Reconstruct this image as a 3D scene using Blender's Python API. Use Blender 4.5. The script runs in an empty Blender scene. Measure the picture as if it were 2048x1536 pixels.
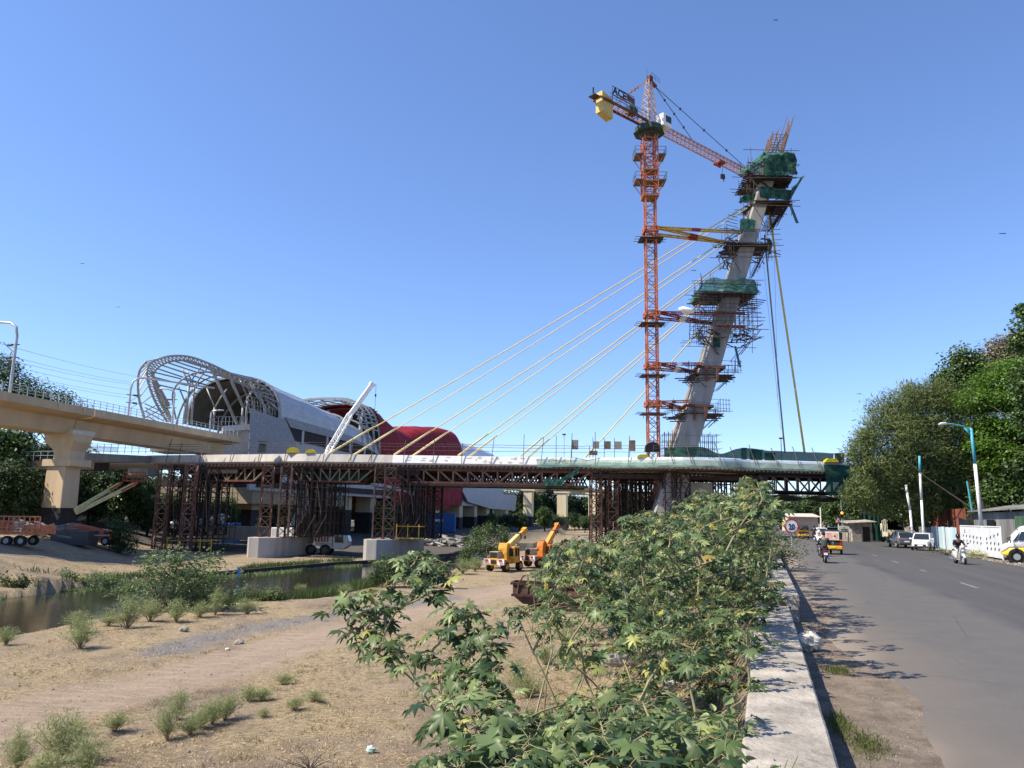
import bpy, math, random
import numpy as np
from mathutils import Vector, Matrix, noise as mnoise
R = random.Random(7)
V = Vector
scene = bpy.context.scene
COL = scene.collection
rad = math.radians
# ---------------------------------------------------------------- camera
FPX, PITCH, ROLL = 1540.0, rad(9.65), 0.0176
CAM = V((0, 0, 2.4))
fwd = V((0, math.cos(PITCH), math.sin(PITCH)))
up0 = V((0, -math.sin(PITCH), math.cos(PITCH)))
rt0 = V((1, 0, 0))
cup = up0 * math.cos(ROLL) - rt0 * math.sin(ROLL)
crt = rt0 * math.cos(ROLL) + up0 * math.sin(ROLL)
cd = bpy.data.cameras.new("camera")
cam = bpy.data.objects.new("camera", cd)
COL.objects.link(cam)
m = Matrix((crt, cup, -fwd)).transposed().to_4x4()
m.translation = CAM
cam.matrix_world = m
cd.sensor_width = 36.0
cd.lens = 36.0 * FPX / 2048.0
cd.clip_start = 0.1
cd.clip_end = 9000
scene.camera = cam
# ---------------------------------------------------------------- light
SUN_EL = rad(50)
sun_h = V((-0.98, -0.20, 0)).normalized()          # horizontal direction TOWARDS the sun
sun_dir = V((sun_h.x * math.cos(SUN_EL), sun_h.y * math.cos(SUN_EL), math.sin(SUN_EL)))
w = bpy.data.worlds.new("World")
scene.world = w
w.use_nodes = True
nt = w.node_tree
sky = nt.nodes.new('ShaderNodeTexSky')
sky.sky_type = 'NISHITA'
sky.sun_disc = False
sky.sun_elevation = SUN_EL
sky.sun_rotation = math.atan2(sun_h.x, sun_h.y)
sky.altitude = 550
sky.air_density = 1.0
sky.dust_density = 0.25
sky.ozone_density = 6.0
bg = nt.nodes['Background']
hs = nt.nodes.new('ShaderNodeMix'); hs.data_type = 'RGBA'; hs.blend_type = 'MULTIPLY'; hs.inputs[0].default_value = 1.0
hs.inputs[7].default_value = (0.95, 0.975, 1.12, 1)          # the hazy periwinkle tint of this sky
gm = nt.nodes.new('ShaderNodeGamma'); gm.inputs[1].default_value = 0.94
nt.links.new(sky.outputs[0], gm.inputs[0]); nt.links.new(gm.outputs[0], hs.inputs[6]); nt.links.new(hs.outputs[2], bg.inputs[0])
bg.inputs[1].default_value = 0.138
sl = bpy.data.lights.new("sun", 'SUN')
so = bpy.data.objects.new("sun", sl)
COL.objects.link(so)
sl.energy = 5.0
sl.angle = rad(0.53)
sl.color = (1.0, 0.90, 0.745)
so.rotation_mode = 'QUATERNION'
so.rotation_quaternion = sun_dir.to_track_quat('Z', 'Y')
scene.view_settings.view_transform = 'Standard'
scene.view_settings.look = 'None'
scene.view_settings.exposure = 0.68
scene.view_settings.gamma = 1.0
# ---------------------------------------------------------------- photo pixel -> place (surveying the photo)
def ray(px, py):
    return fwd * FPX + crt * (px - 1024) + cup * (768 - py)
def U(px, py, Y):
    d = ray(px, py)
    return CAM + d * (Y / d.y)
def G(px, py, z=0.0):
    d = ray(px, py)
    return CAM + d * ((z - CAM.z) / d.z)
RU = V((0.3075, 0.9515, 0))          # along the road
RN = V((0.9515, -0.3075, 0))         # across it, to the right
def rd(s, t, z=0.0):
    p = RU * t + RN * s
    return V((p.x, p.y, z))
# ---------------------------------------------------------------- materials
MATS = {}
def mat(name, col, rough=0.8, metal=0.0, var=0.15, scale=2.0, bump=0.0, bscale=None, spec=0.3, alpha=1.0, translucent=0.0,
        island=0.0, col2=None, streak=False, coat=0.0):
    if name in MATS:
        return MATS[name]
    m = bpy.data.materials.new(name)
    m.use_nodes = True
    n, l = m.node_tree.nodes, m.node_tree.links
    b = n['Principled BSDF']
    b.inputs['Roughness'].default_value = rough
    b.inputs['Metallic'].default_value = metal
    b.inputs['Specular IOR Level'].default_value = spec
    if coat:
        b.inputs['Coat Weight'].default_value = coat
    b.inputs['Base Color'].default_value = (*col, 1)
    out = None
    if var or col2 or island:
        tc = n.new('ShaderNodeTexCoord')
        mp = n.new('ShaderNodeMapping')
        l.new(tc.outputs['Object'], mp.inputs[0])
        if streak:
            mp.inputs['Scale'].default_value = (1, 1, 0.12)
        nz = n.new('ShaderNodeTexNoise')
        nz.inputs['Scale'].default_value = scale
        nz.inputs['Detail'].default_value = 7
        nz.inputs['Roughness'].default_value = 0.65
        l.new(mp.outputs[0], nz.inputs['Vector'])
        mr = n.new('ShaderNodeMapRange')
        mr.inputs[1].default_value = 0.33
        mr.inputs[2].default_value = 0.67
        l.new(nz.outputs['Fac'], mr.inputs[0])
        mx = n.new('ShaderNodeMix')
        mx.data_type = 'RGBA'
        a = [c * (1 - var) for c in col]
        c2 = col2 if col2 else [min(1, c * (1 + var)) for c in col]
        mx.inputs[6].default_value = (*a, 1)
        mx.inputs[7].default_value = (*c2, 1)
        if island:
            gi = n.new('ShaderNodeNewGeometry')
            ad = n.new('ShaderNodeMath')
            ad.operation = 'MULTIPLY_ADD'
            l.new(gi.outputs['Random Per Island'], ad.inputs[0])
            ad.inputs[1].default_value = island
            m2 = n.new('ShaderNodeMath')
            m2.operation = 'MULTIPLY'
            l.new(mr.outputs[0], m2.inputs[0])
            m2.inputs[1].default_value = 1 - island
            l.new(m2.outputs[0], ad.inputs[2])
            l.new(ad.outputs[0], mx.inputs[0])
        else:
            l.new(mr.outputs[0], mx.inputs[0])
        out = mx.outputs[2]
        l.new(out, b.inputs['Base Color'])
        if bump:
            bp = n.new('ShaderNodeBump')
            bp.inputs['Strength'].default_value = bump
            bp.inputs['Distance'].default_value = 0.05
            n2 = n.new('ShaderNodeTexNoise')
            n2.inputs['Scale'].default_value = bscale or scale * 6
            n2.inputs['Detail'].default_value = 6
            l.new(tc.outputs['Object'], n2.inputs['Vector'])
            l.new(n2.outputs['Fac'], bp.inputs['Height'])
            l.new(bp.outputs[0], b.inputs['Normal'])
    surf = b.outputs[0]
    mo = n['Material Output']
    if translucent:
        tr = n.new('ShaderNodeBsdfTranslucent')
        if out:
            l.new(out, tr.inputs['Color'])
        else:
            tr.inputs['Color'].default_value = (*col, 1)
        ms = n.new('ShaderNodeMixShader')
        ms.inputs[0].default_value = translucent
        l.new(surf, ms.inputs[1])
        l.new(tr.outputs[0], ms.inputs[2])
        surf = ms.outputs[0]
    if alpha < 1:
        tp = n.new('ShaderNodeBsdfTransparent')
        ms = n.new('ShaderNodeMixShader')
        ms.inputs[0].default_value = alpha
        l.new(tp.outputs[0], ms.inputs[1])
        l.new(surf, ms.inputs[2])
        surf = ms.outputs[0]
    l.new(surf, mo.inputs['Surface'])
    MATS[name] = m
    return m
# ---------------------------------------------------------------- objects
OFF = {}
def props(o, label=None, cat=None, group=None, kind=None):
    if label: o['label'] = label
    if cat: o['category'] = cat
    if group: o['group'] = group
    if kind: o['kind'] = kind
    return o
def thing(name, label, cat, loc=(0, 0, 0), rz=0.0, group=None, world=False, kind=None):
    o = bpy.data.objects.new(name, None)
    o.empty_display_size = 0.3
    COL.objects.link(o)
    o.location = loc
    o.rotation_euler = (0, 0, rz)
    OFF[o.name] = V(loc) if world else V((0, 0, 0))
    return props(o, label, cat, group, kind)
def mesh_obj(name, me, material, parent=None, off=V((0, 0, 0)), smooth=False):
    o = bpy.data.objects.new(name, me)
    COL.objects.link(o)
    if material: me.materials.append(material)
    if smooth:
        me.polygons.foreach_set('use_smooth', [True] * len(me.polygons))
    if parent:
        o.parent = parent
    OFF[o.name] = off
    return o
class MB:
    def __init__(s):
        s.v = []; s.f = []
    def add(s, vs, fs):
        b = len(s.v)
        s.v.extend([tuple(p) for p in vs])
        s.f.extend([tuple(i + b for i in f) for f in fs])
        return s
    def box(s, c, d, rz=0.0, tx=1.0, ty=1.0):
        c = V(c); hx, hy, hz = d[0] / 2, d[1] / 2, d[2] / 2
        ca, sa = math.cos(rz), math.sin(rz)
        vs = []
        for z, fx, fy in ((-hz, 1, 1), (hz, tx, ty)):
            for x, y in ((-hx * fx, -hy * fy), (hx * fx, -hy * fy), (hx * fx, hy * fy), (-hx * fx, hy * fy)):
                vs.append((c.x + x * ca - y * sa, c.y + x * sa + y * ca, c.z + z))
        return s.add(vs, [(0, 3, 2, 1), (4, 5, 6, 7), (0, 1, 5, 4), (1, 2, 6, 5), (2, 3, 7, 6), (3, 0, 4, 7)])
    def beam(s, p, q, w=0.1, h=None, up=V((0, 0, 1))):
        p = V(p); q = V(q); d = q - p
        if d.length < 1e-6: return s
        d.normalize(); h = h or w
        if abs(d.dot(up)) > 0.98: up = V((0, 1, 0))
        a = d.cross(up).normalized(); b = a.cross(d)
        vs = [e + a * (x * w / 2) + b * (y * h / 2) for e in (p, q) for x, y in ((-1, -1), (1, -1), (1, 1), (-1, 1))]
        return s.add(vs, [(3, 2, 1, 0), (4, 5, 6, 7), (0, 1, 5, 4), (1, 2, 6, 5), (2, 3, 7, 6), (3, 0, 4, 7)])
    def tube(s, p, q, r, r2=None, n=8, cap=True):
        return s.path([p, q], [r, r2 if r2 is not None else r], n, cap)
    def path(s, pts, rr, n=8, cap=True):
        pts = [V(p) for p in pts]
        if not isinstance(rr, (list, tuple)): rr = [rr] * len(pts)
        vs = []; fs = []; a = None
        for i, p in enumerate(pts):
            d = (pts[min(i + 1, len(pts) - 1)] - pts[max(i - 1, 0)])
            if d.length < 1e-7: d = V((0, 0, 1))
            d.normalize()
            if a is None:
                a = d.cross(V((0, 0, 1)) if abs(d.z) < 0.9 else V((1, 0, 0))).normalized()
            a = (a - d * a.dot(d)).normalized()
            b = d.cross(a)
            for k in range(n):
                t = 2 * math.pi * k / n
                vs.append(p + (a * math.cos(t) + b * math.sin(t)) * rr[i])
        for i in range(len(pts) - 1):
            for k in range(n):
                k2 = (k + 1) % n
                fs.append((i * n + k, i * n + k2, (i + 1) * n + k2, (i + 1) * n + k))
        if cap:
            fs.append(tuple(range(n - 1, -1, -1)))
            fs.append(tuple((len(pts) - 1) * n + k for k in range(n)))
        return s.add(vs, fs)
    def prism(s, pts, ext):
        """closed polygon (list of 3D points) pushed along vector ext"""
        n = len(pts); e = V(ext)
        vs = [V(p) for p in pts] + [V(p) + e for p in pts]
        fs = [tuple(range(n - 1, -1, -1)), tuple(range(n, 2 * n))]
        fs += [(i, (i + 1) % n, n + (i + 1) % n, n + i) for i in range(n)]
        return s.add(vs, fs)
    def grid(s, rows, closed=False):
        b = len(s.v); n = len(rows[0])
        for r in rows: s.v.extend([tuple(p) for p in r])
        for i in range(len(rows) - 1):
            for k in range(n if closed else n - 1):
                k2 = (k + 1) % n
                s.f.append((b + i * n + k, b + i * n + k2, b + (i + 1) * n + k2, b + (i + 1) * n + k))
        return s
    def disc(s, c, axis, r, t, n=20):
        c = V(c); a = V(axis).normalized()
        return s.path([c - a * t / 2, c + a * t / 2], [r, r], n)
    def ball(s, c, r, n=10, sq=(1, 1, 1)):
        c = V(c); rows = []
        for i in range(n // 2 + 1):
            ph = math.pi * i / (n // 2)
            rr = max(0.02, math.sin(ph))
            rows.append([c + V((math.cos(2 * math.pi * k / n) * rr * r * sq[0], math.sin(2 * math.pi * k / n) * rr * r * sq[1],
                                math.cos(ph) * r * sq[2])) for k in range(n)])
        return s.grid(rows, True)
    def lattice(s, p, q, w, nb, leg=0.12, br=0.06, w2=None, legs=True, brace=True, up=V((0, 1, 0)), h=None, tri=False):
        p = V(p); q = V(q); d = (q - p).normalized()
        if abs(d.dot(up)) > 0.95: up = V((1, 0, 0))
        a = d.cross(up).normalized(); b = a.cross(d)
        w2 = w2 or w; h = h or w
        cs = [(-1, -1), (1, -1), (1, 1), (-1, 1)] if not tri else [(-1, -1), (1, -1), (0, 1)]
        def P(i, k):
            f = i / nb; ww = w + (w2 - w) * f
            return p.lerp(q, f) + a * (cs[k][0] * ww / 2) + b * (cs[k][1] * h * ww / w / 2)
        n = len(cs)
        if legs:
            for k in range(n): s.beam(P(0, k), P(nb, k), leg)
        if brace:
            for i in range(nb):
                for k in range(n):
                    k2 = (k + 1) % n
                    s.beam(P(i, k), P(i, k2), br)
                    if i % 2: s.beam(P(i, k), P(i + 1, k2), br)
                    else: s.beam(P(i, k2), P(i + 1, k), br)
            for k in range(n): s.beam(P(nb, k), P(nb, (k + 1) % n), br)
        return s
    def build(s, name, material, parent=None, smooth=False, bevel=0.0, label=None, cat=None, group=None, kind=None):
        if parent is not None:
            off = OFF[parent.name]
        elif kind == 'structure':
            off = V((0, 0, 0))
        else:
            a = np.array(s.v)
            off = V((float(a[:, 0].mean()), float(a[:, 1].mean()), float(a[:, 2].min())))
        me = bpy.data.meshes.new(name)
        vs = [(x - off.x, y - off.y, z - off.z) for x, y, z in s.v]
        me.from_pydata(vs, [], s.f)
        me.update()
        o = mesh_obj(name, me, material, parent, off, smooth)
        if parent is None: o.location = off
        if bevel:
            md = o.modifiers.new('bevel', 'BEVEL')
            md.width = bevel; md.segments = 2; md.limit_method = 'ANGLE'
        return props(o, label, cat, group, kind)
def npmesh(name, verts, nper, material, parent=None, smooth=False):
    """verts (N*nper,3): one face of nper corners each"""
    verts = np.ascontiguousarray(verts, dtype=np.float32)
    nv = len(verts); nf = nv // nper
    me = bpy.data.meshes.new(name)
    me.vertices.add(nv); me.vertices.foreach_set('co', verts.ravel())
    me.loops.add(nv); me.loops.foreach_set('vertex_index', np.arange(nv, dtype=np.int32))
    me.polygons.add(nf)
    me.polygons.foreach_set('loop_start', np.arange(0, nv, nper, dtype=np.int32))
    me.polygons.foreach_set('loop_total', np.full(nf, nper, dtype=np.int32))
    me.update(calc_edges=True)
    return mesh_obj(name, me, material, parent, V((0, 0, 0)), smooth)
def idxmesh(name, verts, faces, material, parent=None, smooth=False):
    """shared-vertex mesh with equal-size faces (numpy)"""
    verts = np.ascontiguousarray(verts, dtype=np.float32); faces = np.ascontiguousarray(faces, dtype=np.int32)
    me = bpy.data.meshes.new(name)
    me.vertices.add(len(verts)); me.vertices.foreach_set('co', verts.ravel())
    k = faces.shape[1]
    me.loops.add(faces.size); me.loops.foreach_set('vertex_index', faces.ravel())
    me.polygons.add(len(faces))
    me.polygons.foreach_set('loop_start', np.arange(0, faces.size, k, dtype=np.int32))
    me.polygons.foreach_set('loop_total', np.full(len(faces), k, dtype=np.int32))
    me.update(calc_edges=True)
    return mesh_obj(name, me, material, parent, V((0, 0, 0)), smooth)
def dup(root, loc, rz=0.0, sc=1.0, label=None, group=None):
    def cp(o, par):
        c = o.copy(); COL.objects.link(c)
        if par: c.parent = par
        for ch in [x for x in o.children]: cp(ch, c)
        return c
    r = cp(root, None)
    r.location = loc; r.rotation_euler = (0, 0, rz)
    r.scale = (sc, sc, sc) if not isinstance(sc, (tuple, list)) else sc
    if label: r['label'] = label
    if group: r['group'] = group
    return r
def nvec(x, y, z=0.0): return mnoise.noise(V((x, y, z)))
def text_mesh(txt, size, mat_, parent, origin, ax, ay, name='lettering', depth=0.01, scx=1.0):
    """real text shape laid out on axes ax (reading direction) and ay (up)"""
    cu = bpy.data.curves.new('lettering', 'FONT')
    cu.body = txt; cu.size = size; cu.extrude = depth; cu.align_x = 'CENTER'; cu.align_y = 'CENTER'
    cu.resolution_u = 2; cu.offset = size * 0.03
    tmp = bpy.data.objects.new(name, cu)
    me = bpy.data.meshes.new_from_object(tmp)
    me.name = name
    bpy.data.objects.remove(tmp)
    me.materials.clear()
    o = mesh_obj(name, me, mat_)
    ax = V(ax).normalized(); ay = V(ay).normalized(); az = ax.cross(ay)
    mm = Matrix((ax * scx, ay, az)).transposed().to_4x4()
    mm.translation = V(origin) - OFF[parent.name]
    o.parent = parent
    o.matrix_local = mm
    return o
# ================================================================ GROUND, WATER, ROAD
ZB = -3.7
RIV_N = [(-60, 20), (-24.9, 38.5), (-24.0, 49.0), (-19.1, 53.9), (-14.3, 57.6), (-11.7, 72.3), (-7.4, 85), (-4.2, 114), (6, 160), (30, 260)]
RIV_F = [(-80, 30), (-38, 50), (-33.3, 68), (-27.3, 80.5), (-21.2, 95), (-17.4, 100.6), (-13.5, 103.6), (-9, 122), (-6, 150), (0, 180), (18, 260)]
def polyX(pl, Y):
    if Y <= pl[0][1]: return pl[0][0] - (pl[0][1] - Y) * 2.2
    for (x0, y0), (x1, y1) in zip(pl, pl[1:]):
        if Y <= y1: return x0 + (x1 - x0) * (Y - y0) / (y1 - y0)
    return pl[-1][0] + (Y - pl[-1][1]) * 0.08
def sm(a, b, x):
    t = max(0.0, min(1.0, (x - a) / (b - a)))
    return t * t * (3 - 2 * t)
PATHC = [G(-250, 1560, ZB), G(0, 1440, ZB), G(400, 1345, ZB), G(650, 1270, ZB), G(850, 1220, ZB), G(1000, 1185, ZB), G(1120, 1155, ZB), G(1180, 1120, ZB)]
GRAVC = [G(330, 1300, ZB), G(520, 1255, ZB), G(700, 1225, ZB), G(900, 1195, ZB)]
def pdist(pl, x, y):
    best = 1e9
    for a, b in zip(pl, pl[1:]):
        dx, dy = b.x - a.x, b.y - a.y
        t = max(0, min(1, ((x - a.x) * dx + (y - a.y) * dy) / (dx * dx + dy * dy)))
        best = min(best, math.hypot(x - a.x - dx * t, y - a.y - dy * t))
    return best
def st(x, y): return x * RN.x + y * RN.y, x * RU.x + y * RU.y
def hz(x, y):
    s, t = st(x, y)
    r = math.hypot(x, y)
    if s > -0.15: return -0.03 + (0.0 if s < 15 else 0.05 * sm(15, 18, s) + (0.1 * nvec(x * .5, y * .5, 3) if r < 140 else 0) * sm(15, 18, s))
    e = sm(-6.5, -0.9, s)
    z = ZB + e * 2.7
    if s > -0.9: z = -1.0 + 0.97 * sm(-0.9, -0.15, s)
    nz = 0.10 * nvec(x * 0.35, y * 0.35) + (0.05 * nvec(x * 1.3, y * 1.3, 5) if r < 90 else 0) + (0.035 * nvec(x * 4, y * 4, 9) if r < 45 else 0)
    pw = 1 - sm(1.2, 2.6, pdist(PATHC, x, y)) if r < 120 else 0
    z += nz * (1 - 0.75 * pw)
    if pw > 0 and r < 90: z -= .045 * math.exp(-((pdist(PATHC, x, y) - .95 - .2 * nvec(x * .3, y * .3)) / .22) ** 2)
    xn, xf = polyX(RIV_N, y), polyX(RIV_F, y)
    if y < 260:
        if xf < x < xn:
            dd = min(x - xf, xn - x)
            z = ZB - 0.35 - 0.75 * sm(0.0, 1.6, dd)
        elif x >= xn:
            z -= 0.35 * (1 - sm(0, 1.8, x - xn))
        else:
            z += 0.6 * sm(8, 40, xf - x) + (2.5 * sm(-5, 11, -40 - (y - 76) * .33 - x) if y > 60 else 2.5 * sm(-5, 11, -40 - x) * sm(30, 60, y))
    if r > 150 and x < 20: z += min(3.0, (r - 150) * 0.012)
    return z
def build_ground():
    na, nr = 430, 330
    angs = []
    for i in range(na):
        angs.append(rad(-62 + 112 * i / (na - 1)))
    angs = [rad(-180), rad(-140), rad(-110), rad(-85), rad(-72)] + angs + [rad(58), rad(72), rad(85), rad(110), rad(140), rad(180)]
    rs = [0.6 * (3500 / 0.6) ** ((i / (nr - 1)) ** 1.0) for i in range(nr)]
    # finer between 6 and 130 m
    rs = [0.5, 1.5, 2.5, 3.5] + [4.5 * (135 / 4.5) ** (i / 290.0) for i in range(291)] + [145, 160, 180, 210, 250, 300, 380, 500, 700, 1000, 1600, 2500, 3600]
    vs = []; pa = []; ga = []; rubble_shade = []
    for r_ in rs:
        for a in angs:
            x, y = r_ * math.sin(a), r_ * math.cos(a)
            vs.append((x, y, hz(x, y)))
            rubble_shade.append(sm(103, 110, y + 5 * nvec(x * .12, y * .12, 5) + .12 * (x + 30)) * (1 - sm(-2, 1.5, x - polyX(RIV_F, y))) if y < 320 else 0)  # mask: grey rubble plus painted shade on the far bank
            pn = 0.5 * nvec(x * .5, y * .5, 2) + .25 * nvec(x * 2, y * 2, 7)
            d1 = pdist(PATHC, x, y) if 8 < r_ < 130 else 99
            d2 = pdist(GRAVC, x, y) if 20 < r_ < 90 else 99
            pa.append(1 - sm(1.0, 2.7, d1 + pn * 1.6))
            ga.append(1 - sm(0.4, 2.0, d2 + pn * 2.0))
    n = len(angs)
    fs = [(i * n + k, i * n + k + 1, (i + 1) * n + k + 1, (i + 1) * n + k) for i in range(len(rs) - 1) for k in range(n - 1)]
    m = bpy.data.materials.new('ground soil'); m.use_nodes = True
    N, L = m.node_tree.nodes, m.node_tree.links
    b = N['Principled BSDF']; b.inputs['Roughness'].default_value = 0.95; b.inputs['Specular IOR Level'].default_value = 0.1
    tc = N.new('ShaderNodeTexCoord')
    def nz(sc, det=8, rough=.65, sq=None):
        t = N.new('ShaderNodeTexNoise'); t.inputs['Scale'].default_value = sc; t.inputs['Detail'].default_value = det
        t.inputs['Roughness'].default_value = rough
        if sq:
            mp = N.new('ShaderNodeMapping'); mp.inputs['Scale'].default_value = sq; mp.inputs['Rotation'].default_value = (0, 0, .5)
            L.new(tc.outputs['Object'], mp.inputs[0]); L.new(mp.outputs[0], t.inputs['Vector'])
        else: L.new(tc.outputs['Object'], t.inputs['Vector'])
        return t.outputs['Fac']
    def mr(f, a, c):
        t = N.new('ShaderNodeMapRange'); t.inputs[1].default_value = a; t.inputs[2].default_value = c; L.new(f, t.inputs[0]); return t.outputs[0]
    def mix(f, a, c):
        t = N.new('ShaderNodeMix'); t.data_type = 'RGBA'
        if hasattr(f, 'links'): L.new(f, t.inputs[0])
        else: t.inputs[0].default_value = f
        for i, x in ((6, a), (7, c)):
            if isinstance(x, tuple): t.inputs[i].default_value = (*x, 1)
            else: L.new(x, t.inputs[i])
        return t.outputs[2]
    def at(nm):
        t = N.new('ShaderNodeAttribute'); t.attribute_name = nm; return t.outputs['Fac']
    earth = mix(mr(nz(0.35), .35, .65), (.165, .128, .094), (.31, .25, .185))
    earth = mix(mr(nz(9, 4), .55, .8), earth, (.085, .062, .042))
    straw = mix(mr(nz(3.5, 9, .75, (1, 2.2, 1)), .32, .68), (.13, .094, .058), (.50, .40, .25))
    straw = mix(mr(nz(1.1), .55, .72), straw, (.13, .125, .055))
    straw = mix(mr(nz(28, 3, .8), .56, .66), straw, (.075, .052, .032))
    c = mix(mr(nz(0.22, 6), .38, .56), earth, straw)
    c = mix(mr(nz(.9, 9, .75), .60, .68), c, (.105, .078, .055))
    c = mix(mr(nz(2.6, 9, .8), .64, .70), c, (.40, .345, .27))
    path = mix(mr(nz(1.6, 9, .7, (.35, 2.2, 1)), .3, .7), (.24, .18, .13), (.40, .315, .235))
    c = mix(at('path'), c, path)
    grav = mix(mr(nz(6, 8, .8), .35, .65), (.115, .105, .098), (.27, .25, .235))
    c = mix(at('gravel'), c, grav)
    # pebbly flecks
    vo = N.new('ShaderNodeTexVoronoi'); vo.inputs['Scale'].default_value = 5.5; L.new(tc.outputs['Object'], vo.inputs['Vector'])
    c = mix(mr(vo.outputs['Distance'], .10, .06), c, (.34, .31, .27))
    # dust of the road edge
    c = mix(at('verge'), c, mix(mr(nz(2.2), .35, .65), (.17, .135, .105), (.30, .245, .19)))
    c = mix(at('rubble'), c, mix(mr(nz(3.2, 8, .8), .35, .65), (.045, .040, .034), (.15, .135, .115)))  # grey rubble, coloured darker to stand in for shade around the bridge
    L.new(c, b.inputs['Base Color'])
    bp = N.new('ShaderNodeBump'); bp.inputs['Strength'].default_value = .9; bp.inputs['Distance'].default_value = .12
    L.new(nz(5, 10, .75), bp.inputs['Height']); L.new(bp.outputs[0], b.inputs['Normal'])
    me = bpy.data.meshes.new('ground'); me.from_pydata(vs, [], fs); me.update()
    for nm, arr in (('path', pa), ('gravel', ga), ('rubble', rubble_shade), ('verge', [sm(-1.2, -.2, st(v[0], v[1])[0]) for v in vs])):  # 'rubble' holds grey rubble plus painted shade on the far bank
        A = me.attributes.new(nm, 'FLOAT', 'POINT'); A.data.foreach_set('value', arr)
    o = mesh_obj('ground', me, m, smooth=True)
    props(o, 'dry riverbank earth with straw patches and a dusty track', 'ground', kind='structure')
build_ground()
# river
wm = bpy.data.materials.new('river water'); wm.use_nodes = True
N, L = wm.node_tree.nodes, wm.node_tree.links
b = N['Principled BSDF']; b.inputs['Base Color'].default_value = (.020, .021, .012, 1); b.inputs['Roughness'].default_value = .10
b.inputs['Specular IOR Level'].default_value = .22
tc = N.new('ShaderNodeTexCoord'); mp = N.new('ShaderNodeMapping'); mp.inputs['Scale'].default_value = (.6, 2.6, 1)
mp.inputs['Rotation'].default_value = (0, 0, .25)
nz = N.new('ShaderNodeTexNoise'); nz.inputs['Scale'].default_value = 1.6; nz.inputs['Detail'].default_value = 5
bp = N.new('ShaderNodeBump'); bp.inputs['Strength'].default_value = .22; bp.inputs['Distance'].default_value = .06
L.new(tc.outputs['Object'], mp.inputs[0]); L.new(mp.outputs[0], nz.inputs['Vector']); L.new(nz.outputs['Fac'], bp.inputs['Height']); L.new(bp.outputs[0], b.inputs['Normal'])
mb = MB()
rows = []
for y in list(range(8, 262, 6)):
    a, c = polyX(RIV_F, y) - 1.2, polyX(RIV_N, y) + .6
    rows.append([(a, y, -4.1), ((a + c) / 2, y, -4.1), (c, y, -4.1)])
mb.grid(rows)
props(mb.build('river_water', wm, kind='structure'), 'still brown green river water', 'river')
# road
rm = bpy.data.materials.new('asphalt'); rm.use_nodes = True
N, L = rm.node_tree.nodes, rm.node_tree.links
b = N['Principled BSDF']; b.inputs['Roughness'].default_value = .78; b.inputs['Specular IOR Level'].default_value = .28
tc = N.new('ShaderNodeTexCoord')
def _nz(sc, v, det=6):
    t = N.new('ShaderNodeTexNoise'); t.inputs['Scale'].default_value = sc; t.inputs['Detail'].default_value = det; t.inputs['Roughness'].default_value = .7
    L.new(v, t.inputs['Vector']); return t.outputs['Fac']
mp = N.new('ShaderNodeMapping'); mp.inputs['Scale'].default_value = (1.5, .035, 1); L.new(tc.outputs['Object'], mp.inputs[0])
def _mix(f, a, c):
    t = N.new('ShaderNodeMix'); t.data_type = 'RGBA'; L.new(f, t.inputs[0])
    for i, x in ((6, a), (7, c)):
        if isinstance(x, tuple): t.inputs[i].default_value = (*x, 1)
        else: L.new(x, t.inputs[i])
    return t.outputs[2]
def _mr(f, a, c):
    t = N.new('ShaderNodeMapRange'); t.inputs[1].default_value = a; t.inputs[2].default_value = c; L.new(f, t.inputs[0]); return t.outputs[0]
base = _mix(_mr(_nz(.9, mp.outputs[0]), .35, .65), (.062, .061, .060), (.086, .083, .080))
sx = N.new('ShaderNodeSeparateXYZ'); L.new(tc.outputs['Object'], sx.inputs[0])
# worn lighter near half and dust drifting in from the left verge
wob = N.new('ShaderNodeMath'); wob.operation = 'MULTIPLY_ADD'; L.new(_nz(.12, tc.outputs['Object'], 3), wob.inputs[0]); wob.inputs[1].default_value = 3.0
L.new(sx.outputs['X'], wob.inputs[2])
lt = _mix(_mr(_nz(1.4, tc.outputs['Object']), .3, .7), (.094, .089, .083), (.116, .109, .101))
base = _mix(_mr(wob.outputs[0], 7.2, 6.6), base, lt)
base = _mix(_mr(wob.outputs[0], 4.6, 2.6), base, (.165, .138, .110))
base = _mix(_mr(wob.outputs[0], 3.4, 2.7), base, (.24, .20, .155))
base = _mix(_mr(_nz(60, tc.outputs['Object'], 2), .62, .75), base, (.19, .18, .17))
base = _mix(_mr(_nz(.35, mp.outputs[0], 8), .60, .68), base, (.080, .077, .074))
vo = N.new('ShaderNodeTexVoronoi'); vo.feature = 'DISTANCE_TO_EDGE'; vo.inputs['Scale'].default_value = .22; wv = N.new('ShaderNodeMix'); wv.data_type = 'VECTOR'; wv.inputs[0].default_value = .12
n3 = N.new('ShaderNodeTexNoise'); n3.inputs['Scale'].default_value = 1.1; n3.inputs['Detail'].default_value = 6; L.new(tc.outputs['Object'], n3.inputs['Vector']); L.new(tc.outputs['Object'], wv.inputs[4]); L.new(n3.outputs['Color'], wv.inputs[5]); L.new(wv.outputs[1], vo.inputs['Vector'])
base = _mix(_mr(vo.outputs['Distance'], .0022, .0010), base, (.062, .060, .057))
L.new(base, b.inputs['Base Color'])
bp = N.new('ShaderNodeBump'); bp.inputs['Strength'].default_value = .35; bp.inputs['Distance'].default_value = .01
L.new(_nz(45, tc.outputs['Object'], 3), bp.inputs['Height']); L.new(bp.outputs[0], b.inputs['Normal'])
ROADM = Matrix((RN, RU, V((0, 0, 1)))).transposed().to_4x4()
def redge(t):
    return 1.55 + 0.38 * math.sin(t * .55 + 1.1) + .25 * nvec(t * .5, 3) + .08 * nvec(t * 3, 5) - (.5 * sm(18, 30, t))
mb = MB(); rows = []
t = -14.0
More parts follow.
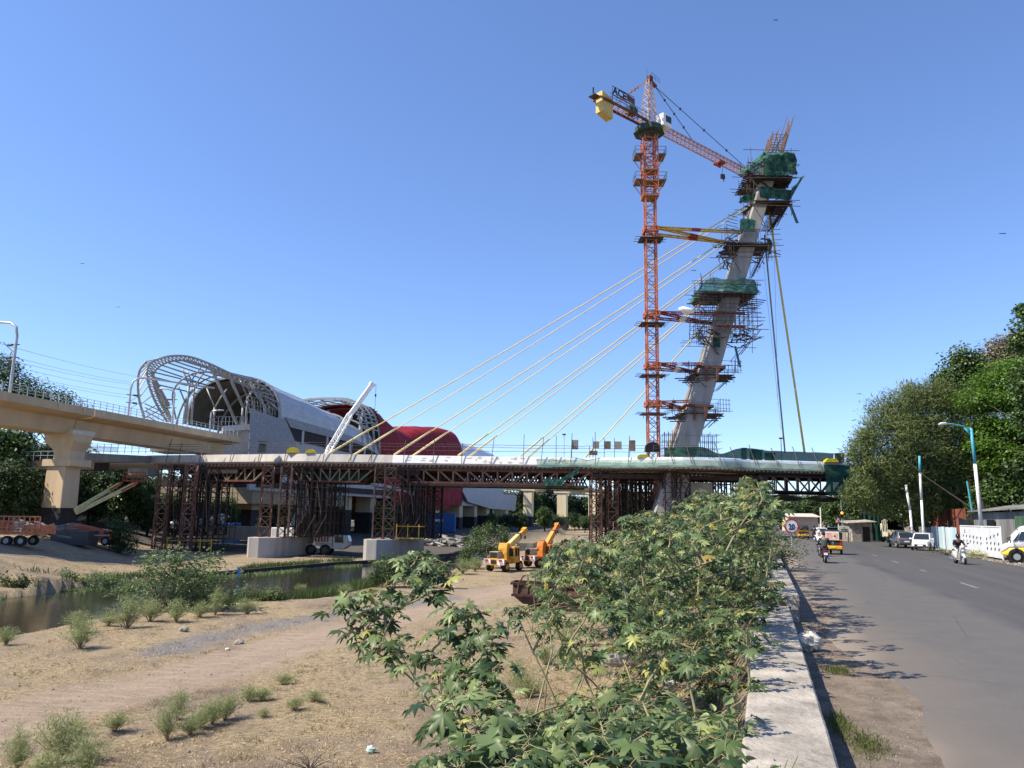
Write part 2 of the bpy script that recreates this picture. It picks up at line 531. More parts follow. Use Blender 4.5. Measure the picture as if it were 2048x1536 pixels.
while t < 330:
    e = redge(t) if t < 60 else .7
    rows.append([(e, t, -.034), (e + .35, t, .002), (6, t, .03), (10, t, .03), (13.9 + .25 * nvec(t * .4, 9), t, .004), (14.1 + .25 * nvec(t * .4, 9), t, -.012)])
    t += .18 if t < 40 else 2.5
mb.grid(rows)
me = bpy.data.meshes.new('road'); me.from_pydata([tuple(p) for p in mb.v], [], mb.f); me.update()
road = mesh_obj('road', me, rm, smooth=True); road.matrix_world = ROADM
props(road, 'worn grey asphalt road beside the parapet', 'road', kind='structure')
RMARK = mat('faded road paint', (.20, .195, .185), .8, var=.5, scale=14)
for i, (s0, t0, ln) in enumerate(((7.5, 34.5, 2.6), (7.5, 25.5, 2.6), (7.5, 43.5, 1.5), (7.5, 52, 2.2), (7.5, 61, 2.2))):
    mk = MB(); mk.box(rd(s0, t0, .0345), (.11, ln, .003), rz=-math.atan2(RU.x, RU.y))
    mk.build('road_marking', RMARK, kind='structure')
# ---------------------------------------------------------------- parapet walls
CONC = mat('old parapet concrete', (.33, .30, .255), .9, var=.38, scale=1.6, bump=.6, bscale=14)
ROUGH = mat('rubble masonry', (.30, .27, .235), .95, var=.5, scale=5, bump=1.0, bscale=9)
def wall(name, label, s0, s1, t0, t1, ztop, zbot, cap):
    th = thing(name, label, 'wall', rd((s0 + s1) / 2, (t0 + t1) / 2, zbot), world=True)
    mb = MB(); rows = []; n = int((t1 - t0) / .22)
    for i in range(n + 1):
        t = t0 + (t1 - t0) * i / n
        w1 = .012 * nvec(t * 3, 1); w2 = .03 * nvec(t * 1.7, 2); w3 = .012 * nvec(t * 2, 7)
        rows.append([rd(s0 + w2, t, zbot), rd(s0 + w2, t, ztop - .02 + w3), rd(s0 + w2 + .03, t, ztop + w3), rd((s0 + s1) / 2, t, ztop + w3 * .6 + .006),
                     rd(s1 + w1 - .025, t, ztop + w3), rd(s1 + w1, t, ztop - .025 + w3), rd(s1 + w1 * 2, t, ztop - cap), rd(s1 - .012 + w1, t, ztop - cap - .005), rd(s1 - .01, t, zbot)])
    mb.grid(rows)
    for r_, rev in ((rows[0], 0), (rows[-1], 1)):
        b0 = len(mb.v); mb.v.extend([tuple(p) for p in r_]); mb.f.append(tuple(range(b0, b0 + len(r_))) if rev else tuple(range(b0 + len(r_) - 1, b0 - 1, -1)))
    mb.build('wall_body', CONC, th)
    return th
wall('parapet_wall', 'low wide grey concrete parapet running away from the viewer along the road', -.24, .55, -3, 20.3, .35, -1.3, .2)
w2 = wall('parapet_wall', 'taller far stretch of parapet with a broken rubble end behind the castor bushes', -.2, .80, 20.55, 64, .58, -1.3, .13)
mb = MB()
for i in range(26):
    mb.box(rd(R.uniform(.12, .74), 20.44 + R.uniform(-.02, .06), R.uniform(.02, .44)), (R.uniform(.1, .24), .2, R.uniform(.08, .16)), rz=R.uniform(-.5, .1))
mb.build('rubble_end', ROUGH, w2, bevel=.02)
# ================================================================ CABLE-STAYED BRIDGE
DECKC = mat('raw deck concrete', (.52, .48, .42), .85, var=.18, scale=.9, bump=.25, streak=True)
DECKW = mat('white painted deck edge', (.80, .79, .77), .8, var=.10, scale=1.5, col2=(.86, .85, .83))
PYC = mat('pylon concrete', (.30, .285, .26), .85, var=.24, scale=.8, bump=.3, bscale=7, streak=True)
FOOTC = mat('footing concrete', (.37, .345, .31), .85, var=.2, scale=.7, bump=.35, streak=True)
DARKC = mat('dark formwork', (.045, .032, .026), .9, var=.4, scale=2)
RUST = mat('rusty steel', (.135, .060, .040), .75, var=.45, scale=1.2, bump=.2)
RUST2 = mat('pale rusty steel', (.235, .145, .10), .75, var=.35, scale=1.5)
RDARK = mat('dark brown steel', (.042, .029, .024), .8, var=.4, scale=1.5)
YSTEEL = mat('yellow painted steel', (.62, .40, .06), .6, var=.25, scale=3)
POLE = mat('scaffold pipe', (.13, .105, .085), .6, metal=.3, var=.4, scale=2)
PLANK = mat('scaffold planks', (.17, .13, .095), .9, var=.4, scale=3)
NET = mat('green safety net', (.030, .135, .095), .85, var=.35, scale=1.4, alpha=.86, translucent=.35, col2=(.09, .27, .20))
NETD = mat('dense green net', (.012, .060, .042), .9, var=.5, scale=1.6, alpha=.94, translucent=.25, col2=(.035, .125, .09))
NETL = mat('pale green net', (.14, .34, .27), .85, var=.4, scale=.8, alpha=.60, translucent=.3, col2=(.24, .46, .38))
REDP = mat('red oxide paint', (.27, .045, .035), .7, var=.35, scale=2)
CABY = mat('yellow cable sheath', (.66, .50, .11), .5, var=.15, scale=.6)
CABW = mat('pale cable sheath', (.60, .52, .28), .5, var=.1, scale=.6)
def front(X):
    pts = [(-66, 120.5), (-29, 107.3), (10.8, 105.6), (18, 103.2), (23, 101.5), (28, 102.3), (32, 104), (46, 107), (70, 112)]
    for (a, b), (c, d) in zip(pts, pts[1:]):
        if X <= c:
            t = (X - a) / (c - a); return b + (d - b) * t
    return pts[-1][1]
ZD = 10.3
br = thing('cable_stayed_bridge', 'unfinished concrete cable stayed footbridge with one leaning pylon over the river', 'bridge', (20, 108, 0), world=True)
def decksec(X0, X1, material, name, step=1.2):
    mb = MB(); rows = []; X = X0
    n = max(2, int((X1 - X0) / step))
    for i in range(n + 1):
        X = X0 + (X1 - X0) * i / n; y = front(X); wd = 9.5
        rows.append([(X, y + .42, ZD), (X, y + .30, ZD + .02), (X, y, ZD - 1.05), (X, y + .25, ZD - 1.28), (X, y + 2.6, ZD - 1.75), (X, y + wd - 2, ZD - 1.75), (X, y + wd, ZD - 1.2),
                     (X, y + wd, ZD), (X, y + 4.5, ZD + .05), (X, y + .42, ZD)])
    mb.grid(rows)
    for r_, rev in ((rows[0], 0), (rows[-1], 1)):
        b0 = len(mb.v); mb.v.extend([tuple(p) for p in r_[:-1]]); mb.f.append(tuple(range(b0, b0 + 9)) if rev else tuple(range(b0 + 8, b0 - 1, -1)))
    return mb.build(name, material, br)
dk = decksec(-66, -16.4, DECKC, 'deck')
props(dk, 'raw grey concrete deck with slanting formwork joints')
d2 = decksec(-16.38, 52, DECKW, 'deck')
props(d2, 'white painted deck with bare concrete patches')
# joints on the fascia
jb = MB()
for px in (302, 357, 431, 502, 561, 640, 703, 742):
    q = U(px, 908, 108); X = q.x; y = front(X)
    jb.beam((X - .25, y - .02, ZD - 1.15), (X + .25, y + .30, ZD + .05), .07, .03)
jb.build('joint', RUST, dk)
pb = MB()
for i in range(34):
    X = R.uniform(-15.5, 8); y = front(X); z0 = R.uniform(-.85, -.2)
    yy = y + (.30) * ((z0 + 1.05) / 1.07) - .012
    wq, hq = R.uniform(.3, 1.5), R.uniform(.08, .3)
    pts = []
    for k in range(7):
        a = 2 * math.pi * k / 7
        zz = z0 + math.sin(a) * hq * R.uniform(.5, 1)
        pts.append((X + math.cos(a) * wq * R.uniform(.5, 1) / 2, y + .30 * ((zz + 1.05) / 1.07) - .012, ZD + zz))
    pb.prism(pts, (0, .02, 0))
pb.build('bare_patch', DECKC, d2)
# ---- pylon
def pleg(nodes, name, label=None, mt=PYC):
    mb = MB(); rows = []
    for (x, y, z, wx, wy) in nodes:
        rows.append([(x - wx / 2, y - wy / 2 + .25, z), (x - wx / 2 + .18, y - wy / 2, z), (x + wx / 2 - .1, y - wy / 2, z), (x + wx / 2, y - wy / 2 + .1, z),
                     (x + wx / 2, y + wy / 2, z), (x - wx / 2, y + wy / 2, z)])
    mb.grid(rows, True)
    mb.f.append(tuple(len(mb.v) - 6 + k for k in range(6)))
    return props(mb.build(name, mt, br), label)
def seg(a, b, n):
    return [tuple(a[i] + (b[i] - a[i]) * k / n for i in range(5)) for k in range(n + 1)]
PB, PM, PT = (19.3, 105.3, -2.0, 3.6, 2.6), (29.9, 107.0, 29.4, 2.35, 2.2), (38.4, 108.5, 55.5, 1.95, 3.3)
def pyl(z):
    a, b = (PB, PM) if z < PM[2] else (PM, PT)
    t = (z - a[2]) / (b[2] - a[2])
    return V((a[0] + (b[0] - a[0]) * t, a[1] + (b[1] - a[1]) * t, z))
pl = pleg(seg(PB, PM, 4) , 'pylon_leg')
pleg(seg((19.6, 115.0, -2.0, 3.4, 2.6), (29.9, 109.2, 29.4, 2.3, 2.2), 4), 'pylon_leg')
ps = pleg(seg((29.9, 108.1, 29.4, 2.35, 4.4), PT, 3), 'pylon_shaft')
# pour joints
jb = MB()
for z in (13.5, 17.6, 20.5, 24.0, 26.7):
    p = pyl(z); wx = 3.0 - (z - 11) * .032
    jb.box((p.x, p.y - 1.24 + (z - 11) * .006, z), (wx - .35, .03, .05))
jb.build('pour_joint', mat('joint line', (.22, .21, .19), .9), pl)
jb = MB()
for z in (32, 36.2, 40.5, 44, 47.5):
    p = pyl(z); jb.box((p.x, 108.1 + (z - 29.4) * .0153 - 2.2 + (z - 29.4) * .0211 - .015, z), (1.9, .03, .05))
jb.build('pour_joint', MATS['joint line'], ps)
# rebar cage on top
cg = MB(); top = pyl(55.5); axs = (pyl(55.5) - pyl(40)).normalized()
for i in range(9):
    for k in range(5):
        if 0 < i < 8 and 0 < k < 4: continue
        b0 = top + V((-1.1 + 2.2 * k / 4, -1.5 + 3.0 * i / 8, 0))
        ln = R.uniform(3.6, 5.2) + (2.2 if k >= 2 else 0)
        cg.beam(b0, b0 + axs * ln + V((R.uniform(-.1, .1), 0, 0)), .075)
for j in range(9):
    c0 = top + axs * (.25 + j * .45)
    P = [c0 + V((sx * 1.15, sy * 1.55, 0)) for sx, sy in ((-1, -1), (1, -1), (1, 1), (-1, 1))]
    for k in range(4): cg.beam(P[k], P[(k + 1) % 4], .07)
for k in range(4):
    sx, sy = ((-1, -1), (1, -1), (1, 1), (-1, 1))[k]
    cg.beam(top + V((sx * .9, sy * 1.2, 0)), top + axs * 4.4 + V((-sx * .8, sy * 1.2, 0)), .12)
cg.build('rebar_cage', RUST2, br)
# ---- stay cables
STAYS = [((1507, 403), (657, 905), 0), ((1503, 411), (706, 906), 1), ((1478, 461), (788, 907), 0), ((1474, 470), (824, 907), 1),
         ((1471, 506), (916, 910), 0), ((1466, 514), (937, 910), 1), ((1454, 560), (1040, 911), 0), ((1449, 568), (1056, 911), 1), ((1428, 628), (1170, 912), 0)]
for (a, b_, k) in STAYS:
    P0 = U(a[0], a[1], 107.6 + (.9 if k else 0)); P1 = U(b_[0], b_[1], front(U(b_[0], b_[1], 107).x) + (1.2 if not k else 3.4))
    P1.z = min(P1.z, ZD + .1)
    mb = MB()
    d = (P0 - P1)
    mb.path([P1 + d * f + V((0, 0, -math.sin(math.pi * f) * d.length * .0045)) for f in [i / 10 for i in range(11)]], .078 if not k else .072, 8)
    c = mb.build('stay_cable', CABY if k == 0 else CABW, br, smooth=True)
    mb = MB(); mb.path([P1 + d * .0, P1 + d * .075, P1 + d * .105], [.145, .14, .09], 10)
    mb.build('anchor_sleeve', CABW, c, smooth=True)
for (a, b_, mt, r_) in (((1529, 470), (1570, 905), RDARK, .12), ((1539, 425), (1609, 905), CABY, .16)):
    P0 = U(a[0], a[1], 108.8); P1 = U(b_[0], b_[1], 107.5)
    mb = MB(); d = P0 - P1
    mb.path([P1 + d * f for f in (0, .25, .5, .75, 1)], r_, 8)
    mb.build('backstay_cable', CABY if r_ > .13 else mat('shaded steel cable', (.26, .24, .17), .5), br, smooth=True)
# thin hanging wires
for a, b_ in (((1519, 450), (1562, 860)), ((1546, 400), (1556, 810))):
    mb = MB(); mb.tube(U(a[0], a[1], 108.8), U(b_[0], b_[1], 108), .018, n=4); mb.build('guide_wire', POLE, br)
# ---- railing poles along the front edge, each its own pole
def edge_poles():
    for px in (277, 310, 361, 436, 503, 563, 645, 702, 743, 808, 868, 925, 984, 1048, 1083, 1113, 1142, 1191, 1252, 1297):
        q = U(px, 905, 106.2); X = q.x; y = front(X)
        hgt = R.uniform(1.5, 2.6) if px < 980 else R.uniform(2.4, 3.6)
        mb = MB(); mb.beam((X - .1, y - .12, ZD - 1.1), (X + R.uniform(-.15, .3), y + .35, ZD + hgt), .075)
        mb.build('railing_post', POLE, br)
    for zz in (.75, 1.25, 1.6):
        mb = MB(); X = -52.0
        while X < 21:
            x2 = X + R.uniform(3.5, 6)
            mb.beam((X, front(X) + .2, ZD + zz + R.uniform(-.06, .06)), (x2, front(x2) + .2, ZD + zz + R.uniform(-.06, .06)), .05)
            X = x2
        mb.build('handrail', POLE, br)
edge_poles()
# form boards / brackets under the deck edge
fb = MB(); X = -52.0
while X < 46:
    y = front(X)
    fb.beam((X, y - .25, ZD - 1.48), (X, y + 9.5, ZD - 1.95), .14, .16)
    X += .62
fb.build('formwork_joist', RUST2, br)
for dy, dz in ((-.02, -1.66), (1.0, -1.74), (3.0, -2.04), (6.5, -2.1), (9.3, -2.1)):
    fb = MB()
    for k in range(48): fb.beam((-52 + k * 2, front(-52 + k * 2) + dy, ZD + dz), (-50 + k * 2, front(-50 + k * 2) + dy, ZD + dz), .22, .2)
    fb.build('formwork_beam', RDARK, br)
# ---- nets along deck
def netstrip(X0, X1, z0, z1, name, mt, dy=-.25, lab=None, sag=.25, par=None, step=.5, dy2=None):
    rows = []; n = int((X1 - X0) / step)
    for i in range(n + 1):
        X = X0 + (X1 - X0) * i / n; y = front(X)
        zt = z1(X) if callable(z1) else z1; zb = z0(X) if callable(z0) else z0
        r_ = []
        for k in range(7):
            f = k / 6
            wv = .16 * nvec(X * .7, f * 2, 4) + .10 * nvec(X * 2.3, f * 3, 8)
            r_.append((X, y + dy + wv + ((dy2 - dy) * f if dy2 is not None else 0), zb + (zt - zb) * f + .05 * nvec(X * 2, 3)))
        rows.append(r_)
    mb = MB(); mb.grid(rows)
    return props(mb.build(name, mt, par or br, smooth=True), lab)
netstrip(3.6, 47, lambda X: ZD - 1.35 + .22 * nvec(X * .3, 1), lambda X: ZD - .30 + .14 * nvec(X * .35, 2), 'safety_net', NETL, dy=-.35, dy2=-.05, lab='pale green net pulled over the white deck edge')
netstrip(20.5, 45, ZD + .12, lambda X: ZD + 1.35 + .4 * abs(nvec(X * .17, 6)) - .9 * math.exp(-((X - 27.8) / 1.6) ** 2), 'safety_net', NETD, dy=.6, lab='dark green net screen standing on the deck')
for px in (1340, 1375, 1436, 1470, 1512, 1560, 1607, 1650):
    X = U(px, 900, 104).x; mb = MB(); mb.beam((X, front(X) - .2, ZD - .9), (X - .7, front(X) + .55, ZD + R.uniform(1.5, 2.1)), .08); mb.build('net_pole', POLE, br)
# long dark net hanging over the road at the right
rows = []
for i in range(41):
    X = 34.0 + 20 * i / 40; y = front(X) - .4; r_ = []
    low = ZD - 1.2 - (3.1 * sm(34, 43, X)) + .25 * math.sin(X * 1.1)
    for k in range(9):
        f = k / 8
        r_.append((X + .1 * nvec(X, f * 3), y + .30 * nvec(X * .9, f * 2) - .3 * math.sin(f * 3.1), (ZD - .3 if X > 42 else ZD - 1.6) * (1 - f) + low * f))
    rows.append(r_)
mb = MB(); mb.grid(rows[18:]); props(mb.build('safety_net', NETD, br, smooth=True), 'long dark green net hanging from the deck over the road')
rows = []
for i in range(31):
    X = 31.0 + 23 * i / 30; y0 = front(X); r_ = []
    for k in range(9):
        f = k / 8
        r_.append((X, y0 - .5 + 10 * f, ZD - 4.5 - .45 * math.sin(math.pi * f) - .4 * math.sin((X - 31) * .55) ** 2 + (1.2 * (1 - sm(31, 35, X)))))
    rows.append(r_)
mb = MB(); mb.grid(rows); props(mb.build('catch_net', mat('near black net', (.012, .028, .02), .9, alpha=.97), br, smooth=True), 'sagging dark catch net under the deck')
# ---- falsework trusses
def truss(name, label, X0, X1, zt, zb, nb, mt, pinch=2.0, depth=3, chord=.26, infill=None, dirs=1):
    th = thing(name, label, 'truss', ((X0 + X1) / 2, front((X0 + X1) / 2), zb), world=True, group='steel falsework trusses under the deck')
    for j in range(depth):
        dy = .35 + j * (8.2 / max(1, depth - 1))
        mb = MB()
        P = lambda X, z: V((X, front(X) + dy, z))
        mb.beam(P(X0, zt), P(X1, zt), chord, chord)
        mb.build('top_chord', mt, th)
        mb = MB(); mb.beam(P(X0 + pinch, zb), P(X1 - pinch, zb), chord * 1.1, chord)
        mb.build('bottom_chord', mt, th)
        mb = MB()
        mb.beam(P(X0, zt), P(X0 + pinch, zb), chord * .8); mb.beam(P(X1, zt), P(X1 - pinch, zb), chord * .8)
        xs = [X0 + pinch + (X1 - X0 - 2 * pinch) * i / nb for i in range(nb + 1)]
        for i, x in enumerate(xs):
            mb.beam(P(x, zb), P(x, zt), chord * .62)
            if i < nb:
                if i < nb / 2: mb.beam(P(x, zt), P(xs[i + 1], zb), chord * .62)
                else: mb.beam(P(x, zb), P(xs[i + 1], zt), chord * .62)
        mb.build('web', mt if j else RUST2, th)
    return th
def xat(px, py=950): return U(px, py, 107.2).x
zt, zb = 8.35, 6.55
T1 = truss('falsework_truss', 'rusty falsework truss with green net infill at the left end, nearest the tall beige pier', xat(330, 950) - 1, xat(508) + 1, zt, zb, 7, RUST)
T2 = truss('falsework_truss', 'rusty falsework truss with green net infill between the two concrete footings', xat(560) - .5, xat(742) + .3, zt, zb, 7, RUST)
T3 = truss('falsework_truss', 'long deep falsework truss with heavy bottom beam, right of the second footing', xat(785) - .3, xat(1180), zt, 6.6, 11, RUST, chord=.34, pinch=2.6)
T4 = truss('falsework_truss', 'dark falsework truss over the road behind the hanging net', 33.6, 50, 8.2, 6.2, 7, RDARK, chord=.24)
for T, a, c in ((T1, 350, 490), (T2, 590, 730)):
    mb = MB(); rows = []
    X0, X1 = xat(a), xat(c)
    rows = [[(X0 + (X1 - X0) * i / 24, front(X0) + 1.4 + .15 * nvec(i * .4, k), zb + .25 + (zt - zb - .5) * k / 4) for k in range(5)] for i in range(25)]
    mb.grid(rows); mb.build('net_infill', NETD, T)
    mb = MB(); mb.grid([[(X0 - 2 + (X1 - X0 + 4) * i / 24, front(X0) + 4.4, zb + (zt - zb) * k / 2) for k in range(3)] for i in range(25)]); mb.build('backing_sheet', DARKC, T)
mb = MB(); X0, X1 = xat(800), xat(1175)
for i in range(60):
    x = X0 + (X1 - X0) * i / 60
    mb.beam((x, front(x) + 5, 6.7), (x + .9, front(x) + 5, 8.2), .10, .22); mb.beam((x + .7, front(x) + 5.6, 6.7), (x, front(x) + 5.6, 8.2), .10, .2)
    if i < 24 or i % 3 == 0: mb.beam((x, front(x) + 4.4, 6.6), (x, front(x) + 4.4, 8.3), .3, .05)
mb.build('cross_lacing', RDARK, T3)
mb = MB(); mb.beam((X0, front(X0) + .1, 6.3), (X1, front(X1) + .1, 6.3), .7, .35); mb.beam((X0, front(X0) + .9, 6.1), (X1 - .5, front(X1) + .9, 6.1), .5, .25); mb.build('bottom_beam', DARKC, T3)
mb = MB(); rows = [[(xat(1085 + 38 * i / 12), front(xat(1100)) - .35 + .2 * nvec(i * .6, k), 6.4 + (.9 + .0 * i) * k / 4 + (.15 * nvec(i, 3))) for k in range(5)] for i in range(13)]
mb.grid(rows); mb.build('net_piece', NET, T3, smooth=True)
mb = MB(); rows = [[(xat(1117 + 38 * i / 12), front(xat(1120)) - .5 + .25 * nvec(i * .6, k), 6.6 + i * .13 + (.7 + .0 * i) * k / 4) for k in range(5)] for i in range(13)]
mb.grid(rows); mb.build('net_piece', NET, T3, smooth=True)
# ---- footings
def footing(name, label, c, ang, ln, wd, z0, z1):
    ca, sa = math.cos(ang), math.sin(ang)
    ax = V((sa, ca, 0)); ay = V((ca, -sa, 0))
    pts = [(0, -wd * .30), (0, wd * .08), (1.5, wd * .5), (ln - 1.5, wd * .5), (ln, 0), (ln - 1.5, -wd * .5), (.9, -wd * .5)]
    P = [V(c) + ax * a + ay * b for a, b in pts]
    P = [V((p.x, p.y, z0)) for p in P]
    mb = MB(); mb.prism(P, (0, 0, z1 - z0))
    return mb.build(name, FOOTC, bevel=.06, label=label, cat='footing', group='concrete pier footings under the bridge')
FZ = -1.05
f1 = G(500, 1117, ZB); f2 = G(735, 1121, ZB)
footing('concrete_footing', 'pale concrete footing block left of the white crane cab', (f1.x + .7, f1.y, 0), .20, 19, 3.6, ZB - .5, FZ)
footing('concrete_footing', 'pale concrete footing block right of the white crane cab, beside the river bend', (f2.x + .8, f2.y, 0), .16, 19, 3.6, ZB - .5, FZ)
# ---- trestle towers
def make_trestle(h, mt, mt2, wdt=1.35):
    th = thing('trestle_tower', 'x', 'trestle tower', (0, 0, 0), group='steel trestle towers holding up the deck')
    for sx in (-1, 1):
        for sy in (-1, 1):
            mb = MB(); mb.beam((sx * wdt / 2, sy * wdt / 2, 0), (sx * wdt / 2, sy * wdt / 2, h), .17)
            mb.build('leg', mt, th)
    mb = MB(); nb = int(h / 1.25)
    mb.lattice((0, 0, 0), (0, 0, h), wdt, nb, br=.095, legs=False)
    mb.build('bracing', mt2, th)
    return th
HT = 8.35 - FZ
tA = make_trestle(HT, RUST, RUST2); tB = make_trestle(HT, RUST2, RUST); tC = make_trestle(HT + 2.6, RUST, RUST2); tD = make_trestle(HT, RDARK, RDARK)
protos = [tA, tB, tC, tD]; used = set()
def put(p, x, y, z, lab, rz=.18):
    if p.name not in used:
        used.add(p.name); p.location = (x, y, z); p.rotation_euler = (0, 0, rz); p['label'] = lab; return p
    return dup(p, (x, y, z), rz, 1.0, lab)
GEN = 'dark trestle tower in the rows behind, in the shadow of the deck'
def cluster(px0, zbase, cols, lead, labs):
    for (dx, dy, p, lab) in cols:
        put(p, lead.x + dx, lead.y + dy, zbase, lab)
L1 = V((U(527, 1075, 104).x, 104.2, 0)); L2 = V((U(754, 1075, 103.6).x, 103.8, 0))
cluster(0, FZ, [(0, 0, tA, 'front left red brown trestle tower on the left concrete footing'), (2.2, .9, tB, 'paler trestle tower second on the left concrete footing')], L1, 0)
cluster(0, FZ, [(0, 0, tB, 'left one of the two touching trestle towers on the right concrete footing'), (1.42, .2, tA, 'right one of the two touching trestle towers on the right concrete footing')], L2, 0)
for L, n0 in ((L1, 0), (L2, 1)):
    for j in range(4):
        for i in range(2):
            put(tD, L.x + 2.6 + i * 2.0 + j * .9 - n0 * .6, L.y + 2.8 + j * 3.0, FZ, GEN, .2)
# left group standing on the ground
LG = U(318, 1080, 106)
for j in range(4):
    for i in range(2):
        first = (j == 0 and i == 0)
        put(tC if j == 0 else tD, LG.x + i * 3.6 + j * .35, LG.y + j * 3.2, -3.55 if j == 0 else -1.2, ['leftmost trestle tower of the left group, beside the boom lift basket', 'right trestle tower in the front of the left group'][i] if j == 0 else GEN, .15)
# right groups
for i, (px, dy, lab) in enumerate(((1192, 0, 'tall rusty trestle tower at the right end of the long truss'), (1225, 1.5, 'rusty trestle tower second right of the long truss'), (1322, 0, 'rusty trestle tower in front of the pylon foot, above the bushes'),
                                   (1352, -1.2, 'rusty trestle tower close before the slanting pylon foot'), (1378, 1, 'rusty trestle tower rising behind the castor tops, right of the pylon foot'), (1420, 1.4, 'rusty trestle tower third from the road end'), (1522, .6, 'dark trestle tower nearest the road, behind the tallest castor top'))):
    q = U(px, 990, 106 + dy); put(tC, q.x, 106.4 + dy, -3.6, lab, .1)
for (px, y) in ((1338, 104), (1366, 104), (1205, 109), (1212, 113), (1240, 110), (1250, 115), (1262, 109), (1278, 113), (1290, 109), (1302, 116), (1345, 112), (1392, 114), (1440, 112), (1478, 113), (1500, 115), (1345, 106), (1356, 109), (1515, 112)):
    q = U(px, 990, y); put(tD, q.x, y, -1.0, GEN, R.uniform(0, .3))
# scaffolds of vertical pipes filling the tower groups
def pipeforest(label, x0, y0, nx, ny, z0, z1, dx=.75, dy=1.3, yellow=False, lift=1.6):
    th = thing('pipe_scaffold', label, 'scaffold', (x0, y0, z0), world=True, group='pipe scaffolds between the trestle towers')
    mb = MB()
    for i in range(nx):
        for j in range(ny):
            x, y = x0 + i * dx + j * .3, y0 + j * dy
            mb.beam((x, y, z0), (x, y, z1), .075)
    mb.build('upright', RDARK, th)
    mb = MB(); z = z0 + .3
    while z < z1:
        for j in range(ny): mb.beam((x0 + j * .3, y0 + j * dy, z), (x0 + (nx - 1) * dx + j * .3, y0 + j * dy, z), .06)
        for i in range(0, nx, 2): mb.beam((x0 + i * dx, y0, z), (x0 + i * dx + (ny - 1) * .3, y0 + (ny - 1) * dy, z), .05)
        z += lift
    mb.build('ledger', RDARK, th)
    mb = MB()
    for i in range(0, nx - 2, 2):
        mb.beam((x0 + i * dx, y0 - .05, z0), (x0 + (i + 2) * dx, y0 - .05, z0 + 3), .06); mb.beam((x0 + (i + 1) * dx, y0 - .05, z0 + 3), (x0 + i * dx, y0 - .05, z1), .05)
    mb.build('brace', RUST2, th)
    if yellow:
        mb = MB()
        for i in range(0, nx, 2): mb.beam((x0 + i * dx, y0 - .1, z0), (x0 + i * dx, y0 - .1, z0 + 2.0), .12)
        mb.beam((x0, y0 - .15, z0 + .12), (x0 + (nx - 1) * dx, y0 - .15, z0 + .12), .18); mb.beam((x0, y0 - .15, z0 + 1.7), (x0 + (nx - 1) * dx, y0 - .15, z0 + 1.7), .10)
        mb.build('jack_base', YSTEEL, th)
pipeforest('dense dark pipe scaffold with yellow base frames at the left end', LG.x + .9, LG.y + .6, 9, 5, -3.5, 6.3, yellow=True)
pipeforest('dense dark pipe scaffold standing on the left footing', L1.x + 3.2, L1.y + 1.8, 7, 6, FZ, 6.3)
pipeforest('dense dark pipe scaffold with yellow jacks on the right footing', L2.x + 2.3, L2.y + 1.5, 6, 6, FZ, 6.3, yellow=True)
pipeforest('tall dark pipe scaffold behind the castor bush, left of the pylon foot', U(1235, 990, 110).x, 109, 9, 5, -3.5, 8.2, lift=1.3)
pipeforest('dark pipe scaffold under the deck, right of the pylon foot', U(1370, 990, 110).x, 109, 8, 3, -3.5, 8.2, lift=1.3, dx=.9)
# dark cap beams over the tower groups
for X0, X1 in ((LG.x - 1.5, LG.x + 8.2), (L1.x - 1, L1.x + 5), (L2.x - 1, L2.x + 5), (U(1185, 950, 106).x, U(1530, 950, 106).x)):
    mb = MB()
    for dy in (.3, 2.4, 5, 8): mb.beam((X0, front(X0) + dy, 7.85), (X1, front(X1) + dy, 7.85), .5, .55)
    mb.build('cap_beam', RDARK, br)
mb = MB(); mb.prism([(U(1322, 980, 106).x, 106, 7.2), (U(1425, 980, 106).x, 106, 7.2), (U(1425, 980, 106).x, 106, 3.5), (U(1335, 980, 106).x, 106, 3.5)], (0, 5, 0))
mb.build('pylon_base_block', PYC, br)
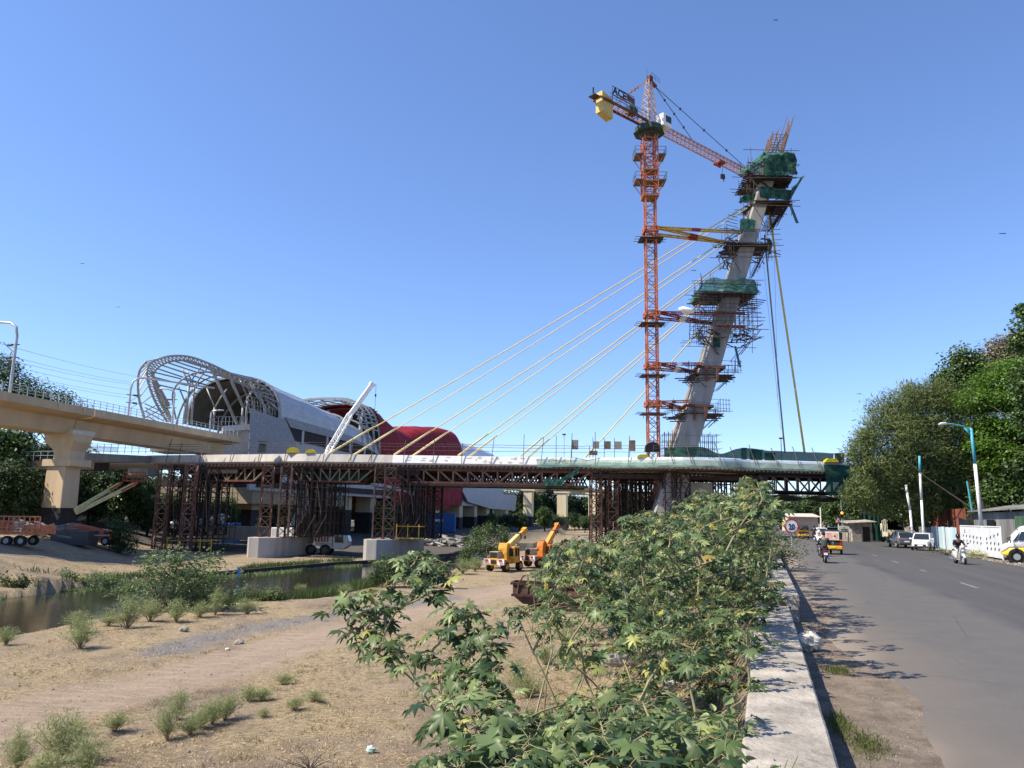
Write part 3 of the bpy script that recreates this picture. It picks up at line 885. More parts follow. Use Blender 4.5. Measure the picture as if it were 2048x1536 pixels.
# ================================================================ SCAFFOLD PLATFORMS ROUND THE PYLON
def platform(label, c, hw, hd, zlo, zhi, net=None, sticks=30, plank=True, grid=False, skew=0.0, netl=None, low=.0):
    c = V(c); th = thing('scaffold_platform', label, 'scaffold platform', (c.x, c.y, zlo), world=True, group='scaffold platforms clamped round the pylon')
    if plank:
        mb = MB()
        for k in range(int(hd * 2 / .55)):
            y = c.y - hd + .3 + k * .55
            mb.box((c.x + R.uniform(-.3, .3), y, zlo), (hw * 2 + R.uniform(-.8, .6), .42, .08), rz=R.uniform(-.03, .03))
        mb.build('plank_deck', RDARK, th)
    mb = MB()
    for k in range(sticks):
        sd = R.choice((0, 1, 2, 3)); z = R.uniform(zlo - low, zhi)
        if sd < 2:
            x = c.x + (hw if sd else -hw) * R.uniform(.9, 1.0); y = c.y + R.uniform(-hd, hd)
            mb.beam((x, y, z - R.uniform(.4, 1.4)), (x + R.uniform(-.2, .2), y, z + R.uniform(.5, 1.5)), .06)
        else:
            y = c.y + (hd if sd == 3 else -hd) * R.uniform(.9, 1.05)
            x = c.x + R.uniform(-hw, hw)
            if R.random() < .5: mb.beam((x, y, z - 1), (x + R.uniform(-.2, .2), y, z + 1.1), .06)
            else: mb.beam((c.x - hw - R.uniform(.2, 1.4), y, z), (c.x + hw + R.uniform(.1, 1.2), y + R.uniform(-.4, .4), z + R.uniform(-.3, .3)), .07)
    for k in range(10):
        y = c.y + R.uniform(-hd, hd); x = c.x + R.choice((-1, 1)) * hw
        mb.beam((x, y, zlo + .1), (c.x + (x - c.x) * .35, y, zlo - 1.8 - low), .08)
    mb.build('scaffold_pipe', POLE, th)
    if grid:
        mb = MB(); st_ = .62
        nx, ny, nz_ = int(2 * hw / st_), int(2 * hd / 1.2), int((zhi - zlo) / .62)
        for j in (0, ny // 2, ny):
            for i in range(nx + 1): mb.beam((c.x - hw + i * st_, c.y - hd + j * 1.2, zlo - R.uniform(0, .8)), (c.x - hw + i * st_, c.y - hd + j * 1.2, zhi + R.uniform(0, .8)), .06)
            for k in range(nz_ + 1): mb.beam((c.x - hw, c.y - hd + j * 1.2, zlo + k * .62), (c.x + hw, c.y - hd + j * 1.2, zlo + k * .62), .06)
        for i in range(0, nx + 1, 2):
            for k in range(0, nz_ + 1, 2): mb.beam((c.x - hw + i * st_, c.y - hd, zlo + k * .62), (c.x - hw + i * st_, c.y + hd, zlo + k * .62), .05)
        mb.build('scaffold_grid', POLE, th)
    return th
def netring(th, pts_lo, pts_hi, name, mt, lab=None, amp=.22):
    rows = []
    n = len(pts_lo)
    for i in range(n * 9 + 1):
        f = i / 9; k = int(f) % n; t = f - int(f)
        a = V(pts_lo[k]).lerp(V(pts_lo[(k + 1) % n]), t); b2 = V(pts_hi[k]).lerp(V(pts_hi[(k + 1) % n]), t)
        r_ = []
        for j in range(6):
            g = j / 5; p = a.lerp(b2, g)
            r_.append(p + V((amp * nvec(i * .8, j * .5, 1), amp * nvec(i * .9, j * .5, 5), amp * (.9 if j in (0, 5) else .5) * nvec(i * .45, j * .5, 9))))
        rows.append(r_)
    mb = MB(); mb.grid(rows)
    return props(mb.build(name, mt, th, smooth=True), lab)
def rect(c, hw, hd, z, tl=0.0):
    c = V(c); return [(c.x - hw, c.y - hd, z - tl), (c.x + hw, c.y - hd, z + tl), (c.x + hw, c.y + hd, z + tl), (c.x - hw, c.y + hd, z - tl)]
# top crown
cT = pyl(53.3); cT.x -= .3
P = platform('big green netted scaffold crown just below the rebar on the pylon top', cT, 3.3, 3.6, 51.6, 55.8, sticks=34, low=.8)
hexlo = [(cT.x - 3.7, cT.y - 3.0, 52.6), (cT.x - 1.4, cT.y - 3.9, 51.2), (cT.x + 3.4, cT.y - 3.7, 51.8), (cT.x + 3.6, cT.y + 3.6, 51.6), (cT.x - 3.6, cT.y + 3.6, 51.6)]
hexhi = [(cT.x - 3.3, cT.y - 3.1, 54.0), (cT.x - 1.2, cT.y - 3.7, 54.2), (cT.x + 3.3, cT.y - 3.5, 55.1), (cT.x + 3.3, cT.y + 3.3, 55.4), (cT.x - 3.0, cT.y + 3.3, 55.0)]
netring(P, hexlo[1:3], hexhi[1:3], 'net_skirt', NETD, 'hanging dark green net', amp=.55)
rows = [hexhi[:]]; rc = [(cT.x - .5, cT.y - 1.6, 56.1), (cT.x + .1, cT.y - 1.8, 56.0), (cT.x + 2.2, cT.y - 1.7, 56.2), (cT.x + 2.2, cT.y + 1.5, 56.2), (cT.x - .4, cT.y + 1.5, 56.1)]
netring(P, [hexlo[0], hexhi[1], hexhi[2], hexhi[3], hexhi[4]], rc, 'net_roof', NET, 'sloping green net roof', amp=.6)
mb = MB()
for i in range(40):
    a = V(hexlo[R.randrange(5)]); b2 = V(hexhi[R.randrange(5)]); mb.beam(a.lerp(b2, R.random() * .3) + V((0, .4, -.3)), b2 + V((0, .4, 0)), .09)
mb.build('scaffold_tangle', RDARK, P)
mb = MB()
for i in range(14): mb.beam(V(hexlo[0]).lerp(V(hexlo[4]), i / 13), V((cT.x + .2, cT.y - 1.5, 50.4)).lerp(V(hexlo[3]), i / 13), .30, .08)
mb.build('bottom_boards', DARKC, P)
# second level below crown
c2 = pyl(49.3)
P = platform('green netted scaffold ledge right under the big crown, with a net strip dangling right', (c2.x + .9, c2.y, 49), 2.9, 2.9, 47.9, 50.2, sticks=26, low=1.4)
netring(P, [(c2.x - 1.0, c2.y - 3.0, 48.3), (c2.x + 3.4, c2.y - 2.8, 48.0)], [(c2.x - 1.0, c2.y - 3.0, 50.0), (c2.x + 3.6, c2.y - 2.8, 49.6)], 'net_skirt', NETD)
netring(P, [(c2.x + 3.4, c2.y - 2.8, 48.0), (c2.x + 3.4, c2.y + 2.8, 48.0)], [(c2.x + 5.6, c2.y - 3.0, 51.9), (c2.x + 5.6, c2.y + 3, 51.9)], 'net_skirt', NET, 'slanting net of the right side')
netring(P, [(c2.x - 3.6, c2.y - 1.2, 48.2), (c2.x - .7, c2.y - 1.2, 48.4)], [(c2.x - 2.8, c2.y - 1.0, 49.4), (c2.x - .6, c2.y - 1.0, 49.7)], 'net_flap', NETD)
mb = MB(); mb.grid([[(c2.x + 3.5 + i * .45 + k * .18, c2.y - 2, 47.6 - k * .55) for k in range(6)] for i in range(2)]); mb.build('net_strip', NETD, P)
mb = MB()
for i in range(9):
    y = c2.y - 2.3 + i * .55
    for k in range(7): mb.beam((c2.x + .6 + k * .2, y, 45.2 + k * .42), (c2.x + 1.9 + k * .28, y, 45.3 + k * .45), .07, .09)
    mb.beam((c2.x + 1.6, y, 44.8), (c2.x + 3.6, y, 48.0), .09)
for k in range(8): mb.beam((c2.x + 1.6 + k * .27, c2.y - 2.4, 44.9 + k * .43), (c2.x + 1.6 + k * .27, c2.y + 2.4, 44.9 + k * .43), .08)
mb.build('underside_scaffold', RDARK, P)
# third: around y=440..510
c3 = pyl(42.2)
P = platform('tangled dark scaffold platform with a small green net, at the yellow tie braces', (c3.x - .4, c3.y, 42), 3.1, 3.0, 41.2, 44.2, sticks=44, low=2.2)
netring(P, [(c3.x - 1.9, c3.y - 2.9, 43.0), (c3.x + .2, c3.y - 2.9, 42.9)], [(c3.x - 1.7, c3.y - 2.9, 44.9), (c3.x + .5, c3.y - 2.9, 44.7)], 'net_skirt', NET)
netring(P, [(c3.x + 2.3, c3.y - 2.0, 39.8), (c3.x + 3.2, c3.y - 1, 40.4)], [(c3.x + 2.4, c3.y - 2.0, 42.4), (c3.x + 3.4, c3.y - 1, 42.2)], 'net_flap', NETD)
mb = MB()
for i in range(85):
    a = V((c3.x + R.uniform(-4.3, 3.3), c3.y + R.uniform(-2.9, 2.9), R.uniform(38.8, 42.6)))
    if abs(a.x - pyl(a.z).x) < 1.2 and a.y < c3.y: a.y = c3.y + 2.6
    if a.z < 40 and a.x < c3.x - 3.4: a.x += 1.2
    mb.beam(a, a + V((R.uniform(-1.3, 1.3), R.uniform(-.6, .6), R.uniform(-.7, .7))), .11)
mb.build('scaffold_tangle', RDARK, P)
mb = MB()
for i in range(5): mb.beam((c3.x - 2.0, c3.y - 2.5, 43.2 + i * .5), (c3.x - 3.8 + i * .1, c3.y - 2.5, 43.9 + i * .5 - .3), .07)
for i in range(5): mb.beam((c3.x + 2.2, c3.y - 1.5, 39.8 + i * .8), (c3.x + R.uniform(4.2, 5), c3.y - 1.8, 39.7 + i * .85), .07)
mb.build('projecting_pipe', POLE, P)
mb = MB()
for k in range(3): mb.beam((c3.x - 3.9 + k * .5, c3.y - 2, 38.9 - k * .3), (c3.x - 4.1 + k * .5, c3.y - 2, 37.8 - k * .2), .16, .04)
mb.build('torn_net', NETD, P)
# fourth: the big cage
c4 = pyl(32.6); zc = 29.6
P = platform('broad green netted platform on top of the dense scaffold cage, mid pylon', (c4.x - .7, c4.y, 33), 3.9, 3.4, 33.5, 35.4, sticks=36)
netring(P, rect((c4.x - .7, c4.y, 0), 4.0, 3.5, 33.7), rect((c4.x - .5, c4.y, 0), 3.3, 3.0, 35.7), 'net_skirt', NET, amp=.3)
mb = MB()
for k in range(5): mb.beam((c4.x - 5.2 - R.uniform(0, 2), c4.y - 3.2, 33.4 - k * .38), (c4.x - 2.4, c4.y - 3.2, 33.4 - k * .38), .14)
for k in range(9): mb.beam((c4.x + 1.0, c4.y - 3 + k * .6, 32.9 - k * .12), (c4.x + 4.4 - k * .1, c4.y - 3 + k * .6, 32.6 - k * .1), .16, .08)
mb.build('projecting_plank', RDARK, P)
c5 = pyl(30.4)
P = platform('dense see-through pipe cage wrapped round the pylon middle', (c5.x + .1, c5.y + .6, 30), 4.3, 3.3, 28.4, 33.0, sticks=30, plank=False, grid=True, low=1.6)
mb = MB()
for i in range(60):
    a = V((c5.x + R.uniform(-4.4, 4.2), c5.y + R.uniform(-3, 3), R.uniform(27.0, 28.9)))
    mb.beam(a, a + V((R.uniform(-1.5, 1.5), R.uniform(-1, 1), R.uniform(-.5, .6))), .12)
mb.beam((c5.x - 4.6, c5.y - 3, 27.3), (c5.x - 1.6, c5.y - 2, 25.6), .1); mb.beam((c5.x + 4.2, c5.y - 3, 27.3), (c5.x + .9, c5.y - 2, 25.7), .1)
mb.build('scaffold_tangle', RDARK, P)
mb = MB()
for z in (28.9, 30.9): mb.box((c5.x + .2, c5.y - 2.2, z), (4.2, .25, .35))
mb.build('clamp_beam', REDP, P)
mb = MB(); mb.grid([[(c5.x + .7 + i * .35 + k * .12, c5.y - 1.9, 26.2 - k * .6) for k in range(6)] for i in range(2)]); mb.grid([[(c5.x - 2.1 + i * .5, c5.y - 1.5, 27.6 - k * .5) for k in range(4)] for i in range(3)])
mb.build('net_strip', NETD, P)
for z, lab in ((22.4, 'small plank platform clamped to the pylon, second tie level above the deck'), (16.9, 'small plank platform clamped to the pylon, lowest above the deck')):
    c = pyl(z)
    P = platform(lab, (c.x + .5, c.y + 1.5, z), 3.1, 3.2, z - .3, z + 1.2, sticks=18)
    mb = MB(); mb.box((c.x + .1, c.y - 1.55, z + .75), (4.0, .3, .34)); mb.box((c.x - 1.7, c.y + 1, z + .75), (.3, 5, .34)); mb.box((c.x + 2.0, c.y + 1, z + .75), (.3, 5, .34))
    for sx in (-.6, .9): mb.box((c.x + sx, c.y - 1.7, z - .3), (.28, .3, 1.9))
    mb.build('clamp_collar', RUST, P)
    mb = MB()
    for k in range(3): mb.beam((c.x - 4.9 + k * .5, c.y - 1.2, z - .9 - k * .28), (c.x + 3.6 - k * .4, c.y - 1.1, z - .6 - k * .3), .13)
    mb.build('projecting_plank', RDARK, P)
    mb = MB()
    for k in range(4): mb.beam((c.x + 3.0 + .4 * k, c.y - 1.6, z - .1), (c.x + 3.0 + .4 * k, c.y - 1.6, z + 1.8), .06)
    for zz in (.5, 1.1, 1.7): mb.beam((c.x + 1.6, c.y - 1.6, z + zz), (c.x + 4.4, c.y - 1.7, z + zz - .15), .055)
    mb.build('guard_rail', POLE, P)
# free scaffolds at deck level beside the pylon
for px, wn, h, lab in ((1400, 6, 3.9, 'open pipe scaffold on the deck right of the pylon foot'), (1336, 4, 3.9, 'open pipe scaffold on the deck between crane mast and pylon')):
    X = U(px, 900, 106).x; th = thing('pipe_scaffold', lab, 'scaffold', (X, 106, ZD), world=True, group='pipe scaffolds on the deck')
    mb = MB()
    for i in range(wn):
        for j in range(3): mb.beam((X + i * .55 - .6, 105.4 + j * 1.2, ZD), (X + i * .55 - .6, 105.4 + j * 1.2, ZD + h * R.uniform(.85, 1.05)), .06)
    mb.build('upright', POLE, th)
    mb = MB()
    for k in range(4):
        for j in range(3): mb.beam((X - .8, 105.4 + j * 1.2, ZD + .6 + k * .95), (X + wn * .55 - .4, 105.4 + j * 1.2, ZD + .6 + k * .95), .05)
    mb.build('ledger', POLE, th)
# ================================================================ TOWER CRANE
CRO = mat('orange crane paint', (.50, .15, .075), .6, var=.25, scale=1.5)
CRD = mat('faded crane paint', (.36, .15, .09), .7, var=.35, scale=2)
CRP = mat('pale jib paint', (.50, .36, .30), .6, var=.3, scale=2)
CRY = mat('counterweight yellow', (.56, .42, .15), .7, var=.15, scale=1)
STEEL = mat('dark steel', (.06, .06, .065), .5, metal=.5, var=.2)
WHT = mat('white enamel', (.78, .77, .74), .45, var=.08)
GLASS = mat('dark glass', (.02, .025, .03), .08, var=0, spec=.6)
GRN = mat('crane green', (.035, .07, .052), .7, var=.3)
MX, MY = 19.35, 104.6
cr = thing('tower_crane', 'tall orange lattice tower crane with yellow counterweights beside the pylon', 'tower crane', (MX, MY, -3.6), world=True)
ZT = 57.3
for sx in (-1, 1):
    for sy in (-1, 1):
        mb = MB(); mb.beam((MX + sx * .72, MY + sy * .72, 10.2), (MX + sx * .72, MY + sy * .72, ZT), .19); mb.build('mast_leg', CRO, cr)
mb = MB(); mb.lattice((MX, MY, 10.2), (MX, MY, ZT), 1.44, 38, br=.085, legs=False); 
mb.build('mast_bracing', CRD, cr)
mb = MB(); mb.lattice((MX, MY, 47.6), (MX, MY, 56.5), 2.1, 6, leg=.16, br=.09); mb.build('climbing_frame', CRO, cr)
for z in (50.0, 53.9):
    for sd in (-1, 1):
        th_ = MB(); th_.box((MX + sd * 1.65, MY, z), (1.1, 2.6, .1))
        a_ = th_.build('climbing_platform', PLANK, cr)
        g_ = MB()
        for y in (-1.3, 0, 1.3): g_.beam((MX + sd * 2.2, MY + y, z), (MX + sd * 2.2, MY + y, z + 1.1), .05)
        for zz in (.55, 1.1): g_.beam((MX + sd * 2.2, MY - 1.3, z + zz), (MX + sd * 2.2, MY + 1.3, z + zz), .05); g_.beam((MX + sd * 1.1, MY - 1.3, z + zz), (MX + sd * 2.2, MY - 1.3, z + zz), .05)
        g_.build('guard_rail', POLE, a_)
        mb = MB(); mb.beam((MX + sd * 1.0, MY - 1.1, z - 1.6), (MX + sd * 2.1, MY - 1.1, z), .09); mb.beam((MX + sd * 1.0, MY + 1.1, z - 1.6), (MX + sd * 2.1, MY + 1.1, z), .09); mb.build('bracket', CRD, a_)
for z in (51.6, 49.9, 47.7): mb = MB(); mb.box((MX, MY, z), (2.3, 2.3, .18)); mb.build('frame_collar', mat('ochre collar', (.30, .16, .07), .7, var=.3), cr)
JD = V((.765, .645, 0)).normalized(); JN = V((JD.y, -JD.x, 0)); J0 = V((MX, MY, 0))
def J(a, b, z): return J0 + JD * a + JN * b + V((0, 0, z))
mb = MB(); mb.path([(MX, MY, 57.0), (MX, MY, 57.4), (MX, MY, 58.3), (MX, MY, 58.6)], [1.0, 1.45, 1.5, 1.2], 16); mb.build('slewing_ring', STEEL, cr)
mb = MB()
for k in range(8):
    a0, a1 = 2 * math.pi * k / 8, 2 * math.pi * (k + 1) / 8
    p0, p1 = V((MX + 2.05 * math.cos(a0), MY + 2.05 * math.sin(a0), 57.7)), V((MX + 2.05 * math.cos(a1), MY + 2.05 * math.sin(a1), 57.7))
    mb.prism([p0, p1, p1 + V((0, 0, .75)), p0 + V((0, 0, .75))], (V((MX, MY, 58)) - (p0 + p1) / 2).normalized() * .05)
mb.path([(MX, MY, 57.55), (MX, MY, 57.65)], [2.3, 2.3], 8)
mb.build('slewing_platform', GRN, cr)
# cab
cb = MB(); c = J(1.6, 1.5, 59.4)
za = math.atan2(JD.y, JD.x)
cb.box(c, (1.9, 1.35, 1.9), rz=za); cab = cb.build('operator_cab', WHT, cr, bevel=.12)
cb = MB(); cb.box(c + JD * .95 + V((0, 0, .15)), (.12, 1.15, 1.25), rz=za); cb.box(c + JN * .68 + V((0, 0, .2)) + JD * .2, (1.2, .08, 1.0), rz=za); cb.build('window', GLASS, cab)
# apex
AP = V((MX + .2, MY, 66.4))
mb = MB()
base = [J(sx * 1.15, sy * .8, 58.8) for sx, sy in ((-1, -1), (1, -1), (1, 1), (-1, 1))]
tp = [J(.1 + sx * .28, sy * .25, 66.0) for sx, sy in ((-1, -1), (1, -1), (1, 1), (-1, 1))]
for k in range(4): mb.beam(base[k], tp[k], .16)
for i in range(7):
    for k in range(4):
        k2 = (k + 1) % 4; f0, f1 = i / 7, (i + 1) / 7
        mb.beam(base[k].lerp(tp[k], f0), base[k2].lerp(tp[k2], f1), .075); mb.beam(base[k].lerp(tp[k], f1), base[k2].lerp(tp[k2], f1), .075)
mb.build('apex_tower', CRP, cr)
mb = MB(); mb.box(AP + V((0, 0, -.1)), (.7, .7, .8), rz=za); mb.beam(J(.2, 0, 66.2), J(1.7, 0, 65.7), .5, .3); mb.build('apex_head', RUST, cr)
mb = MB(); mb.beam(J(-.3, 0, 66.4), J(-.3, 0, 68.0), .05)
for zz in (.5, 1.0): mb.beam(J(0, .5, 66.2 + zz), J(2.0, .5, 65.8 + zz), .04)
for a in (0, 1, 2): mb.beam(J(a, .5, 66), J(a, .5, 67), .04)
mb.build('apex_rail', POLE, cr)
# jib (triangular lattice)
JL = 31; JZ = 58.9
for nm, b, z in (('jib_chord', -.62, JZ), ('jib_chord', .62, JZ), ('jib_chord', 0, JZ + 1.25)):
    mb = MB(); mb.beam(J(1.2, b, z), J(JL, b, z), .14); mb.build(nm, CRP, cr)
mb = MB(); n = 30
for i in range(n):
    a0 = 1.2 + (JL - 1.2) * i / n; a1 = 1.2 + (JL - 1.2) * (i + 1) / n; am = (a0 + a1) / 2
    for b in (-.62, .62):
        mb.beam(J(a0, b, JZ), J(am, 0, JZ + 1.25), .065); mb.beam(J(am, 0, JZ + 1.25), J(a1, b, JZ), .065)
    mb.beam(J(a0, -.62, JZ), J(a0, .62, JZ), .06); mb.beam(J(a0, -.62, JZ), J(a1, .62, JZ), .05)
mb.build('jib_lattice', CRD, cr)
# counter jib
for b in (-.75, .75):
    mb = MB(); mb.beam(J(-1, b, JZ), J(-10.4, b, JZ), .22, .32); mb.build('counter_jib_chord', RUST, cr)
mb = MB()
for i in range(9):
    a0, a1 = -1 - i * 1.04, -1 - (i + 1) * 1.04
    mb.beam(J(a0, -.75, JZ), J(a1, .75, JZ), .12); mb.beam(J(a1, -.75, JZ), J(a1, .75, JZ), .12)
mb.build('counter_jib_lattice', CRD, cr)
mb = MB()
for i in range(10):
    a0 = -1 - i * .9
    mb.beam(J(a0, 1.05, JZ), J(a0, 1.05, JZ + 1.0), .045)
for z in (.5, 1.0): mb.beam(J(-1, 1.05, JZ + z), J(-9.6, 1.05, JZ + z), .045)
mb.build('guard_rail', POLE, cr)
mb = MB(); mb.box(J(-3.9, 0, JZ + .75), (1.7, 1.1, 1.0), rz=za); mb.beam(J(-4.4, 0, JZ + .6), J(-3.0, 0, JZ + 1.7), .3); mb.build('winch', GRN, cr, bevel=.08)
for i in range(6):
    mb = MB(); mb.box(J(-8.6 - i * .36, 0, JZ - .35 - (.10 * (5 - i))), (.33, 1.25, 3.0), rz=za)
    mb.build('counterweight', CRY, cr, bevel=.03)
mb = MB()
for b in (-.72, .72): mb.beam(J(-8.2, b, JZ), J(-11.0, b, JZ + .02), .12, .3)
mb.beam(J(-11.0, -.75, JZ), J(-11.0, .75, JZ), .2, .3); mb.build('weight_bracket', RUST2, cr)
mb = MB(); mb.box(J(-11.6, 0, JZ + .1), (1.0, 1.2, .12), rz=za); mb.beam(J(-12, .3, JZ + .1), J(-12, .3, JZ + 1.1), .2); mb.build('end_platform', STEEL, cr)
# name board with letters
mb = MB(); bc = J(-7.4, -.95, JZ + 1.5)
mb.prism([J(-8.9, .98, JZ + .95), J(-5.9, .98, JZ + .95), J(-5.9, .98, JZ + 2.3), J(-8.9, .98, JZ + 2.3)], JN * .04); 
fr = MB()
for z in (.95, 2.3): fr.beam(J(-8.9, .98, JZ + z), J(-4.4, .98, JZ + z), .06)
for a in (-8.9, -6.0, -4.4): fr.beam(J(a, .98, JZ), J(a, .98, JZ + 2.3), .06)
sg = fr.build('name_board', STEEL, cr)
OFF[sg.name] = OFF[cr.name]
BLK = mat('black paint', (.012, .012, .016), .5, var=0)
text_mesh('ACE', 1.55, BLK, sg, J(-7.5, 1.03, JZ + 1.65), JD, (0, 0, 1), depth=.03, scx=.95)
mb = MB(); mb.prism([J(-5.9, 1.0, JZ + 1.25), J(-4.3, 1.0, JZ + 1.1), J(-4.3, 1.0, JZ + 2.0), J(-5.9, 1.0, JZ + 2.2)], JN * .04); mb.build('brown_panel', RUST, sg)
# pendants
for a, z, nm in ((10.5, JZ + 1.25, 'jib_pendant'), (25.5, JZ + 1.25, 'jib_pendant')):
    mb = MB(); mb.tube(J(1.5, 0, 65.7), J(a, 0, z), .055, n=6)
    for f in (.25, .5, .75): mb.box(J(1.5, 0, 65.7).lerp(J(a, 0, z), f), (.28, .28, .28))
    mb.build(nm, STEEL, cr)
for b in (-.7, .7):
    mb = MB(); mb.tube(J(-.1, 0, 66.2), J(-7.5, b, JZ + .3), .05, n=6)
    for f in (.35, .45, .7): mb.box(J(-.1, 0, 66.2).lerp(J(-7.5, b, JZ + .3), f), (.25, .25, .25))
    mb.build('counter_pendant', CRD, cr)
mb = MB(); mb.tube(J(-1, 0, 59.6), J(-8.6, .2, JZ + 1.8), .03, n=4); mb.build('cable', STEEL, cr)
mb = MB(); mb.box(J(17.4, 0, JZ - .35), (1.3, 1.5, .25), rz=za); mb.box(J(17.2, 0, JZ - .75), (.9, .2, .5), rz=za); mb.build('trolley', REDP, cr)
mb = MB(); mb.tube(J(18.2, 0, JZ - .3), J(18.2, 0, JZ - 2.0), .03, n=4); mb.box(J(18.2, 0, JZ - 2.3), (.75, .3, .75), rz=.4); mb.path([J(18.2, 0, JZ - 2.6), J(18.2, .15, JZ - 2.9), J(18.35, .1, JZ - 3.1), J(18.5, 0, JZ - 2.9)], .07, 6)
mb.build('hook_block', STEEL, cr)
# tie braces to the pylon
def tie(z, mt, mid, wob=.0):
    c = pyl(z)
    A1, A2 = V((MX + .9, MY - .75, z + .3)), V((MX + .9, MY + .75, z - .15))
    for a_, b_ in ((A1, V((c.x - 1.4, c.y - 1.9, z + .6))), (A1, V((c.x - 1.3, c.y + 1.9, z + .1))), (A2, V((c.x - 1.3, c.y + 1.3, z + .05)))):
        L_ = (b_ - a_)
        mb = MB(); mb.lattice(a_, b_, .30, int(L_.length / .7), leg=.09, br=.05); t_ = mb.build('tie_brace', mt, cr)
        mb = MB(); mb.beam(a_ + L_ * .40, a_ + L_ * .50, .40); mb.build('sleeve', mid, t_)
    mb = MB(); mb.lattice((MX, MY, z - .15), (MX, MY, z + .45), 1.9, 1, leg=.22, br=.2); mb.build('tie_collar', CRO, cr)
    mb = MB(); mb.box((MX, MY, z - 1.3), (3.3, 2.6, .07)); 
    for y in (-1, 0, 1): mb.beam((MX - 2.3, MY + y, z - 1.15), (MX + 2.3, MY + y, z - 1.15), .06)
    for x in (-1.5, 1.5): mb.beam((MX + x, MY - 1.2, z - 1.3), (MX + x, MY - 1.2, z - 2.0), .07)
    mb.build('tie_platform', RDARK, cr)
tie(42.6, YSTEEL, REDP); tie(30.2, REDP, WHT); tie(22.9, REDP, WHT); tie(17.6, CRO, RUST)
mb = MB(); a_ = V((MX + 3.6, MY - 1.1, 31.0)); mb.path([a_, a_ + V((.5, 0, -.05)), a_ + V((1.6, 0, -.3)), a_ + V((2.1, 0, -.45))], [.15, .42, .42, .2], 10)
mb.build('white_drum', WHT, cr, smooth=True)
# ================================================================ METRO VIADUCT AND STATION
BEIGE = mat('viaduct beige paint', (.50, .375, .235), .8, var=.12, scale=.5, bump=.1, streak=True)
BEIGE2 = mat('pier beige paint', (.53, .41, .265), .8, var=.14, scale=.5, streak=True)
CREAM = mat('cream pier paint', (.66, .56, .36), .8, var=.12, scale=.5, streak=True)
PBLK = mat('black pier band', (.028, .027, .028), .7, var=.4, scale=1.5)
GALV = mat('galvanised steel', (.42, .43, .43), .45, metal=.35, var=.15)
GREYS = mat('station steel grey', (.27, .275, .275), .5, metal=.2, var=.1)
SHELL = mat('pale grey roof sheet', (.40, .42, .44), .42, var=.12, scale=.5, coat=.1)
SHELLW = mat('white roof sheet', (.62, .64, .66), .4, var=.05, scale=.2)
REDS = mat('deep red roof cladding', (.21, .014, .022), .7, var=.3, scale=.4, spec=.15)
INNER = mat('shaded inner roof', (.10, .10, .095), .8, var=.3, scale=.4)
PERF = mat('perforated grey cladding', (.23, .24, .26), .6, metal=.2, var=.25, scale=2.2)
SIDEG = mat('station grey side cladding', (.34, .355, .375), .55, var=.08, scale=.3)
def vaxis(Y):
    pts = [(40, -67), (87, -58.6), (130, -50.5), (150, -53.5 + 5.0), (290, -9), (335, 7), (358, 23), (420, 72)]
    for (a, b), (c, d) in zip(pts, pts[1:]):
        if Y <= c:
            t = (Y - a) / (c - a); return V((b + (d - b) * t, Y, 0))
    return V((72, 420, 0))
def vframe(Y):
    d = (vaxis(Y + 1.5) - vaxis(Y - 1.5)).normalized(); return vaxis(Y), d, V((d.y, -d.x, 0))
vd = thing('metro_viaduct', 'tall beige concrete metro viaduct entering the domed station from the left', 'viaduct', (-58, 90, -1), world=True)
# section: right edge of slab must project on the photo line; zr = slab top height by Y
ZV = 14.6
def vsec(Y, zt):
    c, d, n = vframe(Y)
    prof = [(4.6, 0), (4.6, -.95), (3.9, -1.15), (2.1, -1.35), (1.7, -3.2), (-1.7, -3.2), (-2.1, -1.35), (-3.9, -1.15), (-4.6, -.95), (-4.6, 0), (-4.35, 0), (-4.3, -.75), (4.3, -.75), (4.35, 0)]
    return [c + n * a + V((0, 0, zt + b)) for a, b in prof]
for (y0, y1) in ((44, 96.7), (96.85, 131)):
    mb = MB(); n = 16
    mb.grid([vsec(y0 + (y1 - y0) * i / n, ZV) for i in range(n + 1)], True)
    b0 = len(mb.v); mb.v.extend([tuple(p) for p in vsec(y1, ZV)]); mb.f.append(tuple(range(b0, b0 + 14)))
    b0 = len(mb.v); mb.v.extend([tuple(p) for p in vsec(y0, ZV)]); mb.f.append(tuple(range(b0 + 13, b0 - 1, -1)))
    mb.build('girder', BEIGE, vd)
mb = MB(); n = 30
mb.grid([vsec(300 + 120 * i / n, 15.6) for i in range(n + 1)], True); mb.build('girder', CREAM, vd)
for Y in (60, 75, 91.0, 95, 98.3, 113, 121, 128):
    c, d, n_ = vframe(Y); mb = MB(); p = c + n_ * 4.62 + V((0, 0, ZV - .35)); mb.beam(p - d * .25, p + d * .25, .12, .75); mb.build('bracket', BEIGE2, vd)
mb = MB()
Y = 46.0; pv = None
rl = MB()
while Y < 131:
    c, d, n_ = vframe(Y); p = c + n_ * 4.5 + V((0, 0, ZV))
    mb.beam(p, p + V((0, 0, 1.05)), .07)
    if pv:
        for z in (.35, .7, 1.05): rl.beam(pv + V((0, 0, z)), p + V((0, 0, z)), .05)
    pv = p; Y += 1.15
o = rl.build('handrail', GALV, vd); 
mb.build('rail_post', GALV, o, kind='stuff')
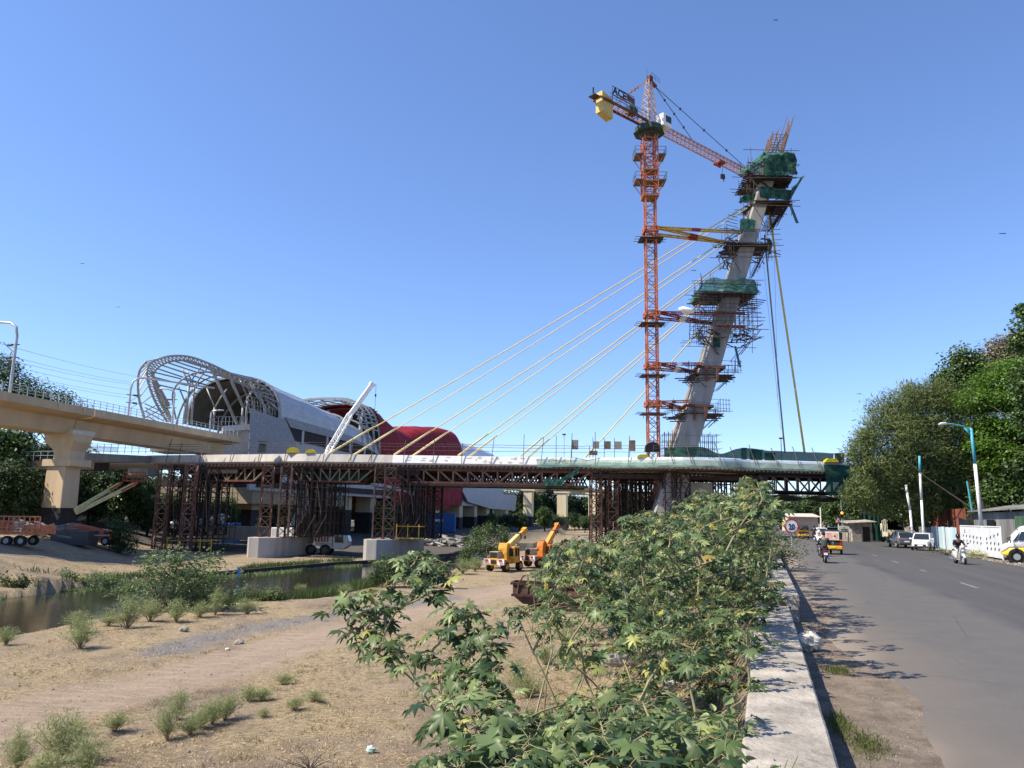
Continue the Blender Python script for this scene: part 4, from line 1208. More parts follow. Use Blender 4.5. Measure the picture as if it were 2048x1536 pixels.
# --- near pier with two caps
PX = U(128, 1000, 97)
def boxsec(x, y, z, wx, wy, ang):
    ca, sa = math.cos(ang), math.sin(ang)
    return [V((x + a * ca - b * sa, y + a * sa + b * ca, z)) for a, b in ((-wx / 2, -wy / 2), (wx / 2, -wy / 2), (wx / 2, wy / 2), (-wx / 2, wy / 2))]
def solid(mb, secs):
    mb.grid(secs, True); b = len(mb.v); mb.v.extend([tuple(p) for p in secs[-1]] + [tuple(p) for p in secs[0]]); n = len(secs[0])
    mb.f.append(tuple(range(b, b + n))); mb.f.append(tuple(range(b + 2 * n - 1, b + n - 1, -1)))
    return mb
zcap2 = U(140, 925, 97).z; ztop = ZV - 3.25; px_, py_ = vaxis(97).x + .5, 97.5; an = -.35
pr_ = thing('viaduct_pier', 'big beige viaduct pier with two stepped caps and a black base, at the left', 'pier', (px_, py_, -1.5), world=True, group='metro viaduct piers')
mb = MB(); solid(mb, [boxsec(px_, py_, 2.3, 3.3, 2.4, an), boxsec(px_, py_, zcap2 - .5, 3.1, 2.3, an)]); mb.build('lower_shaft', BEIGE2, pr_, bevel=.12)
mb = MB(); solid(mb, [boxsec(px_, py_, -1.8, 3.4, 2.5, an), boxsec(px_, py_, 2.3, 3.35, 2.45, an)]); mb.build('black_base', PBLK, pr_)
mb = MB(); solid(mb, [boxsec(px_ + .3, py_, zcap2 - .5, 4.8, 3.0, an), boxsec(px_ + .3, py_, zcap2 + .35, 4.8, 3.0, an)]); mb.build('middle_cap', BEIGE2, pr_)
mb = MB(); solid(mb, [boxsec(px_ + .5, py_, zcap2 + .35, 2.7, 2.2, an), boxsec(px_ + .5, py_, ztop - 2.0, 2.7, 2.2, an), boxsec(px_ + .2, py_, ztop - .9, 4.8, 2.6, an), boxsec(px_ + .2, py_, ztop, 4.9, 2.8, an)]); mb.build('upper_shaft', BEIGE2, pr_)
mb = MB(); solid(mb, [boxsec(px_ + .2, py_, ztop, 5.0, 3.2, an), boxsec(px_ + .2, py_, ztop + .02 + .55, 5.0, 3.2, an)]); mb.build('top_cap', mat('pale cap', (.55, .50, .42), .8), pr_)
# small walkway parapet and beam joining the bridge end to the pier
lk = thing('walkway_ramp', 'short grey concrete ramp with mesh railing joining the bridge to the beige pier', 'ramp', (-56, 108, 8), world=True)
mb = MB(); mb.prism([U(160, 905, 103), U(300, 912, 116), U(300, 925, 116), U(160, 922, 103)], (0, 3.5, 0)); mb.build('ramp_slab', PYC, lk)
mb = MB()
for px in range(165, 420, 14):
    yy = 103 + 14 * min(1, (px - 165) / 140); p = U(px, 907, yy); mb.beam(p, p + V((0, 0, 1.35)), .06)
mb.build('rail_post', GALV, lk)
mb = MB()
for z in (.3, .8, 1.3): mb.beam(U(165, 907, 103) + V((0, 0, z)), U(305, 907, 117) + V((0, 0, z)), .05); mb.beam(U(305, 907, 117) + V((0, 0, z)), U(420, 907, 117) + V((0, 0, z)), .05)
mb.build('handrail', GALV, lk)
mb = MB(); a_, b_ = U(150, 900, 104), U(235, 905, 112)
mb.grid([[a_.lerp(b_, i / 8) + V((0, 0, k * .8)) for k in range(2)] for i in range(9)]); mb.build('mesh_panel', mat('pale mesh', (.3, .33, .33), .8, alpha=.4), lk)
mb = MB(); mb.prism([U(256, 936, 112), U(295, 936, 112), U(295, 950, 112), U(256, 950, 112)], (0, 4, 0)); mb.build('cross_beam', PYC, lk)
# dark walkway structure left of pier
mb = MB(); a_, b_ = V((-86, 118, 8.2)), V((-57, 108, 8.2))
mb.beam(a_, b_, 2.6, 1.3); wk = thing('footbridge', 'dark walkway passing behind the beige pier under the trees', 'footbridge', (-70, 112, 7), world=True); mb.build('walkway_beam', DARKC, wk)
mb = MB()
for i in range(24): p = a_.lerp(b_, i / 23) + V((0, -1.2, .6)); mb.beam(p, p + V((0, 0, 1.4)), .06)
mb.beam(a_ + V((0, -1.2, 2)), b_ + V((0, -1.2, 2)), .06); mb.beam(a_ + V((0, -1.2, 1.4)), b_ + V((0, -1.2, 1.4)), .06); mb.build('railing', GALV, wk)
mb = MB(); mb.box((-84, 118, 3), (1.6, 1.6, 9.4)); mb.build('support', DARKC, wk)
# --- station piers: simple far piers
def farpier(lab, px, Y, ztop_, w_=3.0, d_=2.2, mt=BEIGE2, zg=-2.4, blk=2.5, cap=True, an_=-.28):
    x = U(px, 1000, Y).x
    th = thing('viaduct_pier', lab, 'pier', (x, Y, zg), world=True, group='metro viaduct piers')
    mb = MB(); solid(mb, [boxsec(x, Y, zg + blk, w_, d_, an_), boxsec(x, Y, ztop_ - (1 if cap else 0), w_, d_, an_)]); mb.build('shaft', mt, th, bevel=.08)
    mb = MB(); solid(mb, [boxsec(x, Y, zg - .8, w_ * 1.02, d_ * 1.02, an_), boxsec(x, Y, zg + blk, w_ * 1.02, d_ * 1.02, an_)]); mb.build('black_base', PBLK, th)
    if cap:
        mb = MB(); solid(mb, [boxsec(x, Y, ztop_ - 1, w_, d_, an_), boxsec(x, Y, ztop_ - .5, w_ * 1.7, d_ * 1.2, an_), boxsec(x, Y, ztop_, w_ * 1.7, d_ * 1.2, an_)]); mb.build('cap', mt, th)
farpier('beige station pier seen just left of the left footing towers', 497, 148, 7, 3.6, 3, BEIGE2, -1.5, 4, cap=False)
farpier('dim station pier between the two footings, behind the white crane', 676, 180, 8, 5.6, 3, BEIGE2, -1.6, 4.5, cap=False)
farpier('second dim station pier, hidden partly by the right trestle pair', 732, 191, 8, 4, 3, BEIGE2, -1.6, 4, cap=False)
farpier('first station pier under the red cladding', 857, 226, 5.5, 6.0, 3.0, BEIGE2, -1.0, 2.6, cap=False)
farpier('second station pier under the grey soffit', 905, 246, 7, 6.0, 3.0, BEIGE2, -1.2, 2.6, cap=False)
farpier('third station pier under the grey soffit', 937, 259, 7.2, 5.4, 3.0, BEIGE2, -1.2, 2.8, cap=False)
farpier('fourth station pier under the grey soffit', 963, 270, 7.2, 5.0, 3.2, BEIGE2, -1.0, 3, cap=False)
farpier('cream pier with leaf shadows at the far end of the station', 1003, 290, 7.6, 4.6, 3, CREAM, -.5, 0.3, cap=False)
farpier('lone cream viaduct pier left of the last one, before the dark trees', 1057, 300, 12.2, 3.4, 3.2, CREAM, -2.0, 4)
farpier('brightly lit cream viaduct pier behind the orange crane boom', 1125, 300, 11.6, 3.6, 3.2, CREAM, -2.0, 4)
farpier('far viaduct pier glimpsed behind the trestle towers', 1186, 330, 12.2, 3.4, 3.2, CREAM, -2.0, 4)
# --- station body
sta = thing('metro_station', 'large domed metro station with grey ribbed shell, red swooping roof and open steel ribs', 'station', (-40, 190, 5), world=True)
DA = V((.292, .9565, 0)).normalized(); DN = V((DA.y, -DA.x, 0)); A0 = V((-54.6, 150, 0))
def S(a, b, z): return A0 + DA * a + DN * b + V((0, 0, z))
def arch(a, hw, zb, zt, n=26, pw=1.0, off=0.0, lean=0.0):
    r_ = []
    for i in range(n + 1):
        t = math.pi * i / n
        cx, cz = math.cos(t), max(0.0, math.sin(t))
        x = math.copysign(abs(cx) ** (.85 * pw), cx) * hw; z = zb + (zt - zb) * cz ** (.8 * pw)
        r_.append(S(a + lean * cz, x + off, z))
    return r_
def shell(name, specs, mt, lab=None, sub=6, pw=1.0):
    rows = []
    for s0, s1 in zip(specs, specs[1:]):
        for i in range(sub):
            f = i / sub; g = f * f * (3 - 2 * f)
            p = [a + (b - a) * f for a, b in zip(s0, s1)]
            rows.append(arch(*[p[0], p[1], p[2], s0[3] + (s1[3] - s0[3]) * g], pw=pw, n=40))
    rows.append(arch(*specs[-1], pw=pw, n=40))
    mb = MB(); mb.grid(rows)
    return props(mb.build(name, mt, sta, smooth=True), lab), rows
s1, rows1 = shell('roof_shell', [(0, 10.6, 19.5, 28.3), (10, 10.7, 19.4, 27.2), (22, 10.7, 19.2, 25.6), (34, 10.6, 18.4, 23.6), (50, 10.5, 12, 21.0)], SHELL, 'pale grey curved sheet roof shell')
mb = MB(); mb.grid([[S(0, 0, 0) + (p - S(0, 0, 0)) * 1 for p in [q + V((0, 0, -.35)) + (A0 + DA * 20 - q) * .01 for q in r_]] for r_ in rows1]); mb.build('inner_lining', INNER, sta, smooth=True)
mb = MB(); e = rows1[0]; rowsF = rows1; rows1 = [r_[::2] for r_ in rows1]
for a, b in zip(e, e[1:]): mb.beam(a, b, .5, .45)
mb.build('rim', GREYS, sta)
for a in range(1, 7):
    r_ = arch(-.5 + a * 8.5, 9.9, 12, 26.9 - a * .35); mb = MB()
    for p, q in zip(r_, r_[1:]): mb.beam(p, q, .35)
    mb.build('roof_rib', GREYS, sta)
for rws, nm, mt_ in ((rowsF, 'sheet_seam', SHELL),):
    for k in range(2, 40, 3):
        mb = MB()
        for p, q in zip([r_[k] for r_ in rws], [r_[k] for r_ in rws][1:]): mb.beam(p, q, .10)
        mb.build(nm, mt_, s1)
# side cladding under the shell (faces right / camera)
def side(name, pts, mt, push=-.6, lab=None):
    mb = MB(); mb.prism(pts, DN * push); return props(mb.build(name, mt, sta), lab)
side('side_wall', [S(-8, 10.7, 6.0), S(60, 10.5, 6.0), S(60, 10.5, 12), S(40, 10.6, 17), S(30, 10.7, 19), S(2, 10.75, 19.6), S(-8, 10.8, 20.3)], SIDEG)
side('side_panel', [S(-9.3, 11.1, 8.5), S(-1, 11.1, 8.5), S(8, 11.1, 11), S(5, 11.1, 16), S(1.5, 11.1, 19.6), S(-9.8, 11.1, 20.4)], PERF, -.15, 'perforated darker grey panel')
side('window_band', [S(2.0, 10.95, 18.6), S(5, 10.95, 16.1), S(44, 10.95, 15.2), S(41, 10.95, 16.3), S(32, 10.95, 17.8)], mat('dark interior', (.03, .03, .03), .9, var=0), -.1)
side('eave_panel', [S(1.0, 11.2, 20.3), S(3, 11.2, 18.5), S(33, 11.2, 17.7), S(28, 11.2, 19.2)], PERF, -.12)
for a in (7.5, 17, 27, 34):
    side('mullion', [S(a, 11.0, 18.6 - a * .02), S(a + .8, 11.0, 18.6 - a * .02), S(a + .8, 11.0, 15.6), S(a, 11.0, 15.6)], SIDEG, -.1)
side('side_wall', [S(96, 10.45, 5.0), S(146, 10.0, 5.0), S(146, 10.0, 14.5), S(96, 10.45, 16)], SIDEG)
# second opening ribs (between the grey and red shells)
r2 = arch(64, 10.5, 10, 29.5); 
for k, (a, t) in enumerate(((34, 29.0), (37, 29.4), (40, 29.3), (43, 29.0))):
    r_ = arch(a, 10.6, 11, t, lean=-1, pw=.62); mb = MB()
    for p, q in zip(r_, r_[1:]): mb.beam(p, q, .42)
    mb.build('open_rib', GREYS, sta)
mb = MB()
for i in range(3, 25):
    ra, rb = arch(32, 10.6, 14, 28.4, pw=.62), arch(46, 10.6, 11, 29.0, pw=.62)
    mb.beam(ra[i], rb[i], .22)
for i in range(3, 22, 2): mb.beam(ra[i], rb[i + 2], .18)
mb.build('purlin', GREYS, sta)
for i in (4, 8, 18):
    mb = MB(); mb.beam(S(34, -8 + i * .9, 12), S(40, -10 + i * .95, 27), .5); mb.build('column', GREYS, sta)
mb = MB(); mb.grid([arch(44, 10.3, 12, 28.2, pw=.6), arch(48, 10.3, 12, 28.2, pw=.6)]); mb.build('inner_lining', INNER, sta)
mb = MB(); r_ = arch(47.9, 10.2, 12, 28.0, pw=.6); mb.v = [tuple(p) for p in r_]; mb.f = [tuple(range(len(r_)))]; mb.build('dark_end_wall', mat('dark interior', (.03, .03, .03), .9, var=0), sta)
# red swoop shell
s2, rows2 = shell('red_roof_shell', [(43, 10.8, 10, 28.9), (50, 11.0, 8, 26.8), (57, 11.1, 6, 25.2), (64, 11.2, 5, 24.5), (72, 11.3, 5, 26.3), (80, 11.4, 5, 27.6), (92, 11.4, 5, 28.7), (99, 11.2, 5, 28.8), (101.5, 10.6, 7, 28.0), (102.3, 9.6, 9, 26.0)], REDS, 'deep red cladded swooping roof shell', pw=.55)
for k in range(1, len(rows2) - 1, 2):
    mb = MB(); r_ = rows2[k]
    for p, q in zip(r_, r_[1:]): mb.beam(p, q, .08)
    mb.build('cladding_seam', REDS, s2)
side('red_skirt', [S(50, 11.2, 12), S(50, 11.2, 4.2), S(86, 11.2, 3.6), S(92, 11.2, 5.0), S(97, 11.2, 9), S(98, 11.2, 12)], REDS, -.5)
s3, rows3 = shell('white_roof_shell', [(98, 10.4, 14, 26.6), (118, 10.5, 14, 26.4), (138, 10.2, 13, 25.8), (150, 9.6, 12, 24.0)], SHELLW, 'white curved roof shell at the far end', pw=.7)
mb = MB()
for i in range(2, 25): mb.beam(arch(148, 9.8, 12, 24.2)[i], arch(163, 8.6, 12, 20.5)[i], .2)
for a, h_, t_ in ((153, 9.4, 23.2), (158, 9.0, 22), (163, 8.6, 20.5)):
    r_ = arch(a, h_, 10, t_)
    for p, q in zip(r_, r_[1:]): mb.beam(p, q, .3)
mb.build('open_end_frame', GREYS, sta)
side('far_window', [S(120, 10.9, 15.5), S(127, 10.9, 15.3), S(127, 10.9, 21), S(120, 10.9, 21)], GLASS, -.1)
side('soffit_skirt', [S(36, 11.3, 9.8), S(64, 11.3, 8.0), S(64, 11.3, 7.0), S(36, 11.3, 9.2)], SIDEG, -.3)
side('soffit_skirt', [S(98, 11.6, 9.8), S(158, 11.6, 9.8), S(156, 11.6, 4.0), S(126, 11.6, 4.4), S(104, 11.6, 6.2)], SIDEG, -.5)
mb = MB(); mb.prism([S(-6, -10.5, 6.6), S(158, -9.5, 6.6), S(158, 11, 6.6), S(-6, 11, 6.6)], (0, 0, 1.2)); mb.build('platform_slab', DARKC, sta)
mb = MB(); mb.prism([S(-6, -10.5, 3.6), S(30, -10.5, 3.6), S(30, 10, 3.6), S(-6, 10, 3.6)], (0, 0, 2.9)); mb.build('concourse_box', mat('dim cream soffit', (.32, .26, .17), .85), sta)
# front block where the viaduct ends
BLKC = mat('pale station block', (.50, .50, .49), .8, var=.1, scale=.5)
q0, q1, q2, q3 = U(450, 858, 139), U(497, 852, 144), U(500, 925, 144), U(432, 925, 139)
mb = MB(); mb.prism([q0, q1, q2, q3], (-4, 10, 0)); mb.build('front_block', BLKC, sta)
mb = MB(); mb.prism([U(446, 852, 138), U(500, 848, 143.6), U(500, 859, 143.6), U(446, 863, 138)], (-4, 10, 0)); mb.build('block_cap', mat('white cap', (.66, .65, .63), .8), sta)
mb = MB()
for i in range(9):
    p = U(436 + i * 7.2, 852, 137.6 + i * .7); mb.beam(p, p + V((0, 0, 1.7)), .07)
for z in (.8, 1.7): mb.beam(U(436, 852, 137.6) + V((0, 0, z)), U(494, 852, 143.2) + V((0, 0, z)), .07)
mb.build('balcony_rail', GALV, sta)
mb = MB(); mb.prism([U(300, 895, 128), U(345, 895, 128), U(420, 862 + 33, 134), U(420, 903, 134), U(300, 903, 128)], (0, 6, 0)); mb.build('lower_block', BLKC, sta)
# --- open skeleton canopy
def Lp(pts, nn=5):
    """smooth polyline through (px,py,Y)"""
    P = [U(*p) for p in pts]; out = []
    for i in range(len(P) - 1):
        p0, p1, p2, p3 = P[max(i - 1, 0)], P[i], P[i + 1], P[min(i + 2, len(P) - 1)]
        for k in range(nn):
            t = k / nn
            out.append(.5 * ((2 * p1) + (-p0 + p2) * t + (2 * p0 - 5 * p1 + 4 * p2 - p3) * t * t + (-p0 + 3 * p1 - 3 * p2 + p3) * t ** 3))
    out.append(P[-1]); return out
outer = Lp([(334, 843, 133), (309, 800, 129), (294, 752, 126), (302, 726, 126), (334, 713, 127), (376, 713, 130), (418, 727, 134), (462, 747, 138), (512, 765, 143), (545, 792, 147), (551, 832, 148)])
inner = Lp([(343, 843, 133), (320, 803, 130), (306, 760, 127.5), (314, 737, 127.5), (340, 723, 128.5), (378, 722, 131), (416, 737, 135), (458, 757, 139), (503, 777, 143.6), (534, 800, 147), (541, 832, 148)])
for L_ in (outer, inner):
    mb = MB(); mb.path(L_, .20, 8); mb.build('canopy_arch', GREYS, sta, smooth=True)
mb = MB()
for i in range(len(outer) - 1):
    mb.beam(outer[i], inner[i], .12); mb.beam(outer[i], inner[i + 1], .12)
mb.build('arch_lacing', GREYS, sta)
edge = Lp([(293, 723, 123), (279, 742, 123), (276, 772, 123.5), (279, 802, 124.5), (289, 836, 126)])
mb = MB(); mb.path(edge, .2, 8); mb.build('canopy_edge_pipe', GREYS, sta, smooth=True)
mid1 = Lp([(352, 838, 138), (345, 800, 137), (350, 775, 136.5), (375, 752, 137), (412, 744, 139), (455, 752, 143), (495, 775, 147), (512, 830, 149)])
mid2 = arch(-3.5, 10.6, 13.0, 28.2)
mb = MB(); mb.path(mid1, .17, 8); mb.build('canopy_arch', GREYS, sta, smooth=True)
mb = MB(); mb.path(mid2, .2, 8); mb.build('canopy_arch', GREYS, sta, smooth=True)
for k in range(9, 49, 2):
    i = k; j = int((len(rows1[0]) - 1) * (1 - (i / (len(inner) - 1))) )
    mb = MB(); mb.beam(inner[i], rows1[0][j], .17, .22); mb.build('purlin', GREYS, sta)
mb = MB()
for i in range(0, 21, 2):
    j = min(len(outer) - 1, int(21 - i * .9)); mb.beam(edge[i], outer[j], .14)
mb.build('edge_purlin', GREYS, sta)
mb = MB()
for (a, b) in (((289, 807), (330, 826)), ((290, 815), (330, 834)), ((291, 823), (328, 842)), ((293, 832), (325, 849))): mb.beam(U(*a, 125), U(*b, 130), .14)
mb.build('lower_purlin', GREYS, sta)
for (a, ya, b, yb) in (((418, 727), 134, (476, 852), 142), ((301, 743), 127, (345, 846), 131), ((462, 760), 139, (487, 815), 143), ((301, 743), 127, (338, 812), 131), ((500, 770), 143, (548, 840), 148)):
    mb = MB(); mb.tube(U(*a, ya), U(*b, yb), .27, n=8); mb.build('diagonal_strut', GREYS, sta, smooth=True)
for (px, py, pt, Y) in ((367, 848, 806, 137), (382, 848, 775, 139), (371, 848, 770, 141), (426, 858, 815, 141), (483, 852, 812, 143), (491, 852, 795, 145)):
    p, q = U(px, py, Y), U(px, pt, Y)
    mb = MB(); mb.tube(p, V((p.x, Y, q.z)), .22, n=8)
    t = V((p.x, Y, q.z))
    for dx in (-1.9, 1.9): mb.path([t, t + V((dx * .5, 0, 1.9)), t + V((dx, .3, 3.6))], .14, 6)
    mb.build('tree_column', GREYS, sta, smooth=True)
gm = MB()
for i in range(9):
    gm.beam(U(497 + i * 6, 792 + i * 3, 144 + i * .4), U(499 + i * 5.7, 826 + i * 2, 144 + i * .4), .13)
for k in range(5): gm.beam(U(495, 792 + k * 8, 144), U(550, 806 + k * 7, 148), .13)
gm.build('cladding_grid', GREYS, sta)
# OCS masts and wires
def ocs(lab, base, arm_to, h, armh):
    th = thing('overhead_line_mast', lab, 'overhead mast', base, world=True, group='overhead line masts on the viaduct')
    b = V(base); t = b + V((0, 0, h)); e = V(arm_to)
    mb = MB(); mb.tube(b, t, .17, .15, 8); mb.build('mast', GALV, th)
    d = V((e.x - t.x, e.y - t.y, 0)); L_ = d.length; d.normalize()
    pts = [t, t + V((0, 0, armh * .6)) + d * .25, t + V((0, 0, armh * .93)) + d * 1.1, t + V((0, 0, armh)) + d * 2.2, V((e.x, e.y, t.z + armh * 1.02))]
    mb = MB(); mb.path(pts, .14, 8); mb.build('portal_arm', GALV, th, smooth=True)
    for z in (.62, .84):
        c = b + V((0, 0, h * z))
        mb = MB(); mb.beam(c - d * .5, c + d * 1.1, .10); mb.beam(c + V((0, 0, -1)), c + d * 1.8 + V((0, 0, .35)), .06); mb.tube(c + d * .5, c + d * 1.1, .14, n=8); mb.build('cantilever', STEEL, th)
    return th
m1 = U(19, 790, 84); ocs('steel overhead line mast with curved arm near the left edge', (m1.x, 84, ZV), (m1.x - 8, 86, 0), 6.6, 1.6)
m2 = U(256, 833, 113.5); ocs('steel overhead line mast with arched arm, in front of the station ribs', (m2.x, m2.y, ZV), (m2.x + 8.3, 124, 0), 5.3, 2.0)
m3 = U(344, 846, 122); ocs('slender overhead line mast between the open station ribs', (m3.x, m3.y, ZV), (m3.x - 2.5, 122, 0), 6.0, .8)
m4 = U(419, 866, 133); ocs('overhead line mast at the station mouth', (m4.x, m4.y, ZV), (m4.x + 2, 133, 0), 4.4, .5)
for k, (a, b) in enumerate((((0, 682), (290, 756)), ((0, 702), (264, 765)), ((0, 712), (264, 769)), ((0, 722), (262, 780)), ((0, 735), (262, 791)), ((0, 739), (262, 797)))):
    P0, P1 = U(a[0] - 60, a[1] - 12, 72), U(b[0], b[1], 118); mb = MB()
    mb.path([P0.lerp(P1, f / 8) + V((0, 0, -.35 * math.sin(math.pi * f / 8))) for f in range(9)], .022, 4)
    mb.build('overhead_wire', GALV, label='thin overhead line wire, number %s from the top, above the left viaduct' % ('first', 'second', 'third', 'fourth', 'fifth', 'sixth')[k], cat='wire', group='overhead wires above the viaduct')
# ================================================================ MACHINES ON THE FAR BANK
ORG = mat('orange machine paint', (.36, .075, .025), .55, var=.2, scale=2)
TYRE = mat('tyre rubber', (.018, .018, .018), .9, var=.2)
BOOMY = mat('pale boom paint', (.60, .48, .22), .55, var=.2)
def wheel(mb_t, mb_r, c, r, w_, ax):
    mb_t.disc(c, ax, r, w_, 20); c = V(c)
    mb_r.disc(c, ax, r * .55, w_ + .05, 14)
def add_wheels(th, cs, r, w_, ax, rim, rimcol=None):
    for c in cs:
        a, b = MB(), MB(); wheel(a, b, c, r, w_, ax); t = a.build('wheel', TYRE, th); b.build('rim', rimcol or rim, t)
# boom lift
bl = U(183, 1046, 92); zg = hz(bl.x, 92)
th = thing('boom_lift', 'orange boom lift reaching its twin pale booms up to the falsework', 'boom lift', (bl.x, 92, zg), world=True)
mb = MB(); mb.prism([(bl.x - 2.3, 91, zg + 1.2), (bl.x + 2.0, 91, zg + 1.1), (bl.x + 2.1, 91, zg + 1.5), (bl.x - .2, 91, zg + 2.1), (bl.x - 2.4, 91, zg + 2.5)], (0, 2.0, 0)); mb.build('turret', ORG, th, bevel=.1)
mb = MB(); mb.box((bl.x + .6, 92, zg + .9), (4.6, 2.3, .6)); mb.build('chassis', ORG, th, bevel=.06)
add_wheels(th, [(bl.x - 1.2, 91, zg + .5), (bl.x + 2.4, 91, zg + .5), (bl.x - 1.2, 93.2, zg + .5), (bl.x + 2.4, 93.2, zg + .5)], .5, .4, (0, 1, 0), GALV)
for a, b, r_ in (((150, 1020), (238, 968), .19), ((152, 1026), (268, 968), .22)):
    mb = MB(); mb.beam(U(*a, 92.5), U(*b, 98), r_ * 2, r_ * 1.8); mb.build('boom', BOOMY, th)
    mb = MB(); mb.beam(U(*a, 92.5).lerp(U(*b, 98), .75), U(*a, 92.5).lerp(U(*b, 98), 1.06), r_ * 2.3, r_ * 1.2); mb.build('boom_tip', ORG, th)
mb = MB(); c = U(268, 962, 99); 
for dx in (-1, 1):
    for dz in (0, .55, 1.1): mb.beam(c + V((-1.2, dx * .5, dz)), c + V((1.2, dx * .5, dz)), .07)
    for x in (-1.2, 0, 1.2): mb.beam(c + V((x, dx * .5, 0)), c + V((x, dx * .5, 1.1)), .07)
mb.box(c, (2.4, 1.1, .1)); mb.build('basket', ORG, th)
# orange open truck body at the left edge
tx = U(30, 1080, 76); zt0 = hz(tx.x, 76)
th = thing('trailer', 'rusty orange open sided trailer with slatted body at the left edge', 'trailer', (tx.x, 76, zt0), world=True)
OR2 = mat('rusty orange paint', (.50, .17, .085), .7, var=.35, scale=2.5)
mb = MB(); mb.box((tx.x - 1, 76, zt0 + 1.15), (7.4, 2.3, .2)); mb.box((tx.x + 2.2, 76, zt0 + 1.5), (2.0, 2.2, .9)); mb.build('bed', OR2, th)
mb = MB()
for i in range(16): mb.beam((tx.x - 4.6 + i * .5, 74.85, zt0 + 1.2), (tx.x - 4.6 + i * .5, 74.85, zt0 + 2.7), .09)
for z in (1.3, 1.7, 2.3, 2.75): mb.beam((tx.x - 4.7, 74.85, zt0 + z), (tx.x + 2.9, 74.85, zt0 + z), .10)
mb.build('slatted_side', OR2, th)
mb = MB(); mb.prism([(tx.x - 4.6, 75.0, zt0 + 1.3), (tx.x + .4, 75.0, zt0 + 1.3), (tx.x + .2, 75.0, zt0 + 2.3), (tx.x - 4.6, 75.0, zt0 + 2.4)], (0, .06, 0)); mb.build('side_panel', OR2, th)
add_wheels(th, [(tx.x - .2, 75.1, zt0 + .45), (tx.x + 1.2, 75.1, zt0 + .45), (tx.x - .2, 77, zt0 + .45), (tx.x + 1.2, 77, zt0 + .45)], .47, .35, (0, 1, 0), PYC)
mb = MB(); mb.beam((tx.x + 3, 76, zt0 + 1.1), (tx.x + 5.4, 76, zt0 + .8), .14); mb.build('drawbar', STEEL, th)
# white mobile crane with long boom
cw = G(672, 1102, ZB); CY = 112.5; cwx = U(672, 1080, CY).x; zc0 = hz(cwx, CY)
MCW = mat('dusty white crane paint', (.52, .50, .46), .6, var=.15)
th = thing('mobile_crane', 'dusty white truck crane with its long pale boom raised past the bridge deck', 'mobile crane', (cwx, CY, zc0), world=True)
mb = MB(); mb.prism([(cwx - .2, CY - 1.2, zc0 + .9), (cwx + 1.2, CY - 1.2, zc0 + .8), (cwx + 2.0, CY - 1.2, zc0 + 1.3), (cwx + 2.0, CY - 1.2, zc0 + 1.9), (cwx + 1.7, CY - 1.2, zc0 + 2.8), (cwx - .2, CY - 1.2, zc0 + 2.8)], (0, 2.4, 0)); cbn = mb.build('cab', MCW, th, bevel=.08)
mb = MB(); mb.prism([(cwx + .1, CY - 1.25, zc0 + 1.8), (cwx + 1.35, CY - 1.25, zc0 + 1.75), (cwx + 1.25, CY - 1.25, zc0 + 2.65), (cwx + .1, CY - 1.25, zc0 + 2.65)], (0, .05, 0)); mb.build('side_window', GLASS, cbn)
mb = MB(); mb.prism([(cwx + 2.04, CY - 1.05, zc0 + 1.95), (cwx + 2.04, CY + 1.05, zc0 + 1.95), (cwx + 1.76, CY + 1.05, zc0 + 2.75), (cwx + 1.76, CY - 1.05, zc0 + 2.75)], (.04, 0, 0)); mb.build('windscreen', mat('pale windscreen', (.12, .17, .20), .1, var=0), cbn)
mb = MB(); mb.box((cwx - 5, CY, zc0 + 1.25), (9.4, 2.2, .6)); mb.box((cwx - 1.6, CY, zc0 + 2.1), (2.6, 2.3, 1.0)); mb.build('chassis', MCW, th)
mb = MB()
for k in range(5): mb.box((cwx - 2.6 + k * .42, CY - 1.17, zc0 + 2.2), (.2, .03, .7))
mb.build('red_stripes', REDP, th)
add_wheels(th, [(cwx - k, CY - 1.1, zc0 + .75) for k in (1.2, 3.2, 7, 9)] + [(cwx - k, CY + 1.1, zc0 + .75) for k in (1.2, 7)], .75, .5, (0, 1, 0), STEEL)
# the superstructure and boom
p0 = U(577, 1078, 112); p1 = U(662, 895, 121.5); p2 = U(700, 830, 124); p3 = U(745, 768, 126)
mb = MB(); mb.lattice(p0, p1, .95, 16, leg=.2, br=.12, w2=.75); mb.beam(p0, p0.lerp(p1, .95), .6, .25); mb.build('lower_boom', WHT, th)
mb = MB(); mb.lattice(p1, p2, .75, 10, leg=.14, br=.09); mb.build('lattice_boom', WHT, th)
mb = MB(); mb.beam(p2 - (p3 - p2) * .1, p3, .62, .72); mb.beam(p3 - (p3 - p2) * .05, p3 + (p3 - p2) * .02, .8, .9); mb.build('upper_boom', WHT, th)
mb = MB(); mb.tube(p3 + V((.6, 0, 0)), p3 + V((.6, 0, -4.4)), .03, n=4); mb.box(p3 + V((.6, 0, -1.9)), (.25, .25, .4)); mb.build('hoist_rope', STEEL, th)
mb = MB(); mb.box(p0 + V((-.6, 0, .6)), (3.2, 2.4, 2.0)); mb.build('turntable_house', WHT, th, bevel=.1)
